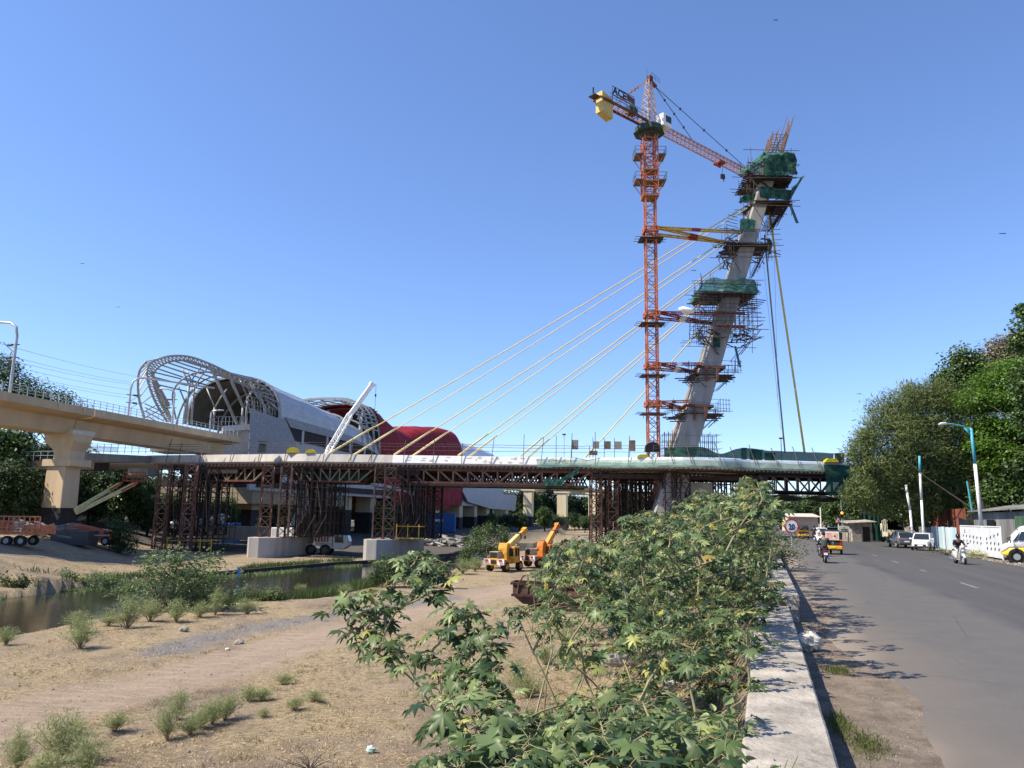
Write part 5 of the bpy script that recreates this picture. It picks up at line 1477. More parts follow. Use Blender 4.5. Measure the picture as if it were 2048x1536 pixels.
# pieces of cargo on the deck
YC = mat('yellow tarpaulin', (.50, .40, .03), .6, var=.25, scale=4)
def tarp(lab, px, py, Y, sx, sz):
    c = U(px, py, Y); mb = MB(); rows = []
    for i in range(7):
        t = math.pi * i / 6
        rows.append([c + V((math.cos(t) * sx * (1 + .2 * nvec(i, k, px)), -0.6 + k * .3, max(0.0, math.sin(t)) ** .6 * sz * (1 + .35 * nvec(i * 1.3, k * .9, px + 3)))) for k in range(6)])
    mb.grid(rows); 
    for k in (0, 5): mb.f.append(tuple(i * 6 + k for i in range(7)))
    return mb.build('yellow_cover', YC, label=lab, cat='covered jack', group='yellow covered jacks on the deck')
tarp('yellow covered jack on the deck, left of the pair below the station windows', 586, 906, 108.5, .75, .75)
tarp('yellow covered jack on the deck, right of the pair, smaller', 621, 907, 108, .6, .55)
tarp('yellow cover on the deck at the foot of the tower crane', 1285, 916, 104, .8, .45)
tarp('yellow tank cover on the deck near the acacia crown', 1661, 925, 106.5, .9, .55)
mb = MB(); c = U(525, 905, 108); mb.box(c + V((0, 0, .6)), (1.0, .8, 1.3)); mb.box(c + V((0, 0, 1.5)), (1.3, 1.0, .14)); mb.build('cabinet', STEEL, label='dark metal cabinet standing on the raw deck', cat='cabinet')
for i, (px, w_, h_, lab) in enumerate(((1150, .9, 1.3, 'grey form panel hanging on a pole, leftmost over the white deck'), (1187, 1.1, .6, 'small dark form panel low on the deck poles'), (1192, .85, 1.0, 'grey form panel on a high pole, second over the white deck'),
                                 (1215, .9, 1.1, 'grey form panel above the deck, right of the last cable'), (1236, 1.0, 1.1, 'grey form panel with a darker sheet beside it on the deck poles'), (1265, .8, 1.5, 'tall grey form panel nearest the crane mast'))):
    c = U(px, 896, 106); zc = ZD + (1.8 if i != 1 else .7); th = thing('form_panel', lab, 'form panel', (c.x, 106, ZD), world=True, group='form panels on poles along the deck')
    mb = MB(); mb.box((c.x, 106, zc), (w_, .12, h_)); mb.build('panel', PLANK if i % 2 else PYC, th); mb = MB(); mb.beam((c.x - w_ / 2, 106, ZD), (c.x - w_ / 2, 106, zc + 1), .07); mb.build('pole', POLE, th)
for px, lab in ((1128, 'slim lamp post with a small head on the white deck, left part'), (1563, 'slim lamp post with a small head on the deck beside the backstays')):
    c = U(px, 905, 109); th = thing('lamp_post', lab, 'lamp post', (c.x, 109, ZD), world=True, group='small lamp posts on the deck')
    mb = MB(); mb.tube((c.x, 109, ZD), (c.x, 109, ZD + 3.4), .06, n=6); mb.build('post', GALV, th); mb = MB(); mb.box((c.x, 109, ZD + 3.5), (.5, .3, .18)); mb.build('lamp_head', STEEL, th)
for k, (px, w_, h_) in enumerate(((1489, .55, 1.7), (1513, 1.5, 1.5), (1541, 1.2, 1.1), (1680, 1.0, 1.2))):
    c = U(px, 905, 106.5); mb = MB(); mb.box((c.x, 106.8, ZD + h_ / 2), (w_, .8, h_)); mb.box((c.x, 106.8, ZD + h_ + .06), (w_ * 1.15, .95, .12))
    mb.build('site_box', STEEL, label=['narrow dark box on the deck behind the green screen', 'wide dark generator box on the deck behind the green screen', 'low dark box on the deck left of the backstays', 'dark box on the deck beside the yellow cover'][k], cat='box', group='dark boxes on the deck')
mb = MB(); c = U(1305, 905, 103.4); rows = [[c + V((math.cos(t) * 1.0, .2 * k - .4, max(0, math.sin(t)) ** .5 * 1.35 + .12 * nvec(k, t))) for t in [math.pi * i / 8 for i in range(9)]] for k in range(6)]
mb.grid(rows); mb.f.append(tuple(range(9))); mb.build('black_tarpaulin', BLK, label='black tarpaulin heap at the crane mast foot on the deck', cat='tarpaulin')
# scrap heap, blocks, container, sacks
def heap(name, lab, cat, c, n, ext, mt, bx=(.1, .1, 1.5), fl=True):
    mb = MB()
    for i in range(n):
        x, y = R.gauss(0, ext[0] / 2.2), R.gauss(0, ext[1] / 2.2)
        z = max(0, ext[2] * (1 - (x / ext[0]) ** 2 - (y / ext[1]) ** 2)) * R.random()
        p = V(c) + V((x, y, z + .06)); a = R.uniform(0, math.pi)
        L_ = bx[2] * R.uniform(.4, 1)
        mb.beam(p, p + V((math.cos(a) * L_, math.sin(a) * L_, R.uniform(-.15, .25) * L_)), bx[0] * R.uniform(.6, 1.4), bx[1] * R.uniform(.6, 1.4))
    return mb.build(name, mt, label=lab, cat=cat)
gp = G(40, 1118, ZB + .3); gp.z = hz(gp.x, gp.y)
heap('scrap_pile', 'heap of grey steel pipes and rods on the bank at the left edge', 'scrap pile', gp, 90, (5.5, 2.5, 1.3), mat('bluish grey steel', (.20, .22, .22), .6, metal=.2, var=.3), (.13, .13, 3.5))
gp = G(150, 1080, ZB + .6); gp.z = hz(gp.x, gp.y)
heap('debris_pile', 'flat pile of planks and rubbish at the foot of the beige pier', 'debris', gp, 80, (6, 3, .7), PLANK, (.3, .08, 2.2))
gp = U(1180 / 3.531 + 600 - 30, 1078, 118); gp = U(905, 1068, 150); gp.z = hz(gp.x, gp.y)
heap('debris_pile', 'pile of broken slabs and pipes under the station, behind the right footing', 'debris', gp, 120, (12, 5, 1.8), PYC, (.5, .2, 3))
gp = G(205, 1082, -2.4)
mb = MB(); c = U(150, 1068, 88); mb.box((c.x, 88, hz(c.x, 88) + .8), (4.2, 2.2, 1.6)); mb.build('dark_skip', STEEL, label='dark steel skip in the shadow beside the beige pier', cat='skip', bevel=.05)
BLU = mat('blue container paint', (.02, .09, .24), .6, var=.2)
for px, py, Y, s_, lab in ((464, 1040, 131, (2.6, 2, 3.4), 'blue drum like tank left of the left footing towers'), (878, 1046, 215, (9, 4, 5), 'blue container in the shade under the red cladding')):
    c = U(px, py, Y); zg = hz(c.x, Y); th = thing('blue_container', lab, 'container', (c.x, Y, zg), world=True)
    mb = MB(); mb.box((c.x, Y, zg + s_[2] / 2), s_); mb.build('container_body', BLU, th, bevel=.08)
    mb = MB(); mb.box((c.x - .1, Y - s_[1] / 2 - .03, zg + s_[2] * .62), (s_[0] * .3, .04, s_[2] * .14)); mb.build('label_plate', WHT, th)
    mb = MB()
    for k in range(7): mb.box((c.x - s_[0] / 2 + s_[0] * (k + .5) / 7, Y - s_[1] / 2 - .02, zg + s_[2] / 2), (.09, .05, s_[2] * .9))
    mb.build('rib', BLU, th)
mb = MB()
for px, py, Y in [(R.uniform(345, 425), R.uniform(1040, 1062), R.uniform(112, 118)) for _ in range(46)]:
    mb.ball(U(px, py, Y), R.uniform(.3, .7), 8, (1.3, 1, .55))
mb.build('sack_heap', mat('white sacking', (.72, .71, .68), .85, var=.25, scale=3), label='long heap of white sacks behind the left pipe scaffold', cat='sack heap')
mb = MB()
for _ in range(14): mb.ball(U(R.uniform(425, 455), R.uniform(1030, 1044), 122), R.uniform(.3, .8), 8, (1.3, 1, .6))
mb.build('sack_heap', MATS['white sacking'], label='smaller heap of white sacks next to the blue tank', cat='sack heap')
mb = MB(); c = U(470, 1058, 121); mb.box((c.x, 121, c.z - .6), (11, 2, 2.1)); mb.build('concrete_plinth', PYC, label='low long concrete plinth left of the left footing', cat='plinth')
# pale building behind the trees on the left
BW = mat('pale building wall', (.50, .52, .50), .85, var=.12)
bx = U(55, 975, 150); th = thing('building', 'pale low building with barred windows glimpsed through the left trees', 'building', (bx.x, 150, -1), world=True)
mb = MB(); mb.box((bx.x, 154, 4.5), (26, 8, 11)); mb.build('wall', BW, th)
for i in range(8):
    for z in (1.5, 5.2, 8.2):
        mb = MB(); mb.box((bx.x - 11 + i * 3.1, 149.96, z), (1.5, .12, 1.5)); mb.build('window', GLASS, th)
mb = MB(); mb.prism([(bx.x - 16, 145, .9), (bx.x + 9, 145, .9), (bx.x + 9, 150, 2.6), (bx.x - 16, 150, 2.6)], (0, 0, .12)); mb.build('awning', mat('green sheet roof', (.03, .20, .13), .6, var=.3), th)
for i, (a, b) in enumerate((((500, 1180), (760, 1180)),)): pass
# low dark retaining wall on far water edge
STW = mat('dark wet stone', (.050, .045, .038), .9, var=.4, scale=2, bump=.5)
mb = MB(); Y = 74.0; rows = []
while Y < 150:
    x = polyX(RIV_F, Y) + .1; hh = .15 * nvec(Y * .3, 4)
    rows.append([(x, Y, -4.8), (x + .1, Y, ZB + .12 + hh * .3), (x - .45, Y, ZB + .14 + hh * .3), (x - .5, Y, -4.8)]); Y += 1.5
mb.grid(rows); mb.build('river_wall', STW, label='low dark retaining wall along the far water edge', cat='wall')
# ================================================================ VEGETATION
RG = np.random.default_rng(11)
def leafmat(name, stops, rough=.5, spec=.35, transl=.3):
    m = bpy.data.materials.new(name); m.use_nodes = True
    n, l = m.node_tree.nodes, m.node_tree.links
    b = n['Principled BSDF']; b.inputs['Roughness'].default_value = rough; b.inputs['Specular IOR Level'].default_value = spec
    g = n.new('ShaderNodeNewGeometry'); cr = n.new('ShaderNodeValToRGB')
    el = cr.color_ramp.elements
    while len(el) < len(stops): el.new(.5)
    for e, (p, c) in zip(el, stops): e.position = p; e.color = (*c, 1)
    l.new(g.outputs['Random Per Island'], cr.inputs[0]); l.new(cr.outputs[0], b.inputs['Base Color'])
    t = n.new('ShaderNodeBsdfTranslucent'); l.new(cr.outputs[0], t.inputs['Color'])
    ms = n.new('ShaderNodeMixShader'); ms.inputs[0].default_value = transl
    l.new(b.outputs[0], ms.inputs[1]); l.new(t.outputs[0], ms.inputs[2]); l.new(ms.outputs[0], n['Material Output'].inputs['Surface'])
    return m
CASTOR = leafmat('castor leaf', [(0, (.026, .054, .018)), (.45, (.062, .106, .034)), (.76, (.125, .180, .062)), (.91, (.27, .33, .13)), (.985, (.36, .34, .06)), (1, (.26, .15, .05))], .42, .32, .25)
STEMG = mat('castor stem', (.25, .225, .12), .6, var=.35, scale=4)
BARK = mat('brown bark', (.050, .040, .031), .9, var=.4, scale=3, bump=.6)
TWIG = mat('dry twig', (.30, .23, .15), .9, var=.4, scale=5)
L_BROAD = leafmat('broad leaf', [(0, (.028, .058, .016)), (.5, (.062, .112, .028)), (.9, (.12, .19, .05)), (1, (.20, .25, .08))], .45, .35, .3)
L_DARK = leafmat('dark leaf', [(0, (.018, .036, .012)), (.6, (.040, .072, .020)), (1, (.085, .125, .038))], .5, .3, .2)
L_BRIGHT = leafmat('bright leaf', [(0, (.040, .095, .012)), (.5, (.090, .180, .020)), (1, (.17, .29, .04))], .45, .3, .4)
L_ACACIA = leafmat('acacia leaf', [(0, (.068, .092, .028)), (.5, (.130, .168, .053)), (.9, (.20, .24, .08)), (1, (.21, .20, .09))], .6, .2, .3)
L_PALE = leafmat('pale shrub leaf', [(0, (.12, .18, .065)), (.6, (.21, .28, .11)), (1, (.34, .40, .18))], .4, .45, .35)
L_WEED = leafmat('weed leaf', [(0, (.19, .225, .085)), (.6, (.31, .35, .155)), (1, (.42, .45, .22))], .6, .2, .35)
L_BUSH = leafmat('bush leaf', [(0, (.038, .070, .022)), (.6, (.080, .125, .038)), (1, (.16, .21, .07))], .5, .3, .3)
def unit(a): return a / np.maximum(np.linalg.norm(a, axis=-1, keepdims=True), 1e-9)
# castor blade template
def castor_template():
    vs = [(0, 0, 0)]; fs = []
    n = 8; angs = [rad(-138 + 276 * i / (n - 1)) for i in range(n)]
    rr = [.58, .78, .94, 1.0, 1.0, .94, .78, .58]
    hw = rad(276 / (n - 1) / 2)
    def P(a, r_, z): vs.append((math.sin(a) * r_, math.cos(a) * r_, z)); return len(vs) - 1
    notch = [P(angs[0] - hw * .8, .30, -.03)] + [P((angs[i] + angs[i + 1]) / 2, .36, -.05) for i in range(n - 1)] + [P(angs[-1] + hw * .8, .30, -.03)]
    for i in range(n):
        a, r_ = angs[i], rr[i]
        w1 = P(a - hw * .52, r_ * .66, -.10); w2 = P(a + hw * .52, r_ * .66, -.10); md = P(a, r_ * .62, -.02); tip = P(a, r_, -.24)
        fs += [(0, notch[i], md), (notch[i], w1, md), (w1, tip, md), (md, tip, w2), (md, w2, notch[i + 1]), (0, md, notch[i + 1])]
    return np.array(vs, dtype=float), np.array(fs)
CT_V, CT_F = castor_template()
def place_leaves(tv, tf, pos, nrm, hd, sc):
    nrm = unit(nrm); hd = unit(hd - nrm * np.sum(hd * nrm, axis=1, keepdims=True)); sd = np.cross(hd, nrm)
    v = pos[:, None, :] + sc[:, None, None] * (tv[None, :, 0:1] * sd[:, None, :] + tv[None, :, 1:2] * hd[:, None, :] + tv[None, :, 2:3] * nrm[:, None, :])
    f = tf[None] + (np.arange(len(pos)) * len(tv))[:, None, None]
    return v.reshape(-1, 3), f.reshape(-1, tf.shape[1])
def castor(label, base, tips, leaf_r=.17, npt=9, spread=.34, group='castor plants in front of the bridge', sunface=True):
    base = V(base)
    th = thing('castor_plant', label, 'castor plant', base, world=True, group=group)
    sb = MB(); pos = []; nrm = []; hd = []; sc = []
    nodes = [base]
    for tp in sorted(tips, key=lambda t: (t - base).length):
        src = min(nodes, key=lambda q: (q - tp).length + .35 * (q - base).length * 0 + (2.0 if q.z > tp.z - .15 else 0))
        L_ = (tp - src).length
        mid = src.lerp(tp, .5) + V((R.uniform(-.12, .12), R.uniform(-.12, .12), -.06)) * L_ + V((0, 0, .10 * L_))
        r0 = .008 + .004 * min(3, (tp - base).length)
        sb.path([src, src.lerp(mid, .5) + V((0, 0, .02)), mid, mid.lerp(tp, .5), tp], [r0, r0 * .9, r0 * .75, r0 * .6, r0 * .4], 5, False)
        nodes += [mid, tp]
        ax = (tp - mid).normalized()
        for i in range(npt):
            f = R.random() ** .7; c = mid.lerp(tp, .25 + .75 * f)
            a = i * 2.4 + R.uniform(-.4, .4); up_ = .15 + .9 * f
            d = V((math.cos(a), math.sin(a), up_ * R.uniform(.2, .8))).normalized()
            pl_ = spread * R.uniform(.45, 1.15) * (1.1 - .45 * f)
            e = c + d * pl_ + V((0, 0, -.04))
            sb.path([c, c.lerp(e, .5) + V((0, 0, .035)), e], [.004, .003, .0025], 3, False)
            pos.append(e); o = V((d.x, d.y, 0)).normalized()
            tilt = R.uniform(-.15, 1.15)
            nn = V((0, 0, 1)) * math.cos(tilt) + o * math.sin(tilt) + V((R.gauss(0, .22), R.gauss(0, .22), 0)) + V((sun_h.x, sun_h.y, 0)) * .25
            nrm.append(nn); hd.append(o * 1.0 + V((R.gauss(0, .3), R.gauss(0, .3), -.25)))
            sc.append(leaf_r * R.uniform(.5, 1.2) * (1.05 - .35 * max(0, f - .7) / .3))
    off = np.array(base)
    v, f = place_leaves(CT_V, CT_F, np.array(pos) - off, np.array(nrm), np.array(hd), np.array(sc))
    # little random curl
    v += RG.normal(0, .006, v.shape)
    idxmesh('leaves', v, f, CASTOR, th)
    sb.build('stem', STEMG, th, smooth=True)
    return th
def interp(pl, x):
    if x <= pl[0][0]: return pl[0][1]
    for (a, b), (c, d) in zip(pl, pl[1:]):
        if x <= c: return b + (d - b) * (x - a) / (c - a)
    return pl[-1][1]
TOP = [(1000, 1185), (1050, 1168), (1078, 1122), (1100, 1092), (1150, 1076), (1200, 1088), (1235, 1055), (1262, 1030), (1300, 1020), (1340, 1022), (1375, 985), (1400, 972), (1425, 980), (1455, 985), (1480, 962), (1497, 952), (1520, 962), (1545, 1000), (1575, 1015), (1585, 1040), (1600, 1080), (1612, 1110)]
LEFT = [(950, 1480), (1000, 1370), (1030, 1240), (1070, 1130), (1095, 1082), (1140, 1062), (1180, 1045), (1230, 1015), (1290, 1120), (1390, 1120), (1425, 1060), (1460, 960), (1540, 860)]
RIGHT = [(950, 1540), (1050, 1590), (1120, 1605), (1150, 1600), (1190, 1570), (1250, 1555), (1330, 1560), (1390, 1535), (1440, 1490), (1540, 1485)]
bases = []
for i, (s, t) in enumerate(((-1.1, 6.0), (-2.2, 7.2), (-3.3, 8.6), (-.9, 9.0), (-2.0, 10.6), (-3.6, 11.6), (-1.2, 12.8), (-2.8, 14.0), (-4.6, 14.8), (-1.0, 16.2), (-2.4, 17.6), (-4.2, 18.8), (-5.8, 19.5), (-1.4, 20.5), (-3.0, 22), (-5.0, 23), (-7.0, 23.5),
                            (-1.2, 25), (-3.2, 26.5), (-5.6, 28), (-1.4, 30), (-3.8, 31.5), (-6.5, 33), (-1.2, 36), (-3.6, 38), (-1.0, 43), (-8.6, 31), (-10, 38), (-8, 40))):
    p = rd(s + R.uniform(-.2, .2), t); p.z = hz(p.x, p.y); bases.append(p)
tipsof = [[] for _ in bases]
cnt = 0; tries = 0
while cnt < 1250 and tries < 300000:
    tries += 1
    px, py = R.uniform(860, 1612), R.uniform(950, 1560)
    if py < interp(TOP, px) + R.uniform(0, 12): continue
    if px < interp(LEFT, py) or px > interp(RIGHT, py) + (R.uniform(-15, 10)): continue
    if 1000 < px < 1230 and 1235 < py < 1420 and R.random() < .78: continue
    if 1000 < px < 1190 and 1150 < py < 1236 and R.random() < .72: continue
    if 1140 < px < 1330 and 1290 < py < 1400 and R.random() < .85: continue
    Y = R.uniform(5.6, 46)
    p = U(px, py, Y); s, t = st(p.x, p.y)
    if s > .25 or s < -10.5: continue
    if s > -.2 and p.z < .75: continue
    zg = hz(p.x, p.y)
    if p.z < zg + .35 or p.z > zg + 5.3: continue
    if Y < 12 and p.z > 1.15 - .0 * Y: continue
    if R.random() > min(1, (Y / 24) ** 1.6 + .035): continue
    k = min(range(len(bases)), key=lambda i: (bases[i] - V((p.x, p.y, bases[i].z))).length)
    if (bases[k] - V((p.x, p.y, bases[k].z))).length > 3.4: continue
    tipsof[k].append(p); cnt += 1
# named tops
for (px, py, Y) in ((1493, 962, 24), (1485, 972, 24), (1502, 975, 24), (1490, 990, 24), (1508, 990, 24.3), (1478, 1000, 24), (1500, 1008, 24), (1405, 982, 27), (1390, 1000, 27), (1415, 1000, 27), (1300, 1030, 26), (1270, 1045, 25), (1155, 1095, 30), (1165, 1110, 30), (1140, 1112, 30)):
    p = U(px, py, Y); k = min(range(len(bases)), key=lambda i: (bases[i] - V((p.x, p.y, bases[i].z))).length); tipsof[k].append(p)
def where(b):
    v = b - CAM; X = v.dot(crt) / v.dot(fwd) * FPX + 1024; return X
names = ['nearest', 'second nearest', 'third nearest', 'fourth nearest', 'fifth nearest', 'sixth nearest', 'seventh nearest', 'eighth nearest', 'ninth nearest', 'tenth nearest', 'eleventh nearest', 'twelfth nearest']
k1 = 0
OW = ['nearest', 'second', 'third', 'fourth', 'fifth', 'sixth', 'seventh', 'eighth', 'ninth', 'tenth', 'eleventh', 'twelfth', 'thirteenth', 'fourteenth', 'fifteenth', 'sixteenth', 'seventeenth', 'eighteenth', 'nineteenth', 'twentieth', 'twenty-first', 'twenty-second', 'twenty-third', 'twenty-fourth', 'twenty-fifth', 'twenty-sixth', 'twenty-seventh', 'twenty-eighth', 'twenty-ninth']
for i, (b_, tl) in enumerate(zip(bases, tipsof)):
    if not tl: continue
    s, t = st(b_.x, b_.y)
    side_ = 'against the parapet' if s > -1.8 else ('in the middle of the thicket' if s > -4.5 else 'on the river side of the thicket')
    dist = 'close to the viewer' if t < 11 else ('a little before the wall gap' if t < 19 else ('by the broken wall end' if t < 29 else 'far down the thicket'))
    k1 += 1; sd_ = 'right' if s > -1.8 else ('middle' if s > -4.5 else 'left')
    lab = 'castor plant in the %s row of the thicket, %s from the viewer' % (sd_, OW[i])
    castor(lab, b_, tl, leaf_r=.150 if t < 16 else .132, npt=13 if t < 16 else 16)
# left free standing castor: photographed branch ends
lefttips = [(735, 1185, 9.6), (700, 1192, 9.8), (765, 1215, 9.5), (712, 1225, 9.7), (745, 1240, 9.5), (700, 1262, 9.7), (770, 1265, 9.3), (728, 1290, 9.5), (755, 1305, 9.3), (790, 1290, 9.1), (690, 1215, 9.9),
            (815, 1118, 9.6), (838, 1108, 9.6), (860, 1125, 9.4), (878, 1160, 9.3), (845, 1150, 9.3), (812, 1150, 9.6), (862, 1185, 9.2), (835, 1190, 9.3)]
lt2 = [(905, 1215, 8.6), (940, 1225, 8.5), (915, 1250, 8.4), (965, 1262, 8.2), (890, 1270, 8.5), (940, 1280, 8.2), (975, 1300, 8.0), (905, 1310, 8.2), (945, 1325, 8.0), (990, 1335, 7.8), (880, 1340, 8.2), (925, 1355, 7.8), (970, 1365, 7.6), (1005, 1385, 7.4), (900, 1385, 7.7), (945, 1395, 7.5), (860, 1310, 8.5), (995, 1420, 7)]
castor('spreading castor plant with two long bare arms reaching left over the track', U(905, 1490, 9.4), [U(*t) for t in lefttips], leaf_r=.165, npt=9, spread=.3, group=None)
castor('bushy castor plant with pale young leaves left of the straw clearing', U(950, 1640, 8.2), [U(*t) for t in lt2], leaf_r=.15, npt=9, spread=.27, group=None)
lt3 = [(905, 1400, 5.9), (875, 1450, 5.7), (925, 1450, 5.6), (960, 1440, 5.8), (900, 1500, 5.2), (950, 1510, 5.2), (1000, 1480, 5.4), (1040, 1500, 5.2), (880, 1530, 5.0), (1010, 1530, 5.0), (1080, 1520, 5.2), (1060, 1470, 5.6), (980, 1550, 4.8)]
castor('near castor plant with the largest star leaves at the bottom edge, left part', U(960, 1900, 5.6), [U(*t) for t in lt3], leaf_r=.20, npt=6, spread=.28, group=None)
lt4 = [(1130, 1500, 5.6), (1180, 1470, 5.8), (1230, 1500, 5.4), (1270, 1480, 5.6), (1160, 1530, 5.0), (1250, 1540, 5.0), (1310, 1500, 5.6), (1120, 1450, 6.4), (1200, 1440, 6.4), (1340, 1450, 6.2), (1400, 1480, 5.8), (1450, 1500, 5.6)]
castor('near castor plant with wide star leaves at the bottom centre', U(1230, 1900, 5.6), [U(*t) for t in lt4], leaf_r=.19, npt=6, spread=.28, group=None)
# oval leaf template
def oval(nn=6, w_=.34):
    vs = [(0, 0, 0)]; 
    for s_ in (1, -1):
        pts = [(s_ * w_ * math.sin(math.pi * (k / nn) ** .8), k / nn, -.12 * (k / nn) ** 2 + .10 * math.sin(math.pi * k / nn)) for k in range(1, nn)]
        vs += pts
    vs.append((0, 1, -.14)); n1 = nn - 1; mid = []
    for k in range(1, nn): vs.append((0, k / nn, -.10 * (k / nn) ** 2)); mid.append(len(vs) - 1)
    tip = 2 * n1 + 1; fs = []
    for side_ in (0, 1):
        e = [1 + side_ * n1 + k for k in range(n1)]
        fs.append((0, e[0], mid[0]));
        for k in range(n1 - 1): fs += [(e[k], e[k + 1], mid[k + 1]), (e[k], mid[k + 1], mid[k])]
        fs.append((e[-1], tip, mid[-1]))
    return np.array(vs), np.array(fs)
OV_V, OV_F = oval(5)
def leafshrub(name, label, cat, base, stems, n, size, material, group=None, w_=1.0, stem_mat=None, len0=.35):
    th = thing(name, label, cat, base, world=True, group=group); base = V(base)
    sb = MB(); pos = []; nr = []; hd = []; sc = []
    for tp in stems:
        tp = V(tp); mid = base.lerp(tp, .5) + V((R.uniform(-.1, .1), R.uniform(-.1, .1), .08)) * (tp - base).length
        r0 = .006 + .006 * (tp - base).length
        sb.path([base, mid, tp], [r0, r0 * .7, r0 * .35], 5, False)
        for i in range(n):
            f = len0 + (1 - len0) * R.random() ** .8
            c = mid.lerp(tp, (f - .5) * 2) if f > .5 else base.lerp(mid, f * 2)
            c = c + V((R.gauss(0, 1), R.gauss(0, 1), R.gauss(0, .7))) * size * 1.3
            a = R.uniform(0, 6.28); d = V((math.cos(a), math.sin(a), R.uniform(.1, 1.0)))
            pos.append(c - base); hd.append(d); nr.append(V((R.gauss(0, .5), R.gauss(0, .5), 1))); sc.append(size * R.uniform(.6, 1.2))
    tv = OV_V.copy(); tv[:, 0] *= w_
    v, f = place_leaves(tv, OV_F, np.array(pos), np.array(nr), np.array(hd), np.array(sc))
    idxmesh('leaves', v, f, material, th); sb.build('stem', stem_mat or STEMG, th, smooth=True)
    return th
leafshrub('leafy_shrub', 'shrub with upright oval light green leaves beside the parapet, bottom edge', 'shrub', U(1400, 1700, 6.2), [U(1330 + 24 * i, 1440 + R.uniform(-25, 50), 6.0 + R.uniform(-.6, .5)) for i in range(7)], 26, .10, L_PALE)
leafshrub('sprig', 'small oval leaved sprig poking over the parapet top at the bottom edge', 'sprig', rd(.02, 4.9, .36), [U(1575, 1518, 5.3), U(1595, 1512, 5.25), U(1560, 1530, 5.2)], 5, .085, L_PALE)
# ---- trees
def quads(pos, nr, hd, sx, sy):
    nr = unit(nr); hd = unit(hd - nr * np.sum(hd * nr, axis=1, keepdims=True)); sd = np.cross(hd, nr)
    a = sd * sx[:, None]; b = hd * sy[:, None]
    v = np.stack([pos - b, pos + a * .9 - b * .1, pos + b, pos - a * .9 + b * .1], axis=1)
    return v.reshape(-1, 3)
def crown_leaves(clumps, n, size, asp=.6, flat=1.0, up=.8, feather=False):
    """clumps: list of (center, radius); leaves fill each clump unevenly"""
    P, Nn, H, SX, SY = [], [], [], [], []
    wts = np.array([c[1] ** 2 for c in clumps]); wts = wts / wts.sum()
    for (c, r_), w_ in zip(clumps, wts):
        k = max(8, int(n * w_))
        d = unit(RG.normal(size=(k, 3))); rr = r_ * (RG.random(k) ** .45) * RG.uniform(.75, 1.15, k)
        # sub clumping
        sub = unit(RG.normal(size=(14, 3))) * r_ * .72
        idx = RG.integers(0, 14, k); p = sub[idx] + RG.normal(0, r_ * .24, (k, 3))
        mixm = (RG.random(k) < .3)[:, None]
        p = np.where(mixm, d * rr[:, None], p)
        p[:, 2] *= flat
        P.append(p + np.array(c))
        out = unit(p + 1e-6)
        nn = out * .7 + RG.normal(0, .6, (k, 3)); nn[:, 2] += up
        Nn.append(nn)
        h = out + RG.normal(0, .5, (k, 3)); 
        if feather: h = out * 1.2 + RG.normal(0, .45, (k, 3)); h[:, 2] += .5
        H.append(h)
        s_ = size * RG.uniform(.55, 1.3, k); SX.append(s_ * asp); SY.append(s_)
    P, Nn, H = map(np.concatenate, (P, Nn, H)); SX, SY = map(np.concatenate, (SX, SY))
    return quads(P, Nn, H, SX * .5, SY * .5)
def tree(name, label, base, clumps, n, size, lm, trunk_r=.3, asp=.6, flat=1.0, up=.8, feather=False, group=None, cat='tree', fork=.35, lean=(0, 0), limbs=99):
    """clumps relative to base"""
    th = thing(name, label, cat, base, group=group)
    v = crown_leaves(clumps, n, size, asp, flat, up, feather)
    npmesh('crown', v, 4, lm, th)
    cz = sum(c[0][2] for c in clumps) / len(clumps); top = V((lean[0], lean[1], cz * fork * 1.5))
    mb = MB(); mb.path([V((0, 0, -.6)), V((lean[0] * .3, lean[1] * .3, top.z * .5)) + V((R.uniform(-.1, .1), 0, 0)), top], [trunk_r * 1.25, trunk_r, trunk_r * .8], 9)
    for (c, r_) in clumps[::max(1, len(clumps) // limbs)]:
        c = V(c); f = R.uniform(.55, 1); s0 = V((0, 0, 0)).lerp(top, f)
        m_ = s0.lerp(c, .5) + V((0, 0, .15 * (c - s0).length)) * (.3 if flat < .8 else -.3)
        mb.path([s0, m_, c, c + (c - m_).normalized() * r_ * .5], [trunk_r * .30, trunk_r * .15, trunk_r * .06, trunk_r * .02], 6, False)
    mb.build('trunk', BARK, th, smooth=True)
    return th
def blobs(n, rx, ry, zc, rz_, cr, low=-.6):
    out = []
    for i in range(n):
        a = 2.399 * i; u_ = 1 - (i + .5) / n * (1 - low); rr = math.sqrt(max(0, 1 - u_ * u_))
        k = R.uniform(.62, .95)
        out.append(((math.cos(a) * rr * rx * k + R.uniform(-.4, .4), math.sin(a) * rr * ry * k, zc + u_ * rz_ * k), cr * R.uniform(.75, 1.25)))
    out.append(((0, 0, zc), cr * 1.2))
    return out
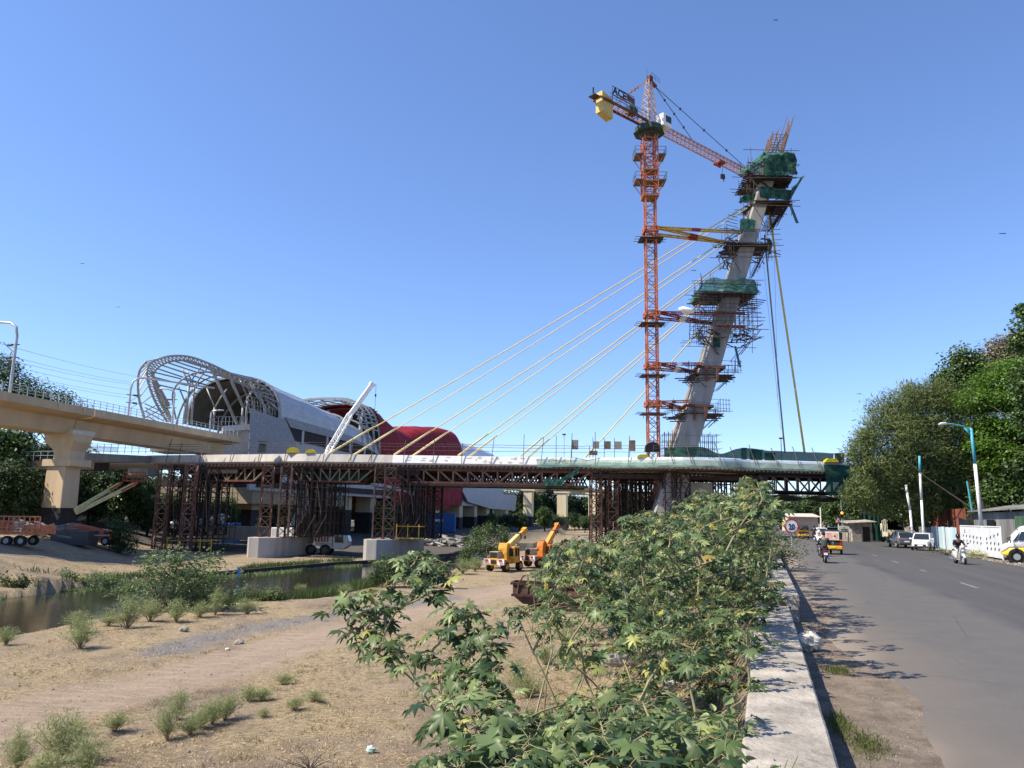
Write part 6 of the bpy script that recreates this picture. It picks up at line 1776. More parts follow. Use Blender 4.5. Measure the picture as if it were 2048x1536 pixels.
# right side trees
def gz(x, y): return hz(x, y)
b = rd(19.5, 80); b.z = .05
cl = []
for px, py, Y, r_ in ((1745, 860, 68, 1.6), (1775, 830, 69, 2.0), (1730, 885, 67, 1.3), (1800, 880, 68, 2.4), (1820, 820, 70, 2.2), (1850, 800, 70, 1.9), (1760, 925, 67, 1.9), (1735, 945, 66, 1.5), (1800, 940, 68, 2.3), (1850, 870, 70, 2.6), (1850, 930, 69, 2.4), (1775, 965, 67, 1.7), (1830, 975, 69, 1.7),
                  (1890, 830, 71, 2.4), (1900, 890, 71, 2.6), (1900, 945, 70, 2.4), (1945, 860, 71, 2.2), (1950, 920, 70, 2.4), (1990, 950, 70, 2.2), (2010, 900, 71, 2.0), (1880, 790, 72, 1.7), (1960, 970, 69, 1.8), (1705, 905, 66, 1.0), (1722, 985, 65, 1.4), (1750, 1000, 66, 1.3), (1800, 1005, 67, 1.3), (1850, 1002, 68, 1.5), (1895, 990, 69, 1.6), (1930, 1000, 69, 1.4), (1820, 795, 71, 1.4), (2030, 960, 69, 2.0)):
    cl.append((U(px, py, Y + 9) - b, r_ * 1.15))
tree('acacia_tree', 'large feathery olive green acacia spreading over the fence and road edge', b, cl, 88000, .52, L_ACACIA, .30, asp=.165, up=.3, feather=True, lean=(-1.5, -1), limbs=1)
b = rd(24, 70); b.z = 0
cl = [(U(px, py, Y) - b, r_) for px, py, Y, r_ in ((1960, 800, 76, 2.6), (1990, 770, 76, 2.8), (2030, 740, 76, 3.0), (2020, 800, 75, 3.0), (1970, 850, 76, 2.4), (2040, 850, 74, 2.8), (1985, 890, 75, 2.4), (2045, 920, 73, 2.8), (2060, 780, 74, 3.2), (2090, 850, 74, 3.2), (2000, 930, 75, 2.2), (2070, 970, 72, 2.6), (2100, 760, 74, 3))]
tree('spreading_tree', 'bright green layered tree rising behind the acacia at the right edge', b, cl, 36000, .34, L_BRIGHT, .4, asp=.5, flat=.5, up=1.2, limbs=2)
b = rd(26, 88); b.z = 0
cl = [(U(px, py, Y) - b, r_) for px, py, Y, r_ in ((1915, 745, 92, 2.3), (1940, 725, 92, 2.6), (1960, 735, 92, 2.2), (1890, 770, 92, 1.6), (1920, 775, 92, 2.2), (1950, 765, 92, 2.4), (1900, 800, 92, 2.0), (1880, 755, 92, 1.0), (1975, 760, 92, 2.0), (1930, 810, 92, 2.2))]
tree('tall_tree', 'tall darker tree whose top pokes above the acacia crown', b, cl, 12000, .42, L_BROAD, .35, asp=.7)
b = rd(30, 84); b.z = 0
cl = [(U(px, py, Y) - b, r_) for px, py, Y, r_ in ((2010, 700, 88, 2.0), (2035, 690, 88, 2.2), (2000, 725, 88, 2.0), (2060, 700, 88, 2.5), (2040, 725, 88, 2.4))]
tree('tall_tree', 'tree top with pinkish tan foliage above the bright tree', b, cl, 7000, .38, leafmat('tan leaf', [(0, (.09, .09, .04)), (.5, (.20, .17, .09)), (1, (.34, .27, .17))]), .3, asp=.6)
b = rd(21, 48); b.z = 0
cl = [(U(px, py, Y) - b, r_) for px, py, Y, r_ in ((2044, 622, 52, .6), (2060, 650, 52, 1.4), (2035, 680, 52, .55), (2050, 690, 52, .8), (2018, 700, 52, .25), (2046, 790, 50, .7), (2044, 830, 50, .6), (2056, 760, 50, 1.2), (2075, 840, 50, 1.4))]
tree('roadside_tree', 'tree at the right edge with only its leafy branch ends in view', b, cl, 6000, .26, L_BROAD, .3, asp=.7)
# leafy creeper tree under acacia (brighter leaves right of the net)
for i, (px, py, Y, r_, s_, t_, lab) in enumerate(((1780, 1000, 86, 2.6, 17, 84, 'small leafy tree hanging bright leaves beside the net over the road'), (1900, 985, 80, 2.6, 19.5, 76, 'leafy light green tree between the leaning poles'), (1985, 985, 72, 2.2, 20.5, 68, 'small leafy tree behind the tin shack'))):
    b = rd(s_, t_); b.z = 0; c = U(px, py, Y) - b
    tree('small_tree', lab, b, [(c + V((R.uniform(-2, 2), R.uniform(-1, 1), R.uniform(-1.6, 1.2))), r_ * R.uniform(.4, .7)) for _ in range(7)], 4500, .30, L_BROAD, .18, asp=.8, limbs=1)
# dark mass of trees right, behind everything on that side and far beyond the bridge
protoT = {}
def treeproto(kind):
    if kind not in protoT:
        if kind == 0: cl = blobs(20, 4.6, 4.6, 5.6, 4.6, 1.9, -.85)
        elif kind == 1: cl = blobs(17, 3.6, 3.6, 6.4, 5.4, 1.7, -.85)
        else: cl = blobs(19, 5.6, 5.0, 5.0, 3.6, 2.0, -.8)
        t = tree(('broad_tree', 'tall_tree', 'spreading_tree')[kind], 'x', (0, 0, 0), cl, 9500, .50, (L_DARK, L_BROAD, L_DARK)[kind], .32, asp=.7)
        protoT[kind] = [t, False]
    return protoT[kind]
def puttree(kind, x, y, sc, label, group, z=None):
    e = treeproto(kind); z = hz(x, y) - .1 if z is None else z
    if not e[1]:
        e[1] = True; t = e[0]; t.location = (x, y, z); t.scale = (sc,) * 3; t['label'] = label; t['group'] = group; return
    dup(e[0], (x, y, z), R.uniform(0, 6.28), sc, label, group)
n_ = 0
ordw = lambda i: ('first', 'second', 'third', 'fourth', 'fifth', 'sixth', 'seventh', 'eighth', 'ninth', 'tenth', 'eleventh', 'twelfth', 'thirteenth', 'fourteenth', 'fifteenth', 'sixteenth', 'seventeenth', 'eighteenth', 'nineteenth', 'twentieth', 'twenty-first', 'twenty-second', 'twenty-third', 'twenty-fourth')[i]
for i, (s_, t_, k, sc) in enumerate(((20, 96, 0, 1.0), (25, 104, 2, 1.2), (19, 112, 1, .9), (27, 92, 0, 1.15), (33, 80, 1, 1.3), (34, 68, 0, 1.2), (29, 60, 2, .9), (31, 108, 2, 1.3), (21, 124, 0, 1.0), (17, 134, 2, .9), (20, 150, 1, 1.0), (26, 76, 2, .8), (24, 84, 0, .8))):
    p = rd(s_, t_); puttree(k, p.x, p.y, sc, 'dark tree in the shady grove right of the road, %s going away from the acacia' % ordw(i), 'dark trees right of the road')
for i, (px, Y, k, sc) in enumerate(((1560, 190, 2, .9), (1590, 205, 0, .9), (1622, 200, 1, .8), (1650, 215, 2, .9), (1678, 195, 0, .85), (1705, 180, 1, .9), (1735, 170, 0, 1.0), (1765, 150, 0, .9), (1700, 150, 2, .7), (1530, 215, 0, .9), (1500, 225, 2, .8), (1670, 140, 1, .65), (1735, 135, 2, .8))):
    x = U(px, 1000, Y).x; puttree(k, x, Y, sc, 'tree closing the view under the bridge deck over the road, %s from the castor side' % ordw(i), 'trees beyond the bridge over the road', z=-.1)
# dark row behind the station piers and viaduct
for i, px in enumerate(range(850, 1290, 22)):
    Y = 345 + R.uniform(-15, 25); x = U(px, 1000, Y).x
    puttree(i % 3, x, Y, R.uniform(1.25, 1.55), 'dark tree on the far river bank behind the viaduct piers, %s from the left' % ordw(i), 'dark trees on the far bank', z=-2.5)
for i, px in enumerate((985, 1015, 1040, 1090, 1110, 1150, 1170, 1200)):
    Y = 250 + R.uniform(-10, 30); x = U(px, 1000, Y).x
    puttree((i + 1) % 3, x, Y, R.uniform(.45, .7), 'low bushy tree in front of the viaduct piers, %s from the left' % ordw(i), 'low bushy trees by the viaduct', z=-2.5)
# left background
lt = [(-15, 112, 1.35, 1), (20, 120, 1.3, 0), (60, 132, 1.45, 2), (100, 140, 1.35, 0), (-10, 96, .95, 2), (70, 118, .85, 1), (190, 150, 1.15, 0), (225, 140, .95, 2), (265, 155, 1.05, 0), (250, 128, .8, 1), (300, 165, 1.0, 2), (340, 175, 1.1, 0), (180, 128, .85, 0), (390, 185, 1.1, 2), (430, 178, 1.0, 1), (470, 190, 1.1, 0), (510, 200, 1.1, 2), (560, 210, 1.1, 0), (600, 205, 1.0, 1), (640, 215, 1.1, 2)]
for i, (px, Y, sc, k) in enumerate(lt):
    x = U(px, 1000, Y).x; puttree(k, x, Y, sc, 'tree of the dense row behind the left bank, %s from the left edge' % ordw(i), 'dense trees behind the left bank')
for i, (px, Y, sc) in enumerate(((300, 130, .62), (335, 134, .7), (372, 138, .6), (410, 134, .66), (448, 139, .7), (545, 142, .5), (600, 140, .62), (770, 175, .7), (800, 190, .8))):
    x = U(px, 1000, Y).x; puttree(i % 3, x, Y, sc, 'low dark tree in the shade behind the falsework towers, %s from the left' % ordw(i), 'low trees behind the falsework')
lt = [(670, 225, 1.0, 1), (700, 235, 1.1, 0), (740, 240, 1.1, 2), (780, 255, 1.2, 0), (820, 265, 1.2, 1)]
for i, (px, Y, sc, k) in enumerate(lt):
    x = U(px, 1000, Y).x; puttree(k, x, Y, sc, 'tree seen between the station piers, %s from the left' % ordw(i), 'trees seen through the station piers')
b = V((U(120, 800, 165).x, 165, 0)); b.z = hz(b.x, b.y)
tree('broad_tree', 'wide rounded tree top showing above the left viaduct railing', b, [(U(px, py, 165) - b, r_) for px, py, r_ in ((30, 765, 4), (65, 785, 4), (100, 800, 4), (130, 815, 3.5), (160, 830, 3), (10, 745, 3.5), (40, 800, 4), (80, 825, 4), (-20, 735, 5))], 12000, .55, L_BROAD, .5, asp=.7)
# ---- bushes
def bush(label, base, cl, n, size, lm, asp=.5, cat='bush', name='bush', feather=False, up=.6, group=None, tr=.05):
    return tree(name, label, base, cl, n, size, lm, tr, asp=asp, cat=cat, feather=feather, up=up, group=group)
b = G(985, 1128, ZB); b.z = hz(b.x, b.y)
bush('big dark green bush left of the yellow mobile crane', b, [(U(px, py, Y + 8) - b, r_ * 1.1) for px, py, Y, r_ in ((950, 1075, 84, 1.0), (975, 1065, 84, 1.1), (1000, 1070, 84, 1.1), (1020, 1085, 84, .9), (940, 1100, 83, 1.0), (970, 1095, 83, 1.2), (1000, 1100, 83, 1.1), (930, 1120, 82, .9), (1010, 1110, 83, .9), (1035, 1075, 85, .5), (930, 1080, 84, .5), (950, 1130, 81, .8))], 9000, .26, L_BUSH, asp=.45)
b = G(790, 1178, ZB); b.z = hz(b.x, b.y)
bush('dark bush on the near water edge behind the castor arm', b, [(U(px, py, 66) - b, r_) for px, py, r_ in ((755, 1140, .9), (775, 1125, .9), (800, 1130, .8), (780, 1150, 1.0), (820, 1150, .9), (860, 1155, .9), (880, 1140, .7), (750, 1160, .7), (900, 1150, .6), (840, 1165, .8))], 6500, .22, L_BUSH, asp=.4)
b = G(240, 1100, -3.2); b.z = hz(b.x, b.y)
bush('dark shaded bush left of the left pipe scaffold', b, [(U(px, py, 92) - b, r_) for px, py, r_ in ((235, 1050, 1.2), (250, 1070, 1.4), (225, 1075, 1.1), (260, 1090, 1.2), (235, 1090, 1.1))], 4500, .26, L_DARK, asp=.5)
# leaning small tree at the water
b = G(318, 1228, ZB); b.z = hz(b.x, b.y)
stt = []
for px, py in ((300, 1120), (330, 1130), (360, 1112), (395, 1120), (430, 1108), (440, 1130), (455, 1150), (420, 1155), (380, 1150), (345, 1155), (310, 1150), (285, 1180), (300, 1200), (340, 1190), (380, 1185), (420, 1190), (460, 1185), (465, 1210), (250, 1175), (230, 1180), (355, 1100), (310, 1108), (400, 1210), (360, 1215), (270, 1200)):
    stt.append(U(px, py, 50 + R.uniform(-1.5, 1.5)))
leafshrub('leaning_tree', 'small leaning tree with pale fluttering leaves on the near water edge', 'small tree', b, stt, 150, .27, L_PALE, w_=.8, stem_mat=BARK, len0=.62)
for i, (px, py, sp, lab) in enumerate(((215, 1178, 34, 'low leafy bushes on the far water edge, left of the leaning tree'), (520, 1200, 30, 'green shoots at the near water edge right of the leaning tree'), (130, 1170, 40, 'leafy tangle on the far water edge near the left'), (40, 1182, 34, 'leafy tangle on the far water edge at the left border'))):
    far = i != 1; b = G(px, py, ZB if not far else -3.9); b.z = hz(b.x, b.y) if not far else -3.9
    stt = [b + V((R.uniform(-sp, sp) * b.y / 1562 * 1.3, R.uniform(-1, 1), R.uniform(.3, 1.2))) for _ in range(16)]
    leafshrub('leafy_bush', lab, 'bush', b, stt, 90, .20, L_BUSH if i == 3 else L_PALE, w_=.8, len0=.3)
# ---- feathery weeds
def weed(kind):
    th = thing('feathery_weed', 'x', 'weed', (0, 0, 0), group='feathery weeds on the dry riverbank')
    n = (2400, 1700, 1100)[kind]; hh = (1.1, .8, .5)[kind]; wd = (.62, .45, .40)[kind]
    mb = MB(); P, H = [], []
    for i in range(22):
        a = R.uniform(0, 6.28); e_ = rad(R.uniform(12, 88)); r_ = wd * 1.15 * math.cos(e_) * R.uniform(.6, 1)
        tip = V((math.cos(a) * r_, math.sin(a) * r_, hh * (.18 + .8 * math.sin(e_)) * R.uniform(.7, 1.05)))
        mid = V((tip.x * .35, tip.y * .35, tip.z * .5)); mb.path([(0, 0, -.05), mid, tip], [.008, .005, .002], 4, False)
        for k in range(n // 22):
            f = .2 + .8 * R.random() ** .8; c = V((0, 0, 0)).lerp(mid, f * 2) if f < .5 else mid.lerp(tip, f * 2 - 1)
            d = V((R.gauss(0, 1), R.gauss(0, 1), R.uniform(.2, 1.8))).normalized()
            P.append(c + d * R.uniform(.0, .15)); H.append(d)
    P, H = np.array(P), np.array(H); k = len(P); nn = RG.normal(size=(k, 3))
    v = quads(P + H * .05, nn, H, RG.uniform(.0035, .008, k), RG.uniform(.03, .075, k))
    npmesh('foliage', v, 4, L_WEED, th); mb.build('stem', TWIG, th)
    return th
WP = [[weed(k), False] for k in range(3)]
def putweed(px, py, k, sc, lab):
    p = G(px, py, ZB); 
    for _ in range(4): p = G(px, py, hz(p.x, p.y))
    e = WP[k]
    if not e[1]:
        e[1] = True; e[0].location = p; e[0].scale = (sc,) * 3; e[0]['label'] = lab
    else: dup(e[0], p, R.uniform(0, 6.28), (sc * R.uniform(.9, 1.6), sc * R.uniform(.9, 1.6), sc * R.uniform(.75, 1.1)), lab)
for px, py, k, sc, lab in ((35, 1545, 0, 1.0, 'big pale feathery weed in the bottom left corner'), (120, 1530, 0, 1.15, 'tallest feathery weed, bottom left, right of the corner one'), (150, 1495, 0, .9, 'feathery weed behind the tallest one near the bottom left'), (175, 1555, 1, 1.2, 'yellowish feathery weed at the bottom edge left'), (80, 1570, 0, .9, 'feathery weed cut by the bottom edge, left'),
                           (229, 1463, 1, .95, 'upright feathery weed standing alone left of the weed clump'), (335, 1480, 0, .85, 'left weed of the low central clump'), (355, 1440, 0, .8, 'tall weed at the back of the central clump'), (380, 1470, 1, .9, 'middle weed of the central clump'), (425, 1450, 1, .95, 'right weed of the central clump'), (450, 1440, 1, 1.0, 'rightmost taller weed of the central clump'), (400, 1455, 2, 1.1, 'short weed in the central clump'),
                           (495, 1402, 2, 1.1, 'small thin weed right of the central clump'), (525, 1402, 2, .9, 'small weed beside the thin one'), (567, 1370, 2, .8, 'lone round weed on the track edge'), (590, 1420, 2, .9, 'low dark weed below the lone round one'), (630, 1402, 2, .8, 'low dark weed nearest the castor arm'), (528, 1435, 2, .5, 'tiny weed in the straw'),
                           (155, 1265, 1, 1.7, 'feathery weed at the water edge, upper of two at left'), (160, 1298, 1, 1.6, 'feathery weed at the water edge, lower of two at left'), (217, 1252, 1, 1.2, 'thin weed on the waterline left of the leaning tree'), (255, 1256, 0, 1.5, 'tall feathery weed left of the leaning tree trunk'), (300, 1243, 1, 1.5, 'weed just left of the leaning tree foot'), (352, 1245, 1, 1.6, 'weed right of the leaning tree foot'), (430, 1230, 0, 1.5, 'round feathery weed right of the leaning tree'), (400, 1235, 1, 1.4, 'weed between the leaning tree and the round weed'),
                           (495, 1228, 1, 1.6, 'upright weed at the right end of the water edge weeds'), (12, 1290, 1, 1.2, 'sparse weed at the left border waterline'), (1090, 1190, 0, 1.6, 'pale fluffy weed beside the rusty steel form'), (1120, 1195, 0, 1.5, 'pale fluffy weed right of the other by the rusty steel form'), (1040, 1385, 0, 1.0, 'round dark weed in the clearing right of the near castor'), (1060, 1395, 1, 1.1, 'weed at the side of the round dark one in the clearing'),
                           (1090, 1330, 1, 1.0, 'weed in the straw left of the concrete lump'), (1130, 1290, 1, 1.2, 'weed behind the concrete lump'), (600, 1192, 1, 1.4, 'weed among the reeds, left'), (690, 1190, 1, 1.3, 'weed among the reeds, right'), (925, 1148, 0, 1.8, 'fluffy weed at the foot of the big dark bush'), (950, 1143, 0, 1.8, 'second fluffy weed at the foot of the big dark bush')):
    putweed(px, py, k, sc, lab)
# reeds and river weed: uncountable
def scatter_blades(name, label, cat, pts, h0, h1, w_, mt, lean=.35):
    P = np.array(pts); k = len(P)
    H = RG.normal(0, lean, (k, 3)); H[:, 2] = 1; H = unit(H); hh = RG.uniform(h0, h1, k)
    nn = RG.normal(size=(k, 3)); nn[:, 2] *= .2
    v = quads(P + H * hh[:, None] * .5, nn, H, np.full(k, w_), hh * .5)
    o = npmesh(name, v, 4, mt); props(o, label, cat, kind='stuff'); return o
pts = []
for i in range(9000):
    Y = R.uniform(50, 72); x = polyX(RIV_N, Y) + R.gauss(.2, .75)
    if x < polyX(RIV_N, Y) - 1.4: continue
    pts.append((x, Y, max(-4.1, hz(x, Y)) - .03))
scatter_blades('reeds', 'green reeds crowding the near water edge', 'reeds', pts, .5, 1.15, .018, L_BUSH)
pts = []
for i in range(16000):
    Y = R.uniform(42, 118); x = polyX(RIV_F, Y) + abs(R.gauss(.1, 1.0)) - .25
    if nvec(x * .3, Y * .16, 4) < -.06: continue
    if Y > 98 and Y < 106: continue
    pts.append((x, Y, -4.12))
scatter_blades('river_weed', 'bright green floating weed along the far water edge', 'river weed', pts, .12, .38, .05, L_PALE, lean=1.0)
pts = []
for i in range(14000):
    Y = R.uniform(40, 120); x = polyX(RIV_F, Y) - abs(R.gauss(.3, 1.1)) - .2
    if nvec(x * .4, Y * .13, 8) < -.05: continue
    if 99 < Y < 122: continue
    pts.append((x, Y, hz(x, Y) - .03))
scatter_blades('bank_scrub', 'dark scrub on the edge of the far bank', 'scrub', pts, .2, .8, .035, L_BUSH, lean=.6)
# straw
STRAW = leafmat('straw', [(0, (.22, .15, .075)), (.5, (.46, .34, .17)), (1, (.68, .54, .30))], .8, .15, .15)
GREENG = leafmat('short green grass', [(0, (.06, .08, .025)), (1, (.16, .18, .06))], .7, .2, .2)
pts = []; gp_ = []; ang_ = []
def straw_area(n, ymin, ymax):
    k = 0
    while k < n:
        Y = ymin * (ymax / ymin) ** R.random(); px = R.uniform(-60, 1500); x = (px - 1024) / 1562 * Y
        s, t = st(x, Y)
        if s > -.4: continue
        if x < polyX(RIV_N, Y) + .3: k += 0; 
        if x < polyX(RIV_N, Y) + .3: continue
        d = pdist(PATHC, x, Y)
        if d < 2.0 and R.random() > .06: continue
        if nvec(x * .32, Y * .32, 12) + .35 * nvec(x * 1.4, Y * 1.4, 3) < -.12 and R.random() > .12: continue
        (gp_ if nvec(x * .25, Y * .25, 30) > .28 and R.random() < .6 else pts).append((x, Y, hz(x, Y) + .01)); k += 1
straw_area(85000, 6, 52)
P = np.array(pts); k = len(P); H = RG.normal(0, 1, (k, 3)); H[:, 2] = np.abs(RG.normal(0, .28, k)); H = unit(H)
ln = RG.uniform(.05, .16, k); nn = RG.normal(0, .5, (k, 3)); nn[:, 2] = 1
o = npmesh('straw', quads(P + H * ln[:, None] * .5, nn, H, RG.uniform(.003, .007, k) * (1 + P[:, 1] / 40), ln * .5), 4, STRAW); props(o, 'dry cut straw lying over the riverbank', 'straw', kind='stuff')
P = np.array(gp_)
scatter_blades('short_grass', 'thin short green grass among the straw', 'grass', gp_, .03, .10, .006, GREENG, lean=.6)
TUFT = leafmat('withered tuft', [(0, (.09, .065, .035)), (.6, (.24, .18, .09)), (1, (.13, .15, .05))], .8, .15, .15)
pts = []
for i in range(900):
    Y = 9 * (62 / 9) ** R.random(); px = R.uniform(-60, 1400); x0 = (px - 1024) / 1562 * Y; s, t = st(x0, Y)
    if s > -.6 or x0 < polyX(RIV_N, Y) + .4 or pdist(PATHC, x0, Y) < 2.1: continue
    for k in range(R.randrange(10, 34)):
        x, y = x0 + R.gauss(0, .16), Y + R.gauss(0, .16); pts.append((x, y, hz(x, y) - .02))
scatter_blades('withered_tufts', 'small withered grass tufts dotting the riverbank', 'grass tufts', pts, .06, .22, .007, TUFT, lean=.8)
# verge grass near the wall
pts = []
for i in range(5200):
    c = R.choice(((1.25, 6.2, .35, .7), (1.0, 9.8, .22, .5), (1.1, 14.2, .2, .3), (.8, 10.6, .12, .5), (.75, 6.9, .14, .8), (1.25, 7.5, .2, .2)))
    s_, t_ = R.gauss(c[0], c[2] * .5), R.gauss(c[1], c[3] * .55); p = rd(s_, t_)
    if s_ < .58: continue
    pts.append((p.x, p.y, -.035))
scatter_blades('verge_grass', 'patches of short grass in the dirt verge beside the parapet', 'grass', pts, .03, .11, .0045, GREENG, lean=.7)
# pebbles and litter
def pebbles(name, lab, pts, r0, r1, mt):
    ico = np.array([(0, 0, 1), (.9, 0, .2), (.2, .9, .1), (-.85, .3, .15), (-.3, -.9, .1), (.5, -.7, .2), (0, 0, -.6)])
    F_ = np.array([(0, 1, 2), (0, 2, 3), (0, 3, 4), (0, 4, 5), (0, 5, 1), (6, 2, 1), (6, 3, 2), (6, 4, 3), (6, 5, 4), (6, 1, 5)])
    P = np.array(pts); k = len(P); nr = RG.normal(0, .25, (k, 3)); nr[:, 2] = 1
    v, f = place_leaves(ico * np.array([1, 1, .7]), F_, P, nr, RG.normal(size=(k, 3)), RG.uniform(r0, r1, k) * RG.uniform(.5, 1, k))
    o = idxmesh(name, v, f, mt); props(o, lab, 'pebbles', kind='stuff')
PEB = leafmat('pebble', [(0, (.12, .10, .08)), (.6, (.26, .23, .19)), (1, (.45, .42, .37))], .9, .1, 0)
pts = []
for i in range(7000):
    Y = 9 * (75 / 9) ** R.random(); px = R.uniform(-60, 1400); x = (px - 1024) / 1562 * Y; s, t = st(x, Y)
    if s > -.5 or x < polyX(RIV_N, Y) + .2: continue
    g_ = pdist(GRAVC, x, Y)
    if g_ > 2.2 and R.random() > .35: continue
    pts.append((x, Y, hz(x, Y)))
pebbles('pebbles', 'scattered stones on the dusty riverbank', pts, .015, .065, PEB)
pts = []
for i in range(2600):
    t_ = R.uniform(3.5, 22); s_ = R.uniform(.58, redge(t_) + .15); p = rd(s_, t_); pts.append((p.x, p.y, -.028))
pebbles('verge_grit', 'grit and tiny litter on the dirt verge', pts, .004, .016, PEB)
pts = []
for i in range(1500):
    t_ = R.uniform(48, 80); s_ = R.uniform(13.9, 16.6); p = rd(s_, t_); pts.append((p.x, p.y, hz(p.x, p.y)))
pebbles('roadside_rubble', 'broken stones along the right road edge', pts, .03, .14, PEB)
# dry twigs in the clearing
mb = MB()
for i in range(170):
    p = G(R.uniform(1000, 1330), R.uniform(1290, 1500), -3.0)
    zg = hz(p.x, p.y); p.z = zg + .02
    a = R.uniform(0, 6.28); L_ = R.uniform(.4, 1.6); e = p + V((math.cos(a) * L_, math.sin(a) * L_, R.uniform(0, .7) * L_))
    mb.path([p, p.lerp(e, .5) + V((0, 0, .08)), e], [.008, .006, .003], 4, False)
props(mb.build('dry_twigs', TWIG), 'tangle of dry fallen twigs under the castor plants', 'twigs', kind='stuff')
mb = MB(); c = G(620, 1540, ZB)
for i in range(16):
    a = R.uniform(-.5, 3.6); L_ = R.uniform(.3, .9); mb.path([c, c + V((math.cos(a) * L_ * .5, math.sin(a) * .3, .10 + .15 * R.random())), c + V((math.cos(a) * L_, math.sin(a) * .5, .05 + .3 * R.random()))], [.012, .008, .004], 5, False)
mb.build('dead_branch', BARK, label='dead dark branch lying in the straw at the bottom edge', cat='branch')
# ================================================================ ROAD SIDE: VEHICLES, PEOPLE, FENCES, SIGNS
HEAD = math.atan2(RU.y, RU.x)
PW = mat('white car paint', (.75, .75, .74), .25, var=.04, coat=.5, spec=.5)
PG = mat('grey car paint', (.085, .09, .095), .3, var=.05, coat=.5, spec=.5)
PCREAM = mat('cream paint', (.62, .57, .42), .5, var=.12)
PYEL = mat('school yellow paint', (.78, .47, .03), .35, var=.06, coat=.3)
PRICK = mat('rickshaw yellow', (.75, .36, .02), .4, var=.1)
HOOD = mat('black canvas hood', (.022, .021, .022), .7, var=.3, scale=4)
PLAST = mat('black plastic', (.02, .02, .02), .55, var=.1)
CHROME = mat('chrome', (.6, .6, .6), .2, metal=.9, var=0)
TAIL = mat('red tail lamp', (.42, .015, .015), .25, var=0)
LENS = mat('headlamp lens', (.62, .64, .66), .15, var=0, spec=.8)
PLATE = mat('white number plate', (.75, .75, .72), .5, var=.05)
PLATEY = mat('yellow number plate', (.75, .50, .04), .5, var=.05)
AMB = mat('amber lens', (.7, .25, .02), .3, var=0)
SKIN = mat('skin', (.26, .14, .085), .6, var=.08)
def secs(rows_, mat_, name, th, closed=True, smooth=False, bevel=0):
    mb = MB(); mb.grid(rows_, True); b = len(mb.v); n = len(rows_[0])
    mb.v.extend([tuple(p) for p in rows_[0]] + [tuple(p) for p in rows_[-1]])
    mb.f.append(tuple(range(b + n - 1, b - 1, -1))); mb.f.append(tuple(range(b + n, b + 2 * n)))
    return mb.build(name, mat_, th, smooth=smooth, bevel=bevel)
def ring(x, z0, z1, w0, w1, c=.06):
    return [(x, -w0 + c, z0), (x, w0 - c, z0), (x, w0, z0 + c), (x, w1, z1 - c), (x, w1 - c, z1), (x, -w1 + c, z1), (x, -w1, z1 - c), (x, -w0, z0 + c)]
def car(label, paint, loc, rz, L=3.6, W=1.52, H=1.47, plate=PLATE):
    th = thing('parked_car', label, 'car', loc, rz, group='cars parked at the right road edge')
    h = W / 2; f = L / 3.6
    st_ = [(-1.8, .42, .80, .62, .60), (-1.74, .30, .92, .70, .66), (-1.2, .26, .95, h, h - .04), (0, .24, .93, h, h - .03), (.85, .24, .92, h, h - .05), (1.35, .25, .84, h - .02, h - .10), (1.66, .28, .72, h - .08, h - .16), (1.8, .38, .60, h - .18, h - .24)]
    bd = secs([ring(x * f, a, b, c, d) for x, a, b, c, d in st_], paint, 'body', th, smooth=True)
    gs = [(-1.62, .90, .93, .62, .60), (-1.40, .90, 1.36, .65, .54), (-1.0, .90, 1.43, .67, .55), (-.2, .90, 1.45, .67, .56), (.25, .90, 1.40, .67, .55), (.95, .88, .91, .63, .60)]
    secs([ring(x * f, a, b * H / 1.47 if b > 1 else b, c, d, .03) for x, a, b, c, d in gs], GLASS, 'glasshouse', th)
    rs = [(-1.44, 1.33, 1.39, .56, .53), (-1.0, 1.40, 1.465, .57, .54), (-.2, 1.42, 1.485, .58, .55), (.28, 1.37, 1.43, .57, .54)]
    secs([ring(x * f, a * H / 1.47, b * H / 1.47, c, d, .02) for x, a, b, c, d in rs], paint, 'roof', th, smooth=True)
    mb = MB()
    for sy in (-1, 1):
        for x0, z0, x1, z1 in ((.95, .90, .26, 1.40), (-.15, .9, -.18, 1.42), (-1.60, .9, -1.42, 1.37), (-1.15, .9, -1.1, 1.42)):
            mb.beam((x0 * f, sy * .665, z0), (x1 * f, sy * .565, z1), .075, .05)
    mb.build('pillars', paint, th)
    for x in (-1.18, 1.16):
        for sy in (-1, 1):
            a, b = MB(), MB(); wheel(a, b, (x * f, sy * (h - .07), .28), .28, .17, (0, 1, 0)); t = a.build('wheel', TYRE, th); b.build('rim', GALV, t)
            mb = MB(); mb.disc((x * f, sy * (h - .045), .33), (0, 1, 0), .335, .10, 18); mb.build('wheel_arch', PLAST, th)
    for sy in (-1, 1):
        mb = MB(); mb.ball((1.60 * f, sy * (h - .26), .68), .14, 10, (1.1, .9, .8)); mb.build('headlight', LENS, th, smooth=True)
        mb = MB(); mb.ball((-1.74 * f, sy * (h - .16), .80), .11, 8, (.6, .7, 1.3)); mb.build('taillight', TAIL, th, smooth=True)
        mb = MB(); mb.box((.72 * f, sy * (h + .09), .97), (.12, .18, .13)); mb.build('mirror', paint, th, bevel=.02)
    mb = MB(); mb.box((1.76 * f, 0, .42), (.12, .90, .20)); mb.build('grille', PLAST, th, bevel=.03)
    mb = MB(); mb.box((1.83 * f, 0, .43), (.02, .42, .11)); mb.build('number_plate', plate, th)
    mb = MB(); mb.box((-1.80 * f, 0, .60), (.03, .42, .11)); mb.build('number_plate', plate, th)
    mb = MB(); mb.box((-1.78 * f, 0, .36), (.12, 1.2, .16)); mb.build('rear_bumper', PLAST, th, bevel=.03)
    return th
def onroad(px, py): p = G(px, py, .02); p.z = .02; return p
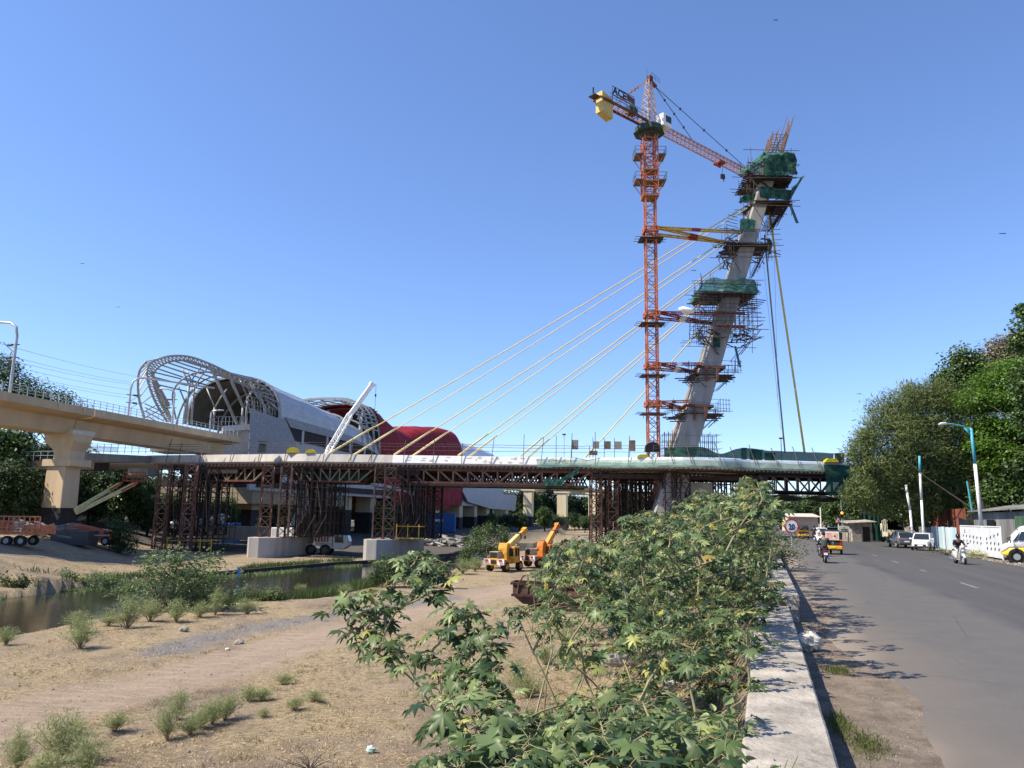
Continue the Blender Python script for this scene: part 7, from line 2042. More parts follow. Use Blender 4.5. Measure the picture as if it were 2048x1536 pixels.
p = onroad(1847, 1100); car('white hatchback facing the viewer, parked by the pale blue fence', PW, p, HEAD + math.pi - .30)
p = onroad(1803, 1095); car('dark grey hatchback seen from behind, parked between the truck and the white car', PG, p, HEAD + .10, L=3.9)
# distant traffic
for px, py, mt, lab, rz in ((1643, 1078, PW, 'white car far off under the bridge, behind the white shirted rider', 0), (1663, 1075, PG, 'dark car far off under the bridge, beside the white one', 0), (1680, 1074, PG, 'dark car far off, partly behind the rickshaw hood', 0)):
    q = onroad(px, py); c_ = car(lab, mt, q, HEAD + rz); c_['group'] = 'cars far off under the bridge'
# tempo truck seen from behind
p = onroad(1784, 1085); th = thing('truck', 'old cream tempo truck with an open dark canopy, seen from behind', 'truck', p, HEAD + .02)
mb = MB(); mb.box((-1.2, 0, .95), (3.4, 1.75, .5)); mb.box((-2.88, 0, 1.15), (.08, 1.78, .62)); mb.build('cargo_body', PCREAM, th, bevel=.03)
mb = MB()
for x in (-2.9, -1.9, -.9, .4):
    mb.path([(x, -.86, 1.2), (x, -.86, 2.45), (x, -.6, 2.62), (x, 0, 2.72), (x, .6, 2.62), (x, .86, 2.45), (x, .86, 1.2)], .04, 6)
mb.build('canopy_frame', PCREAM, th)
mb = MB()
mb.grid([[(x, -.84, 1.2), (x, -.84, 2.45), (x, -.6, 2.60), (x, 0, 2.70), (x, .6, 2.60), (x, .84, 2.45), (x, .84, 1.2)] for x in (-2.86, -1, .4)]); mb.box((.4, 0, 1.9), (.05, 1.66, 1.4)); mb.build('canopy', BLK, th)
mb = MB(); mb.box((1.3, 0, 1.35), (1.5, 1.7, 1.6)); cb_ = mb.build('cab', PCREAM, th, bevel=.12)
mb = MB(); mb.box((2.06, 0, 1.65), (.04, 1.4, .6)); mb.build('windscreen', GLASS, cb_)
mb = MB(); mb.box((-2.95, 0, .62), (.06, .5, .22)); mb.build('number_plate', PLATEY, th)
mb = MB(); mb.box((-2.94, .55, .98), (.05, .3, .16)); mb.build('yellow_sticker', PLATEY, th)
add_wheels(th, [(x, sy * .72, .36) for x in (-2.0, 1.3) for sy in (-1, 1)], .36, .22, (0, 1, 0), STEEL)
for sy in (-1, 1): mb = MB(); mb.box((-2.94, sy * .74, .86), (.05, .16, .14)); mb.build('taillight', TAIL, th)
# auto rickshaws
def rickshaw(label, loc, rz, poster=True):
    th = thing('auto_rickshaw', label, 'auto rickshaw', loc, rz, group='auto rickshaws on the road')
    st_ = [(-1.28, .36, .62, .60, .60), (-1.2, .30, .98, .64, .62), (-.3, .28, .95, .64, .62), (.3, .28, .55, .62, .60), (.8, .30, .95, .45, .40), (1.25, .45, .90, .18, .14)]
    secs([ring(*a) for a in st_], PLAST if poster else PLAST, 'lower_body', th)
    hs_ = [(-1.26, .98, 1.50, .63, .56), (-1.18, .98, 1.66, .64, .56), (-.3, 1.15, 1.73, .65, .57), (.45, 1.35, 1.70, .63, .55), (.60, 1.45, 1.64, .60, .52)]
    secs([ring(*a, .10) for a in hs_], HOOD, 'canvas_hood', th, smooth=True)
    mb = MB(); mb.box((-1.24, 0, .50), (.16, 1.26, .26)); mb.build('rear_bumper', PRICK, th, bevel=.05)
    mb = MB(); mb.box((-1.22, 0, 1.01), (.14, 1.24, .06)); mb.build('yellow_band', PRICK, th, bevel=.015)
    mb = MB()
    for sy in (-1, 1): mb.box((-.5, sy * .645, .55), (1.4, .03, .30))
    mb.build('side_stripe', PRICK, th)
    for sy in (-1, 1): mb = MB(); mb.box((-1.27, sy * .52, .75), (.07, .13, .24)); mb.build('taillight', TAIL, th, bevel=.02)
    if poster:
        mb = MB(); mb.box((-1.295, .04, 1.33), (.02, .92, .58)); po = mb.build('rear_poster', mat('poster cream', (.72, .62, .55), .6, var=.08), th)
        PK = mat('poster pink', (.70, .26, .22), .6, var=.35, scale=9); OR_ = mat('poster orange', (.78, .42, .12), .6, var=.3, scale=9)
        for y, z, w_, h_, mm in ((.22, 1.45, .38, .10, PK), (.2, 1.3, .42, .09, PK), (.2, 1.17, .36, .08, PK), (-.2, 1.4, .28, .18, OR_), (-.22, 1.2, .22, .10, PK)):
            mb = MB(); mb.box((-1.309, y, z), (.008, w_, h_)); mb.build('printed_block', mm, po)
        mb = MB(); mb.box((-1.312, -.14, 1.30), (.008, .16, .07)); mb.build('black_mark', BLK, po)
        for z in (.86, .75): mb = MB(); mb.box((-1.25, 0, z), (.05, .16, .04)); mb.build('vent_plate', CHROME, th)
        mb = MB(); mb.box((-1.335, 0, .52), (.02, .34, .12)); mb.build('number_plate', PLATEY, th)
    mb = MB()
    for sy in (-1, 1): mb.beam((.5, sy * .58, 1.5), (.85, sy * .42, .9), .05); mb.beam((-.25, sy * .62, .95), (-.25, sy * .62, 1.45), .05)
    mb.build('side_pillars', PLAST, th)
    mb = MB(); mb.prism([(.62, -.50, 1.50), (.62, .50, 1.50), (.92, .38, .98), (.92, -.38, .98)], (.03, 0, .01)); mb.build('windscreen', GLASS, th)
    add_wheels(th, [(-.85, .56, .22), (-.85, -.56, .22), (1.05, 0, .22)], .22, .12, (0, 1, 0), GALV)
    return th
rickshaw('black and yellow auto rickshaw with a pink poster on its back, nearer one', onroad(1664, 1108), HEAD)
rickshaw('small dark auto rickshaw far down the road beside the round sign', onroad(1607, 1078), HEAD, False)
# ---- people (one skinned body each)
def skin_fig(name, verts, edges, radii, material, parent, sub=2):
    me = bpy.data.meshes.new(name); me.from_pydata(verts, edges, []); me.update()
    o = mesh_obj(name, me, material, parent)
    md = o.modifiers.new('skin', 'SKIN'); md.use_smooth_shade = True
    for i, sv in enumerate(me.skin_vertices[0].data):
        r = radii[i]; sv.radius = (r, r) if not isinstance(r, tuple) else r
        sv.use_root = (i == 0)
    sb = o.modifiers.new('sub', 'SUBSURF'); sb.levels = sb.render_levels = sub
    return o
def rider(label, loc, rz, shirt, trou, helmet, helm_mat, fwd_lean=.10, scarf=None, group='two wheeler riders'):
    """seated on a scooter; local x forward, seat 0.76 m"""
    th = thing('person', label, 'person', loc, rz, group=group)
    k = fwd_lean
    vs = [(-.22, 0, .84), (-.20, 0, 1.00), (-.20 + k * .5, 0, 1.20), (-.18 + k, 0, 1.34), (-.14 + k, 0, 1.43), (-.12 + k, 0, 1.54), (-.10 + k, 0, 1.64)]
    ed = [(0, 1), (1, 2), (2, 3), (3, 4), (4, 5), (5, 6)]
    ra = [(.14, .11), (.14, .10), (.15, .10), (.13, .09), .055, .085, .075]
    for sy in (-1, 1):
        b = len(vs)
        vs += [(-.17 + k, sy * .19, 1.33), (-.02 + k, sy * .30, 1.12), (.26, sy * .27, 1.02), (.34, sy * .25, 1.02)]
        ra += [.06, .048, .036, .030]; ed += [(3, b), (b, b + 1), (b + 1, b + 2), (b + 2, b + 3)]
        for q, (dy, ln) in enumerate(((-.03, .055), (-.01, .065), (.01, .06), (.03, .05))):
            j = len(vs); vs += [(.38, sy * .25 + dy, 1.03), (.38 + ln * .4, sy * .25 + dy, .99)]; ra += [.009, .008]; ed += [(b + 3, j), (j, j + 1)]
        j = len(vs); vs += [(.36, sy * .25 - sy * .045, 1.0)]; ra += [.010]; ed += [(b + 3, j)]
        c = len(vs)
        vs += [(-.16, sy * .10, .83), (.22, sy * .17, .78), (.16, sy * .16, .38), (.26, sy * .16, .33)]
        ra += [.085, .065, .042, .035]; ed += [(0, c), (c, c + 1), (c + 1, c + 2), (c + 2, c + 3)]
    skin_fig('body', vs, ed, ra, SKIN, th)
    sv = [vs[0], vs[1], vs[2], vs[3]]; se = [(0, 1), (1, 2), (2, 3)]; sr = [(.165, .135), (.165, .125), (.175, .125), (.15, .11)]
    for sy in (-1, 1):
        b = len(sv); sv += [(-.17 + k, sy * .20, 1.33), (-.02 + k, sy * .30, 1.12), (.22, sy * .275, 1.03)]; sr += [.078, .062, .048]; se += [(3, b), (b, b + 1), (b + 1, b + 2)]
    skin_fig('shirt', sv, se, sr, shirt, th)
    tv = [(-.22, 0, .83)]; te = []; tr_ = [(.15, .12)]
    for sy in (-1, 1):
        b = len(tv); tv += [(-.14, sy * .11, .84), (.23, sy * .17, .79), (.16, sy * .16, .42)]; tr_ += [.10, .078, .055]; te += [(0, b), (b, b + 1), (b + 1, b + 2)]
    skin_fig('trousers', tv, te, tr_, trou, th)
    for sy in (-1, 1):
        mb = MB(); mb.ball((.24, sy * .16, .33), .06, 8, (2.0, .8, .7)); mb.build('shoe', PLAST, th, smooth=True)
    hx = -.11 + k
    mb = MB()
    if helmet: mb.ball((hx, 0, 1.615), .135, 14, (1.1, .92, 1.05)); mb.build('helmet', helm_mat, th, smooth=True); mb = MB(); mb.ball((hx + .05, 0, 1.60), .115, 12, (1, .9, .55)); mb.build('visor', GLASS, th, smooth=True)
    else:
        mb.ball((hx - .015, 0, 1.635), .108, 12, (1.08, .88, .95)); mb.build('hair', mat('black hair', (.012, .010, .009), .7, var=.2), th, smooth=True)
        mb = MB(); mb.ball((hx + .09, 0, 1.57), .018, 6, (1, .7, 1.2)); 
        mb.build('nose', SKIN, th, smooth=True)
        for sy in (-1, 1): mb = MB(); mb.ball((hx, sy * .088, 1.58), .024, 6, (.8, .4, 1.2)); mb.build('ear', SKIN, th, smooth=True)
    return th
def scooter(label, loc, rz, paint, dark=False):
    th = thing('scooter', label, 'scooter', loc, rz, group='scooters on the road')
    secs([ring(x, a, b, c, d, .03) for x, a, b, c, d in ((-.88, .58, .74, .06, .05), (-.70, .42, .76, .15, .13), (-.35, .34, .74, .18, .15), (-.05, .30, .70, .16, .13), (.0, .28, .50, .14, .12))], paint, 'rear_body', th, smooth=True)
    mb = MB(); mb.box((-.42, 0, .79), (.72, .27, .10)); mb.build('seat', PLAST, th, bevel=.04)
    mb = MB(); mb.box((.18, 0, .27), (.42, .32, .07)); mb.build('floorboard', paint, th, bevel=.02)
    mb = MB(); mb.prism([(.34, -.17, .28), (.34, .17, .28), (.44, .20, .60), (.56, .13, .92), (.56, -.13, .92), (.44, -.20, .60)], (.08, 0, .02)); mb.build('leg_shield', paint, th, bevel=.03)
    mb = MB(); mb.ball((.56, 0, .98), .13, 10, (.9, 1.2, .8)); mb.build('handlebar_cowl', paint, th, smooth=True)
    mb = MB(); mb.tube((.44, -.33, 1.02), (.44, .33, 1.02), .018, n=8); mb.tube((.50, 0, .3), (.50, 0, 1.0), .03, n=8); mb.build('handlebar', PLAST, th)
    mb = MB(); mb.ball((.66, 0, .78), .07, 10, (.6, 1.4, .9)); mb.build('headlight', LENS, th, smooth=True)
    mb = MB(); mb.path([(.50, 0, .50), (.66, 0, .53), (.84, 0, .44), (.90, 0, .32)], [.06, .085, .08, .05], 8); mb.build('front_mudguard', paint, th, smooth=True)
    mb = MB(); mb.box((-.93, 0, .52), (.02, .20, .13)); mb.build('number_plate', PLATE, th)
    mb = MB(); mb.box((.645, 0, .60), (.02, .20, .06)); mb.build('number_plate', PLATE, th)
    mb = MB(); mb.box((-.90, 0, .68), (.05, .20, .07)); mb.build('taillight', TAIL, th, bevel=.02)
    for sy in (-1, 1): mb = MB(); mb.beam((.46, sy * .26, 1.02), (.42, sy * .34, 1.18), .015); mb.box((.42, sy * .36, 1.20), (.02, .12, .07)); mb.build('mirror', PLAST, th)
    mb = MB(); mb.tube((-.35, -.2, .25), (-.85, -.22, .33), .05, n=8); mb.build('exhaust', CHROME, th)
    add_wheels(th, [(-.60, 0, .25), (.72, 0, .25)], .25, .10, (0, 1, 0), GALV)
    return th
SHD = mat('dark olive jacket', (.045, .055, .050), .85, var=.25, scale=6); SHW = mat('white shirt', (.75, .76, .78), .8, var=.08, scale=6); SHN = mat('navy jacket', (.015, .018, .030), .8, var=.2, scale=6)
TRD = mat('dark trousers', (.03, .032, .04), .85, var=.2); TRW = mat('pale trousers', (.50, .49, .46), .85, var=.15); TRB = mat('blue jeans', (.07, .12, .20), .85, var=.2)
HB = mat('black helmet', (.015, .015, .018), .2, var=0, coat=.5); HW = mat('white cap', (.7, .7, .7), .6, var=.05)
q = onroad(1650, 1125); scooter('black scooter with a white number plate ridden away, nearest on the left lane', q, HEAD, PLAST); rider('rider in a dark olive jacket seen from behind on the nearest scooter', q, HEAD, SHD, TRD, False, HB, group=None)
q = onroad(1640, 1112); scooter('scooter ahead of the nearest one, left of the rickshaw', q, HEAD, PG); rider('rider in a bright white shirt seen from behind, left of the rickshaw', q, HEAD, SHW, TRB, True, HW, group=None)
q = onroad(1920, 1128); scooter('cream white scooter coming towards the viewer on the right lane', q, HEAD + math.pi + .12, mat('cream scooter paint', (.62, .60, .52), .35, var=.05, coat=.4)); rider('rider in navy jacket and black helmet on the oncoming cream scooter', q, HEAD + math.pi + .12, SHN, TRW, True, HB, group=None)
q = onroad(1629, 1079); scooter('dark motor scooter far down the road right of the far rickshaw', q, HEAD, PLAST); rider('distant rider in black beside the far rickshaw', q, HEAD, SHN, TRD, True, HB, group=None)
# ---- minibus at the right edge
def minibus():
    nose = G(2006, 1124, .02); rz = rad(151)
    th = thing('minibus', 'white minibus with a yellow lower half, cut by the right frame edge', 'minibus', (nose.x - 2.3 * math.cos(rz) + .5, nose.y - 2.3 * math.sin(rz) + .85, .0), rz)
    wv = .92
    st_ = [(-2.3, .45, .92, .88, .88), (-2.2, .38, .95, wv, wv), (1.2, .38, .95, wv, wv), (1.9, .40, .90, wv - .02, wv - .04), (2.2, .42, .66, wv - .10, wv - .12), (2.32, .46, .60, wv - .2, wv - .22)]
    secs([ring(*a) for a in st_], PYEL, 'lower_body', th, smooth=True)
    up_ = [(-2.3, .90, 2.1, .90, .80), (-2.1, .93, 2.28, wv, .80), (.7, .93, 2.36, wv, .80), (1.2, .93, 2.22, wv, .79), (1.65, .91, 1.75, wv - .02, .84), (1.95, .86, 1.24, wv - .05, .86), (2.24, .64, 1.02, wv - .14, .78), (2.33, .62, .90, wv - .22, .66)]
    secs([ring(*a, .08) for a in up_], PW, 'upper_body', th, smooth=True)
    for sy in (-1, 1):
        for x0, x1 in ((.05, .85), (-.95, -.1), (-1.95, -1.1)):
            mb = MB(); mb.prism([(x0, sy * .93, 1.38), (x1, sy * .93, 1.38), (x1 - .05, sy * .865, 1.95), (x0, sy * .865, 1.95)], (0, sy * .01, 0)); w_ = mb.build('side_window', GLASS, th)
            mb = MB()
            for z in (1.42, 1.50, 1.58): mb.tube((x0, sy * .965, z), (x1, sy * .96, z), .012, n=5)
            mb.build('window_bars', CHROME, w_)
        mb = MB(); mb.prism([(.97, sy * .93, 1.40), (1.42, sy * .93, 1.36), (1.22, sy * .875, 1.92), (.97, sy * .87, 1.94)], (0, sy * .01, 0)); mb.build('door_window', GLASS, th)
        mb = MB(); mb.prism([(1.48, sy * .925, 1.36), (1.72, sy * .92, 1.30), (1.30, sy * .872, 1.90), (1.26, sy * .872, 1.90)], (0, sy * .01, 0)); mb.build('quarter_window', GLASS, th)
        mb = MB(); mb.ball((1.0, sy * .935, 1.20), .045, 6); mb.build('door_handle', PLAST, th)
        mb = MB(); mb.disc((1.55, sy * .80, .42), (0, 1, 0), .46, .26, 22); mb.build('wheel_arch', PLAST, th)
        mb = MB(); mb.box((2.26, sy * .62, .80), (.1, .26, .18)); mb.build('headlight', LENS, th, bevel=.03)
        mb = MB(); mb.beam((1.7, sy * .9, 1.35), (1.85, sy * 1.12, 1.35), .03); mb.box((1.85, sy * 1.16, 1.35), (.06, .16, .28)); mb.build('mirror', PLAST, th)
    add_wheels(th, [(x, sy * .82, .36) for x in (-1.5, 1.55) for sy in (-1, 1)], .36, .22, (0, 1, 0), CHROME)
    mb = MB(); mb.prism([(1.32, -.76, 2.05), (1.32, .76, 2.05), (2.0, .80, 1.22), (2.0, -.80, 1.22)], (.03, 0, .02)); mb.build('windscreen', GLASS, th)
minibus()
# ---- pick and carry cranes on the near bank
MYEL = mat('machine yellow', (.60, .30, .035), .55, var=.3, scale=2.5); MOR = mat('machine orange', (.52, .17, .03), .55, var=.3, scale=2.5); MBO = mat('boom cream yellow', (.62, .44, .18), .55, var=.2)
def hydra(label, loc, rz, paint, boomp, b0, b1):
    th = thing('mobile_crane', label, 'mobile crane', loc, rz, group='pick and carry cranes on the near bank')
    mb = MB(); mb.box((-.5, 0, 1.0), (4.6, 1.5, .45)); mb.box((-2.75, 0, 1.05), (.3, .9, .75)); mb.build('chassis', paint, th, bevel=.05)
    for sy in (-1, 1):
        mb = MB(); mb.box((-2.78, sy * .85, 1.05), (.16, .82, .62)); pn = mb.build('rear_panel', WHT, th)
        mb = MB()
        for k in range(-4, 5):
            y0 = sy * .85 + k * .12; a_ = (-2.865, y0 - .12, .76); b_ = (-2.865, y0 + .16 * 1, 1.34)
            lo, hi = sy * .85 - .40, sy * .85 + .40
            if lo < a_[1] < hi and lo < b_[1] < hi: mb.beam(a_, b_, .06, .012, up=V((1, 0, 0)))
        mb.build('red_stripes', REDP, pn)
        mb = MB(); mb.box((-2.88, sy * .85, 1.22), (.04, .34, .14)); mb.build('taillight', TAIL, th)
    mb = MB(); mb.box((-2.92, 0, 1.05), (.03, .62, .42)); mb.build('radiator_grille', PLAST, th)
    mb = MB(); mb.box((-2.1, .15, 1.75), (1.1, 1.0, .75)); eb = mb.build('engine_cover', mat('dusty tan steel', (.42, .32, .20), .7, var=.2), th, bevel=.05)
    mb = MB(); mb.box((-2.67, .15, 1.75), (.03, .85, .62)); mb.build('engine_grille', PLAST, eb)
    mb = MB(); mb.prism([(-.9, -.55, 1.2), (-.1, -.55, 1.2), (.0, -.55, 2.3), (-.3, -.55, 3.0), (-.75, -.55, 3.0), (-.9, -.55, 2.4)], (0, 1.1, 0)); mb.build('turret', paint, th, bevel=.04)
    mb = MB(); mb.box((.35, -.75, 1.75), (1.35, .85, 1.75)); cb_ = mb.build('cab', paint, th, bevel=.06)
    mb = MB(); mb.box((-.335, -.75, 2.0), (.02, .66, .85)); mb.box((.35, -1.185, 2.0), (.95, .02, .85)); mb.box((1.035, -.75, 2.0), (.02, .66, .85)); mb.build('cab_window', GLASS, cb_)
    mb = MB(); mb.beam((.35, -1.2, 1.55), (.35, -1.2, 2.45), .06); mb.build('cab_frame', paint, cb_)
    add_wheels(th, [(-1.9, sy * .95, .52) for sy in (-1, 1)] + [(1.3, sy * .95, .52) for sy in (-1, 1)], .52, .42, (0, 1, 0), paint)
    ang = Matrix.Rotation(-rz, 3, 'Z'); A = ang @ (V(b0) - V(loc)); B = ang @ (V(b1) - V(loc)); d = (B - A)
    mb = MB(); mb.beam(A - d * .05, A + d * .72, .50, .62); mb.build('boom_base', boomp, th, bevel=.03)
    mb = MB(); mb.beam(A + d * .68, B, .38, .46); mb.beam(B - d * .08, B + d * .03, .55, .62); mb.build('boom_tip', paint, th, bevel=.03)
    mb = MB(); mb.beam(A + d * .66, A + d * .70, .56, .70); mb.build('boom_collar', STEEL, th)
    mb = MB(); mb.tube(A + V((1.2, .0, -1.2)), A + d * .42, .10, n=8); mb.build('lift_cylinder', paint, th)
    mb = MB(); mb.beam(A + V((-.9, .3, -.2)), A + V((.2, .3, -.25)), .3, .25); mb.build('winch', PLAST, th)
    mb = MB(); mb.tube(B, B + V((0, 0, -.7)), .02, n=4); mb.box(B + V((0, 0, -.85)), (.2, .2, .35)); mb.build('hook_block', STEEL, th)
    mb = MB(); mb.tube((-2.4, .95, 1.35), (-2.4, .95, 1.75), .06, n=8); mb.build('beacon', AMB, th)
    return th
def gnd(px, py):
    p = G(px, py, ZB)
    for _ in range(5): p = G(px, py, hz(p.x, p.y))
    return p
g = gnd(1012, 1141); hydra('yellow pick and carry crane with red and white striped rear panels, raised boom', (g.x, g.y, g.z), rad(62), MYEL, MBO, U(1010, 1099, g.y - .3), U(1050, 1060, g.y + 3.6))
g = gnd(1090, 1133); hydra('orange pick and carry crane half hidden by castor leaves, steeper boom', (g.x, g.y, g.z), rad(40), MOR, mat('boom orange', (.66, .30, .06), .5, var=.1), U(1090, 1096, g.y), U(1115, 1050, g.y + 2.6))
# ---- rusty steel form by the track
g = gnd(1110, 1212); ZG = g.z; th = thing('steel_form', 'rusty boat shaped steel shuttering form lying beside the track', 'steel form', (g.x, g.y, ZG), world=True)
RU_ = mat('deep rust', (.085, .042, .032), .85, var=.5, scale=2.5, bump=.4)
a0 = U(1028, 1165, g.y + 1.2); 
def F(x, y, z): return (g.x + x, g.y + y, ZG + z)
mb = MB(); mb.grid([[F(-2.9, -.6, 1.45), F(-2.9, -.9, .75), F(-2.2, -.9, .2), F(-1.9, 1.6, .2), F(-2.6, 1.9, 1.4)], [F(2.6, -.8, 1.2), F(2.8, -1.1, .6), F(2.7, -1.0, .05), F(2.6, 1.6, .05), F(2.8, 1.9, 1.2)]]); mb.build('hull_plate', RU_, th)
mb = MB(); mb.beam(F(-3, -.65, 1.5), F(2.7, -.85, 1.25), .18, .14); mb.beam(F(-3, -.95, .78), F(2.8, -1.15, .62), .12, .16); mb.beam(F(-2.7, 1.9, 1.45), F(2.8, 1.9, 1.25), .16); mb.beam(F(-3, -.65, 1.5), F(-2.7, 1.9, 1.45), .16); mb.build('edge_beam', RU_, th)
mb = MB()
for k in range(9): mb.beam(F(-2.6 + k * .65, -.9, .74), F(-2.5 + k * .65, -.7, 1.44), .09, .16)
mb.build('stiffener', RU_, th)
mb = MB(); mb.path([F(-2.5, -.6, 1.5), F(-2.2, -.6, 2.0), F(-1.9, -.6, 2.05), F(-1.85, -.6, 1.5)], .06, 6); mb.beam(F(2.0, .2, 1.2), F(2.15, .2, 2.0), .14); mb.build('lifting_bracket', RU_, th)
mb = MB(); mb.beam(F(-1.6, -2.6, .18), F(3.6, -2.2, .22), .2, .14); mb.beam(F(-1.2, -2.9, .08), F(4.6, -3.0, .1), .16, .14); mb.beam(F(2.2, -2.0, .3), F(6.5, -.8, .25), .2); mb.beam(F(3.0, -2.6, .2), F(7, 1.2, .3), .2)
mb.build('steel_beams', RU_, label='loose rusty steel beams on the ground in front of the boat shaped form', cat='steel beams')
# concrete lump and other ground things
mb = MB(); c = gnd(1255, 1342)
rows = []
for i in range(9):
    t = i / 8; rr = .55 * math.sin(math.pi * min(1, t * .92 + .06)) ** .6
    rows.append([c + V((-.9 + 1.8 * t + .05 * nvec(i, k, 3), math.cos(a) * rr * .7 + .08 * nvec(i * .7, k, 1), .35 + .2 * t + math.sin(a) * rr * .55 + .08 * nvec(i, k * .8, 6))) for k, a in enumerate([2 * math.pi * k / 9 for k in range(9)])])
mb.grid(rows, True); mb.f.append(tuple(range(8, -1, -1))); mb.f.append(tuple(72 + k for k in range(9)))
mb.build('concrete_lump', CONC, label='pale broken concrete lump in the clearing under the castor stems', cat='concrete lump')
SACK = mat('white plastic sacking', (.55, .51, .43), .6, var=.2, scale=6, bump=.8, bscale=5); SACKG = mat('dark grey green sacking', (.07, .085, .08), .8, var=.4, scale=6)
def lump(c, r_, sq, seed, mt, name, lab, cat, par=None):
    mb = MB(); rows = []
    for i in range(12):
        ph = math.pi * i / 11; rr = max(.02, math.sin(ph))
        rows.append([V(c) + V((math.cos(a) * rr * r_ * sq[0], math.sin(a) * rr * r_ * sq[1], math.cos(ph) * r_ * sq[2])) * (1 + .32 * nvec(math.cos(a) * rr * 2.2 + seed, math.sin(a) * rr * 2.2, math.cos(ph) * 2.2) + .20 * nvec(math.cos(a) * 5 + seed, math.sin(a) * 5, ph * 4) + .12 * nvec(math.cos(a) * 11, math.sin(a) * 11 + seed, ph * 9)) for a in [2 * math.pi * k / 18 for k in range(18)]])
    mb.grid(rows, True); return mb.build(name, mt, par, label=lab, cat=cat)
p = G(1618, 1287, .1); lump((p.x, p.y, .13), .24, (1.0, .8, .75), 3, SACK, 'rubbish_sack', 'crumpled white sack dumped on the verge beside the parapet', 'sack')
p = G(1602, 1284, .1); lump((p.x, p.y, .08), .17, (1.1, .8, .6), 9, SACKG, 'rubbish_sack', 'dark sack lying in the parapet shadow against the white one', 'sack')
p = gnd(742, 1506); lump((p.x, p.y, p.z + .08), .12, (1, .8, .8), 5, mat('pale green plastic', (.42, .55, .48), .6, var=.2), 'plastic_bag', 'small pale green plastic bag in the straw at the bottom', 'plastic bag')
for i, (px, py, r_, sd, lab) in enumerate(((1330, 1340, .12, 2, 'white litter bag right of the concrete lump'), (1300, 1270, .13, 4, 'white litter scrap deep in the castor stems'), (1345, 1372, .10, 8, 'second white litter bag below the concrete lump'), (1108, 1340, .07, 1, 'tiny white litter scrap left of the concrete lump'), (478, 1288, .16, 7, 'pale stone on the gravel track edge'), (455, 1300, .08, 5, 'white scrap left of the pale stone on the track'), (368, 1262, .18, 9, 'flat pale slab on the near water edge'), (925, 1160, .10, 2, 'small stone at the foot of the big bush'))):
    p = gnd(px, py); lump((p.x, p.y, p.z + r_ * .5), r_, (1.3, 1, .7), sd, SACK if 'litter' in lab or 'scrap' in lab else CONC, 'litter' if 'litter' in lab or 'scrap' in lab else 'stone', lab, 'litter' if 'litter' in lab or 'scrap' in lab else 'stone')
p = G(473, 1158, -4.0); mb = MB(); mb.grid([[p + V((.05 + i * .07 + .10 * nvec(i * 2, k * .7), .1 * nvec(k, i, 4), .1 + k * .15 + .05 * i)) for k in range(7)] for i in range(5)]); mb.build('blue_sheet', mat('bright blue plastic', (.03, .13, .30), .7, var=.4, scale=6), label='bright blue plastic sheet hanging at the far water wall', cat='plastic sheet')
p = G(164, 1168, -3.7); lump((p.x, p.y, -3.3), .35, (1.3, 1, .8), 6, mat('yellow plastic', (.38, .34, .10), .6, var=.2), 'yellow_bag', 'dull yellow bag on the far bank at the left', 'bag')
# ---- lamp posts, poles
LBL = mat('blue pole paint', (.05, .28, .48), .5, var=.15, scale=3); LWH = mat('white pole paint', (.72, .72, .70), .5, var=.15, scale=3, col2=(.8, .8, .79)); LTE = mat('teal pole paint', (.07, .36, .45), .5, var=.15)
g = G(1977, 1112, .02); Y = g.y; th = thing('street_lamp', 'tall leaning street lamp with blue foot, white middle and blue top, nearest', 'street lamp', (g.x, Y, .02), world=True, group='blue and white poles along the road')
A = U(1977, 1112, Y); B = U(1963, 1052, Y); C_ = U(1950, 928, Y); D = U(1942, 856, Y)
mb = MB(); mb.tube(A, B, .19, .165, 12); mb.build('pole_foot', LBL, th, smooth=True); mb = MB(); mb.tube(B, C_, .135, .115, 12); mb.build('pole_middle', LWH, th, smooth=True)
mb = MB(); mb.tube(C_, D, .112, .10, 12); mb.build('pole_top', LTE, th, smooth=True)
mb = MB(); mb.path([D + V((0, 0, -.35)), U(1936, 858, Y), U(1925, 852, Y), U(1905, 848, Y), U(1892, 847, Y)], [.06, .055, .05, .045, .04], 8); mb.beam(D + V((-.05, 0, -.55)), U(1929, 855, Y), .06, .16); mb.build('lamp_arm', LTE, th, smooth=True)
mb = MB(); mb.path([U(1897, 847.5, Y), U(1890, 847, Y), U(1882, 847.5, Y), U(1877, 849, Y)], [.05, .11, .11, .04], 10); mb.build('lamp_head', mat('lamp head grey', (.55, .55, .54), .4, var=.05), th, smooth=True)
for lab, pts, mts, r_ in (('tall leaning pole with teal top, seen through the acacia', ((1848, 1083), (1843, 1000), (1840, 945), (1839, 912)), (LWH, LWH, LTE), .12), ('white leaning pole left of the teal topped one', ((1826, 1075), (1820, 1020), (1814, 985), (1812, 970)), (LWH, LWH, LWH), .11)):
    Y = 74; th = thing('pole', lab, 'pole', U(*pts[0], Y), world=True, group='blue and white poles along the road'); P_ = [U(*q, Y) for q in pts]; P_[0] = V((P_[0].x, Y, 0))
    for k in range(3): mb = MB(); mb.tube(P_[k], P_[k + 1], r_, r_ * .95, 10); mb.build('pole_section', mts[k], th, smooth=True)
    if 'teal' in lab[:26]: mb = MB(); mb.beam(P_[3] + V((-.8, 0, -.8)), P_[3] + V((.5, 0, -.8)), .08); mb.box(P_[3], (.3, .3, .5)); mb.build('crossarm', LTE, th)
mb = MB(); mb.tube(U(1944, 1022, 68), U(1934, 962, 68), .07, n=8); th = thing('pole', 'thin light blue pole behind the tin shack with a small orange flag', 'pole', U(1944, 1022, 68), world=True); mb.build('pole_shaft', LTE, th)
mb = MB(); mb.grid([[U(1934 + i * 2.2, 962 + k * 3 + i, 68) + V((0, .1 * nvec(i, k), 0)) for k in range(4)] for i in range(4)]); mb.build('orange_flag', ORG, th)
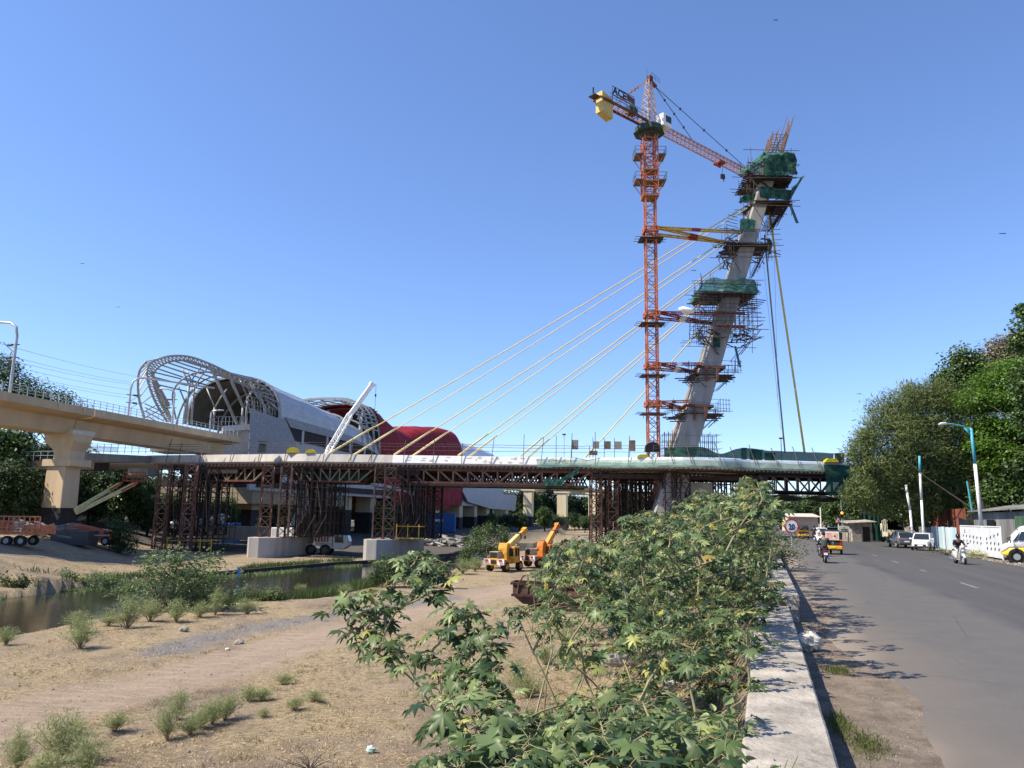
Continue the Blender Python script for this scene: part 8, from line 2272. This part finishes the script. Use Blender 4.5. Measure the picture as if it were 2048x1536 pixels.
mb = MB(); mb.tube(V((U(1643, 1070, 118).x, 118, 0)), U(1641, 1015, 118), .16, .12, 8); mb.build('pole', LWH, label='thin white pole standing far beyond the deck over the road', cat='pole')
# ---- signs
Y = 46; c = U(1583, 1052, Y); th = thing('round_sign', 'round white speed sign with a red ring, half hidden by castor leaves', 'road sign', (c.x, Y, .0), world=True)
mb = MB(); mb.disc(c, (0, 1, 0), .42, .04, 36); fc = mb.build('sign_face', mat('sign white', (.78, .78, .76), .45, var=.05), th)
mb = MB(); rows = [[c + V((math.cos(t) * r_, yy, math.sin(t) * r_)) for (r_, yy) in ((.43, -.03), (.43, .025), (.35, .025), (.35, -.03), (.43, -.03))] for t in [2 * math.pi * i / 40 for i in range(41)]]
mb.grid(rows); mb.build('red_ring', mat('sign red', (.45, .02, .04), .45, var=.05), th)
OFF[fc.name] = OFF[th.name]
text_mesh('20', .46, BLK, fc, c + V((0, -.03, -.06)), (1, 0, 0), (0, 0, 1), depth=.004, scx=.8)
mb = MB(); mb.tube((c.x, Y + .06, -.1), (c.x, Y + .06, c.z + .4), .035, n=8); mb.build('sign_post', GALV, th)
Y = 92; c = U(1676.5, 1041, Y); th = thing('triangle_sign', 'small triangular men at work warning sign on a white post under the deck', 'road sign', (c.x, Y, 0), world=True)
def tri(s_, y_): return [c + V((s_ * math.sin(a), y_, s_ * math.cos(a) - .05)) for a in (0, 2.094, 4.189)]
mb = MB(); mb.prism(tri(.46, 0), (0, .03, 0)); mb.build('red_triangle', MATS['sign red'], th); mb = MB(); mb.prism(tri(.33, -.02), (0, .02, 0)); f_ = mb.build('white_triangle', MATS['sign white'], th)
mb = MB(); mb.beam(c + V((-.08, -.03, -.12)), c + V((-.04, -.03, .06)), .05); mb.beam(c + V((-.04, -.03, .0)), c + V((.06, -.03, -.08)), .035); mb.ball(c + V((-.03, -.03, .10)), .03, 6); mb.prism([c + V((.03, -.035, -.17)), c + V((.17, -.035, -.17)), c + V((.10, -.035, -.09))], (0, .01, 0)); mb.build('work_symbol', BLK, f_)
mb = MB(); mb.tube((c.x, Y + .05, 0), (c.x, Y + .05, c.z - .2), .05, n=8); mb.build('sign_post', LWH, th)
Y = 90; c = U(1688.5, 1058.5, Y); th = thing('notice_board', 'cream site notice board with two lines of black lettering under the deck', 'notice board', (c.x, Y, 0), world=True)
mb = MB(); mb.box(c, (1.08, .05, .74)); bd = mb.build('board', mat('cream board', (.72, .72, .55), .6, var=.05), th); OFF[bd.name] = OFF[th.name]
text_mesh('WORK', .26, BLK, bd, c + V((0, -.03, -.05)), (1, 0, 0), (0, 0, 1), depth=.004, scx=1.0); text_mesh('IN PROGRESS', .17, BLK, bd, c + V((0, -.03, -.25)), (1, 0, 0), (0, 0, 1), depth=.004, scx=.9)
mb = MB(); mb.prism([c + V((-.10, -.03, .12)), c + V((.10, -.03, .12)), c + V((0, -.03, .28))], (0, .01, 0)); mb.build('emblem', GRN, bd)
for sx in (-.45, .45): mb = MB(); mb.beam((c.x + sx, Y + .05, 0), (c.x + sx, Y + .05, c.z), .06); mb.build('post', STEEL, th)
mb = MB(); mb.beam((c.x + .85, Y, .7), (c.x + .75, Y, 1.5), .12); mb.build('marker_post', LWH, th)
Y = 88; c = G(1696, 1082, 0); th = thing('road_barrier', 'orange and white plastic road barriers under the notice board', 'road barrier', (c.x, c.y, 0), world=True)
BO = mat('faded orange plastic', (.40, .12, .05), .6, var=.2); 
for k in range(2):
    x = c.x - .65 + k * 1.35; mb = MB(); mb.prism([(x - .62, c.y, 0), (x + .62, c.y, 0), (x + .58, c.y + .1, .5), (x + .35, c.y + .15, 1.0), (x - .35, c.y + .15, 1.0), (x - .58, c.y + .1, .5)], (0, .35, 0)); mb.build('barrier_block', BO, th, bevel=.05)
    mb = MB(); mb.path([(x - .62, c.y - .02, .35), (x - .45, c.y + .05, .85), (x, c.y + .08, 1.03), (x + .45, c.y + .05, .85), (x + .62, c.y - .02, .35)], .07, 6); mb.build('white_edge', LWH, th)
def glow(name, col, st_):
    m = bpy.data.materials.new(name); m.use_nodes = True; b = m.node_tree.nodes['Principled BSDF']; b.inputs['Base Color'].default_value = (*col, 1); b.inputs['Emission Color'].default_value = (*col, 1); b.inputs['Emission Strength'].default_value = st_; return m
for px, py, Y, col, lab in ((1684, 1026, 93, (1, .30, .05), 'amber signal lamp shining under the deck'), (1776, 1027, 92, (1, .02, .06), 'red signal lamp shining left of the tempo truck canopy')):
    c = U(px, py, Y); th = thing('signal_lamp', lab, 'signal lamp', (c.x, Y, 0), world=True, group='signal lamps under the deck')
    mb = MB(); mb.box(c + V((0, .12, -.1)), (.34, .2, .9)); mb.build('housing', BLK, th, bevel=.03); mb = MB(); mb.ball(c, .17, 12, (1, .5, 1)); mb.build('lamp', glow('lamp ' + lab.split()[0], col, 1.3), th, smooth=True)
    mb = MB(); mb.tube((c.x, Y + .12, 0), (c.x, Y + .12, c.z), .05, n=8); mb.tube((c.x, Y + .12, c.z), (c.x, Y + .12, c.z + 1.6), .03, n=6); mb.build('post', GALV, th)
# ---- hut, fences, shacks
th = thing('roadside_hut', 'small ragged hut of stone and sheets under the deck', 'hut', (G(1725, 1078).x, 93, 0), world=True); c = V((U(1722, 1070, 92).x, 92, 0))
mb = MB(); mb.box(c + V((0, 1, 1.1)), (2.6, 2.2, 2.2)); mb.build('hut_wall', mat('hut wall', (.28, .24, .19), .95, var=.5, scale=2, bump=.6), th); mb = MB(); mb.prism([c + V((-1.7, -.5, 2.1)), c + V((1.8, -.4, 2.3)), c + V((1.7, 2.4, 2.5)), c + V((-1.6, 2.4, 2.3))], (0, 0, .09)); mb.build('sheet_roof', mat('hut roof', (.33, .31, .26), .9, var=.4), th)
mb = MB(); mb.box(c + V((.6, -.12, .9)), (.8, .06, 1.7)); mb.build('doorway', BLK, th); mb = MB(); mb.box(c + V((-.7, -.3, .45)), (1.1, .5, .9)); mb.build('stone_base', CONC, th)
# deck abutment side green sheet columns
GSH = mat('green site sheet', (.008, .045, .036), .8, var=.3, scale=1)
for px, Y, w_, lab in ((1760, 104, 3.4, 'tall dark green sheeted column carrying the deck right of the road'), (1745, 97, 4.5, 'low teal hoarding beside the road under the deck')):
    x = U(px, 1040, Y).x; hgt = 8.2 if 'column' in lab else 2.0; mb = MB(); n = 24
    rows = [[(x - w_ / 2 + w_ * i / n, Y + .08 * math.sin(i * 1.6), hgt * k / 6 + 0) for k in range(7)] for i in range(n + 1)]
    mb.grid(rows); mb.grid([[(p_[0], p_[1] + 1.5, p_[2]) for p_ in r_] for r_ in rows]); mb.build('green_hoarding', GSH, label=lab, cat='hoarding')
def corr(a, b, z0, z1, pitch=.12, amp=.02, top=None):
    a, b = V(a), V(b); L_ = (b - a).length; d = (b - a).normalized(); nn = V((d.y, -d.x, 0)); n = int(L_ / (pitch / 2)); mb = MB(); rows = []
    for i in range(n + 1):
        p = a + d * (L_ * i / n) + nn * (amp if i % 2 else -amp); zt = z1 if top is None else top(i / n)
        rows.append([V((p.x, p.y, z0)), V((p.x, p.y, zt))])
    mb.grid(rows); return mb
def atx(px, s_):   # point on the line s=s_ seen at column px
    lo, hi = 20.0, 160.0
    for _ in range(40):
        md = (lo + hi) / 2; p = rd(s_, md, 1.5); v = p - CAM; X = v.dot(crt) / v.dot(fwd) * FPX + 1024
        if X > px: lo = md
        else: hi = md
    return rd(s_, (lo + hi) / 2)
PBL = mat('pale blue peeling sheet', (.36, .50, .56), .7, var=.2, scale=1.6, col2=(.55, .62, .62), streak=True); RSH = mat('rusty corrugated sheet', (.16, .05, .03), .85, var=.5, scale=1.5, streak=True); WSH = mat('dirty white panel', (.60, .62, .63), .6, var=.12, scale=1)
TIN = mat('old grey tin', (.22, .22, .21), .6, metal=.3, var=.35, scale=1.2, streak=True)
for i, (p0, p1, mt, lab, h_) in enumerate(((1838, 1862, TIN, 'grey striped sheet at the far end of the roadside fence', 1.9), (1863, 1890, PBL, 'pale blue sheet of the roadside fence, farther one', 2.0), (1891, 1914, PBL, 'pale blue sheet of the roadside fence behind the white car', 2.0), (1916, 1930, RSH, 'rust brown sheet between the blue sheets and white panels', 2.0), (1931, 1942, PBL, 'narrow pale blue sheet next to the white panels', 1.95))):
    a, b = atx(p1, 15.9), atx(p0, 15.9); mb = corr(a, b, 0, h_, .18, .025, top=lambda f, h_=h_, i=i: h_ + .06 * nvec(f * 4, i)); mb.build('corrugated_sheet', mt, label=lab, cat='fence sheet', group='sheets of the roadside fence')
def panel(lab, px0, px1, s_, z1, name='barrier_panel'):
    a, b = atx(px0, s_), atx(px1, s_); d = (b - a).normalized(); nn = V((-d.y, d.x, 0)); nn = nn if nn.dot(CAM - a) > 0 else -nn
    th = thing(name, lab, 'barrier panel', (a + b) / 2, world=True, group='white printed barrier panels')
    mb = MB(); mb.prism([a + V((0, 0, .1)), b + V((0, 0, .1)), b + V((0, 0, z1)), a + V((0, 0, z1))], nn * -.05); mb.build('panel_sheet', WSH, th)
    L_ = (b - a).length
    return th, a, b, d, nn, L_
DOT = BLK
for lab, p0, p1, sgn in (('white barrier panel with slanted black dashes left of the blue pole foot', 1922, 1966, 1), ('white barrier panel with black dashes right of the blue pole foot', 1968, 2003, 2)):
    th, a, b, d, nn, L_ = panel(lab, p0, p1, 15.2 if sgn == 1 else 15.1, 2.15)
    for r_ in range(2 if sgn == 1 else 3):
        for k in range(6 if sgn == 1 else 4):
            z = 1.42 - r_ * .38 + (.12 * k - .1 if sgn == 2 and r_ == 0 else 0) - (.02 * k if sgn == 1 else 0)
            f = (.12 + k * .155) if sgn == 1 else (.16 + k * .22)
            c = a.lerp(b, f) + nn * .012 + V((0, 0, z)); mb = MB(); mb.beam(c - d * .11 - V((0, 0, .07)), c + d * .11 + V((0, 0, .07)), .012, .12, up=nn.cross(d)); mb.build('black_dash', DOT, th)
    if sgn == 1:
        c = a.lerp(b, .2) + nn * .012 + V((0, 0, 1.86)); mb = MB(); mb.prism([c - d * .13 - V((0, 0, .08)), c + d * .13 - V((0, 0, .08)), c + V((0, 0, .12))], nn * .006); mb.build('emblem', PG, th); mb = MB(); mb.beam(c - d * .22 - V((0, 0, .18)), c + d * .22 - V((0, 0, .18)), .01, .06); mb.build('emblem_line', PG, th)
    mb = MB(); mb.beam(a + V((0, 0, 2.18)), b + V((0, 0, 2.18)), .07); mb.beam(a, a + V((0, 0, 2.2)), .07); mb.beam(b, b + V((0, 0, 2.2)), .07); mb.build('panel_frame', LWH, th)
# chevron board
a = G(1934, 1107, 0); b = G(1968, 1110, 0); a.z = b.z = 0; d = (b - a).normalized(); th = thing('chevron_board', 'tilted black and yellow striped board leaning in front of the white panels', 'striped board', (a + b) / 2, world=True)
nn = V((d.y, -d.x, 0)); nn = nn if nn.dot(CAM - a) > 0 else -nn; L_ = (b - a).length; bk = -nn * .35
mb = MB(); mb.prism([a, b, b + V((0, 0, 1.15)) + bk, a + d * L_ * .45 + V((0, 0, 1.22)) + bk, a + V((0, 0, .62)) + bk * .5], -nn * .04); mb.build('board', mat('weathered black board', (.028, .025, .022), .8, var=.3), th)
mb = MB(); up_ = (V((0, 0, 1.15)) + bk).normalized()
YB = mat('weathered yellow paint', (.36, .25, .07), .8, var=.35, scale=4)
for f0 in (-.30, .02, .34, .66):
    p0 = a + d * (L_ * f0); p1 = p0 + d * L_ * .55 + up_ * 1.15
    lo_ = 0.0 if f0 >= 0 else -f0 / .55; hi_ = min(1, (1 - f0) / .55)
    q0 = p0.lerp(p1, max(.02, lo_ + .02)); q1 = p0.lerp(p1, hi_ - .03); mb.beam(q0 + nn * .02, q1 + nn * .02, .015, .15, up=nn.cross(q1 - q0).normalized())
mb.build('yellow_stripes', YB, th)
# rusty wall and shacks behind
mb = corr(atx(1935, 17.6), atx(1862, 17.6), 1.6, 3.7, .2, .03); mb.build('corrugated_wall', RSH, label='long rusty red corrugated wall rising behind the blue fence', cat='corrugated wall')
a, b = atx(2075, 18.2), atx(1950, 18.2); th = thing('tin_shack', 'grey tin roofed shack behind the barrier panels at the right', 'shack', (a + b) / 2, world=True)
mb = corr(a, b, 0, 3.3, .22, .03); mb.build('tin_wall', TIN, th)
o_ = RN * 2.6; mb = MB(); mb.prism([a + V((0, 0, 3.45)) - RN * .5, b + V((0, 0, 3.35)) - RN * .5, b + V((0, 0, 3.9)) + o_, a + V((0, 0, 4.0)) + o_], (0, 0, .08)); mb.build('tin_roof', TIN, th)
mb = MB(); p_ = a.lerp(b, .25); q_ = a.lerp(b, .02); mb.prism([p_ - RN * .12 + V((0, 0, .2)), q_ - RN * .12 + V((0, 0, .2)), q_ - RN * .12 + V((0, 0, 3.0)), p_ - RN * .12 + V((0, 0, 3.0))], RN * -.05); mb.build('green_sheet', mat('worn green sheet', (.05, .10, .06), .8, var=.5, scale=3, streak=True), th)
mb = MB(); p_ = a.lerp(b, .72); q_ = a.lerp(b, .58); mb.prism([p_ - RN * .1 + V((0, 0, 1.4)), q_ - RN * .1 + V((0, 0, 1.4)), q_ - RN * .1 + V((0, 0, 2.7)), p_ - RN * .1 + V((0, 0, 2.7))], RN * -.04); mb.build('dark_opening', BLK, th)
a, b = atx(1948, 18.6), atx(1905, 18.6); th = thing('tin_shack', 'low tarpaulin covered shack between the rusty wall and the grey shack', 'shack', (a + b) / 2, world=True)
mb = MB(); mb.grid([[a.lerp(b, i / 8) + V((0, 0, 1.5 * 0)) , a.lerp(b, i / 8) + V((0, 0, 3.2 + .25 * nvec(i * .7, 2))), a.lerp(b, i / 8) + RN * 2.5 + V((0, 0, 3.9 + .2 * nvec(i, 3)))] for i in range(9)]); mb.build('cover', mat('dark tarpaulin', (.035, .035, .035), .8, var=.4), th)
mb = MB(); c = atx(1938, 16.8); mb.grid([[c + V((.5 * i - .8, .1 * i, 0)) + V((0, 0, .4 + k * .5 - .12 * i * k * .3)) for k in range(6)] for i in range(4)]); mb.build('fallen_sheet', TIN, label='bent grey sheet drooping beside the rusty wall', cat='sheet')
# rubbish heap near pole foot
YL = leafmat('yellow leaf', [(0, (.40, .42, .08)), (1, (.62, .60, .20))])
p = G(1955, 1116, .02); b = V((p.x, p.y, 0)); leafshrub('yellow_shrub', 'low yellow leaved shrub at the foot of the striped board', 'shrub', b, [b + V((R.uniform(-.8, .8), R.uniform(-.3, .3), R.uniform(.15, .5))) for _ in range(9)], 40, .11, YL)
for k, (px, py, r_, lab) in enumerate(((1986, 1106, .42, 'white rubbish bag heap right of the blue pole foot'), (1996, 1098, .4, 'pale yellow rubbish bag between the panel and the minibus'), (1981, 1112, .3, 'smaller white rubbish bag at the blue pole foot'))):
    p = G(px, py, .1); lump((p.x, p.y, .25), r_, (1.3, 1, .9), k * 3 + 1, SACK if k != 1 else mat('pale yellow plastic', (.62, .56, .28), .6, var=.2), 'rubbish_bag', lab, 'rubbish bag')
b = G(1900, 1112, .02); b = V((b.x + .6, b.y + 1.2, 0)); leafshrub('roadside_weed', 'strip of green weeds at the road edge before the striped board', 'weed', b, [b + V((R.uniform(-2.6, 2.8), R.uniform(-.5, .5), R.uniform(.15, .5))) for _ in range(18)], 40, .09, L_BUSH)
# far building beyond the road
th = thing('building', 'pale orange low building far beyond the road end', 'building', (U(1605, 1055, 170).x, 170, 0), world=True); x = U(1607, 1055, 170).x
mb = MB(); mb.box((x, 172, 1.5), (6.5, 4, 3.0)); mb.build('wall', mat('peach wall', (.62, .46, .32), .8, var=.1), th); mb = MB(); mb.prism([(x - 3.6, 169.2, 3.0), (x + 3.6, 169.2, 3.0), (x + 3.3, 173, 3.7), (x - 3.3, 173, 3.7)], (0, 0, .15)); mb.build('roof', mat('pale roof', (.6, .5, .4), .8, var=.2), th)
# small shrub hanging over the far parapet
b = rd(.45, 40, .3); leafshrub('parapet_shrub', 'round leafy shrub spilling over the far parapet onto the road edge', 'shrub', b, [b + V((R.uniform(-.7, 1.4), R.uniform(-2.5, 2.5), R.uniform(-.2, 1.9))) for _ in range(30)], 60, .13, L_BUSH, w_=.8, len0=.3)
# electrical wires by the poles
for k, (a_, b_) in enumerate((((1826, 1010), (1796, 1050)), ((1846, 1030), (1812, 1056)))):
    P0, P1 = U(*a_, 74), U(*b_, 80); mb = MB(); mb.path([P0.lerp(P1, f / 8) + V((0, 0, -.9 * math.sin(math.pi * f / 8))) for f in range(9)], .025, 4); mb.build('wire', PLAST, label=('upper' if k == 0 else 'lower') + ' slack wire sagging from the white pole to the truck canopy', cat='wire')
# birds
for k, (px, py, Y, sz) in enumerate(((2007, 467, 80, .5), (1388, 541, 95, .45), (1552, 39, 70, .25), (164, 527, 90, .3), (1719, 788, 90, .4), (236, 614, 110, .35))):
    c = U(px, py, Y); mb = MB(); mb.ball(c, .07 * sz * 2, 6, (2.2, 1, .8)); b_ = mb.build('bird', BLK, label='small dark bird in the sky, %s' % ('far right at mid height', 'between crane mast and pylon', 'near the top edge right of centre', 'high above the left viaduct', 'above the acacia crown', 'above the station ribs')[k], cat='bird', group='birds in the sky')
    OFF[b_.name] = c * 1.0; OFF[b_.name] = V(OFF[b_.name]); off = V(b_.location); OFF[b_.name] = off
    mb = MB(); s_ = sz * .9
    mb.prism([c, c + V((-.4 * s_, .1, .22 * s_)), c + V((-.95 * s_, .1, .05 * s_)), c + V((-.35 * s_, .05, .02))], (0, .12, 0)); mb.build('wing', BLK, b_)
    mb = MB(); mb.prism([c, c + V((.4 * s_, .1, .26 * s_)), c + V((.9 * s_, .1, .12 * s_)), c + V((.35 * s_, .05, .04))], (0, .12, 0)); mb.build('wing', BLK, b_)
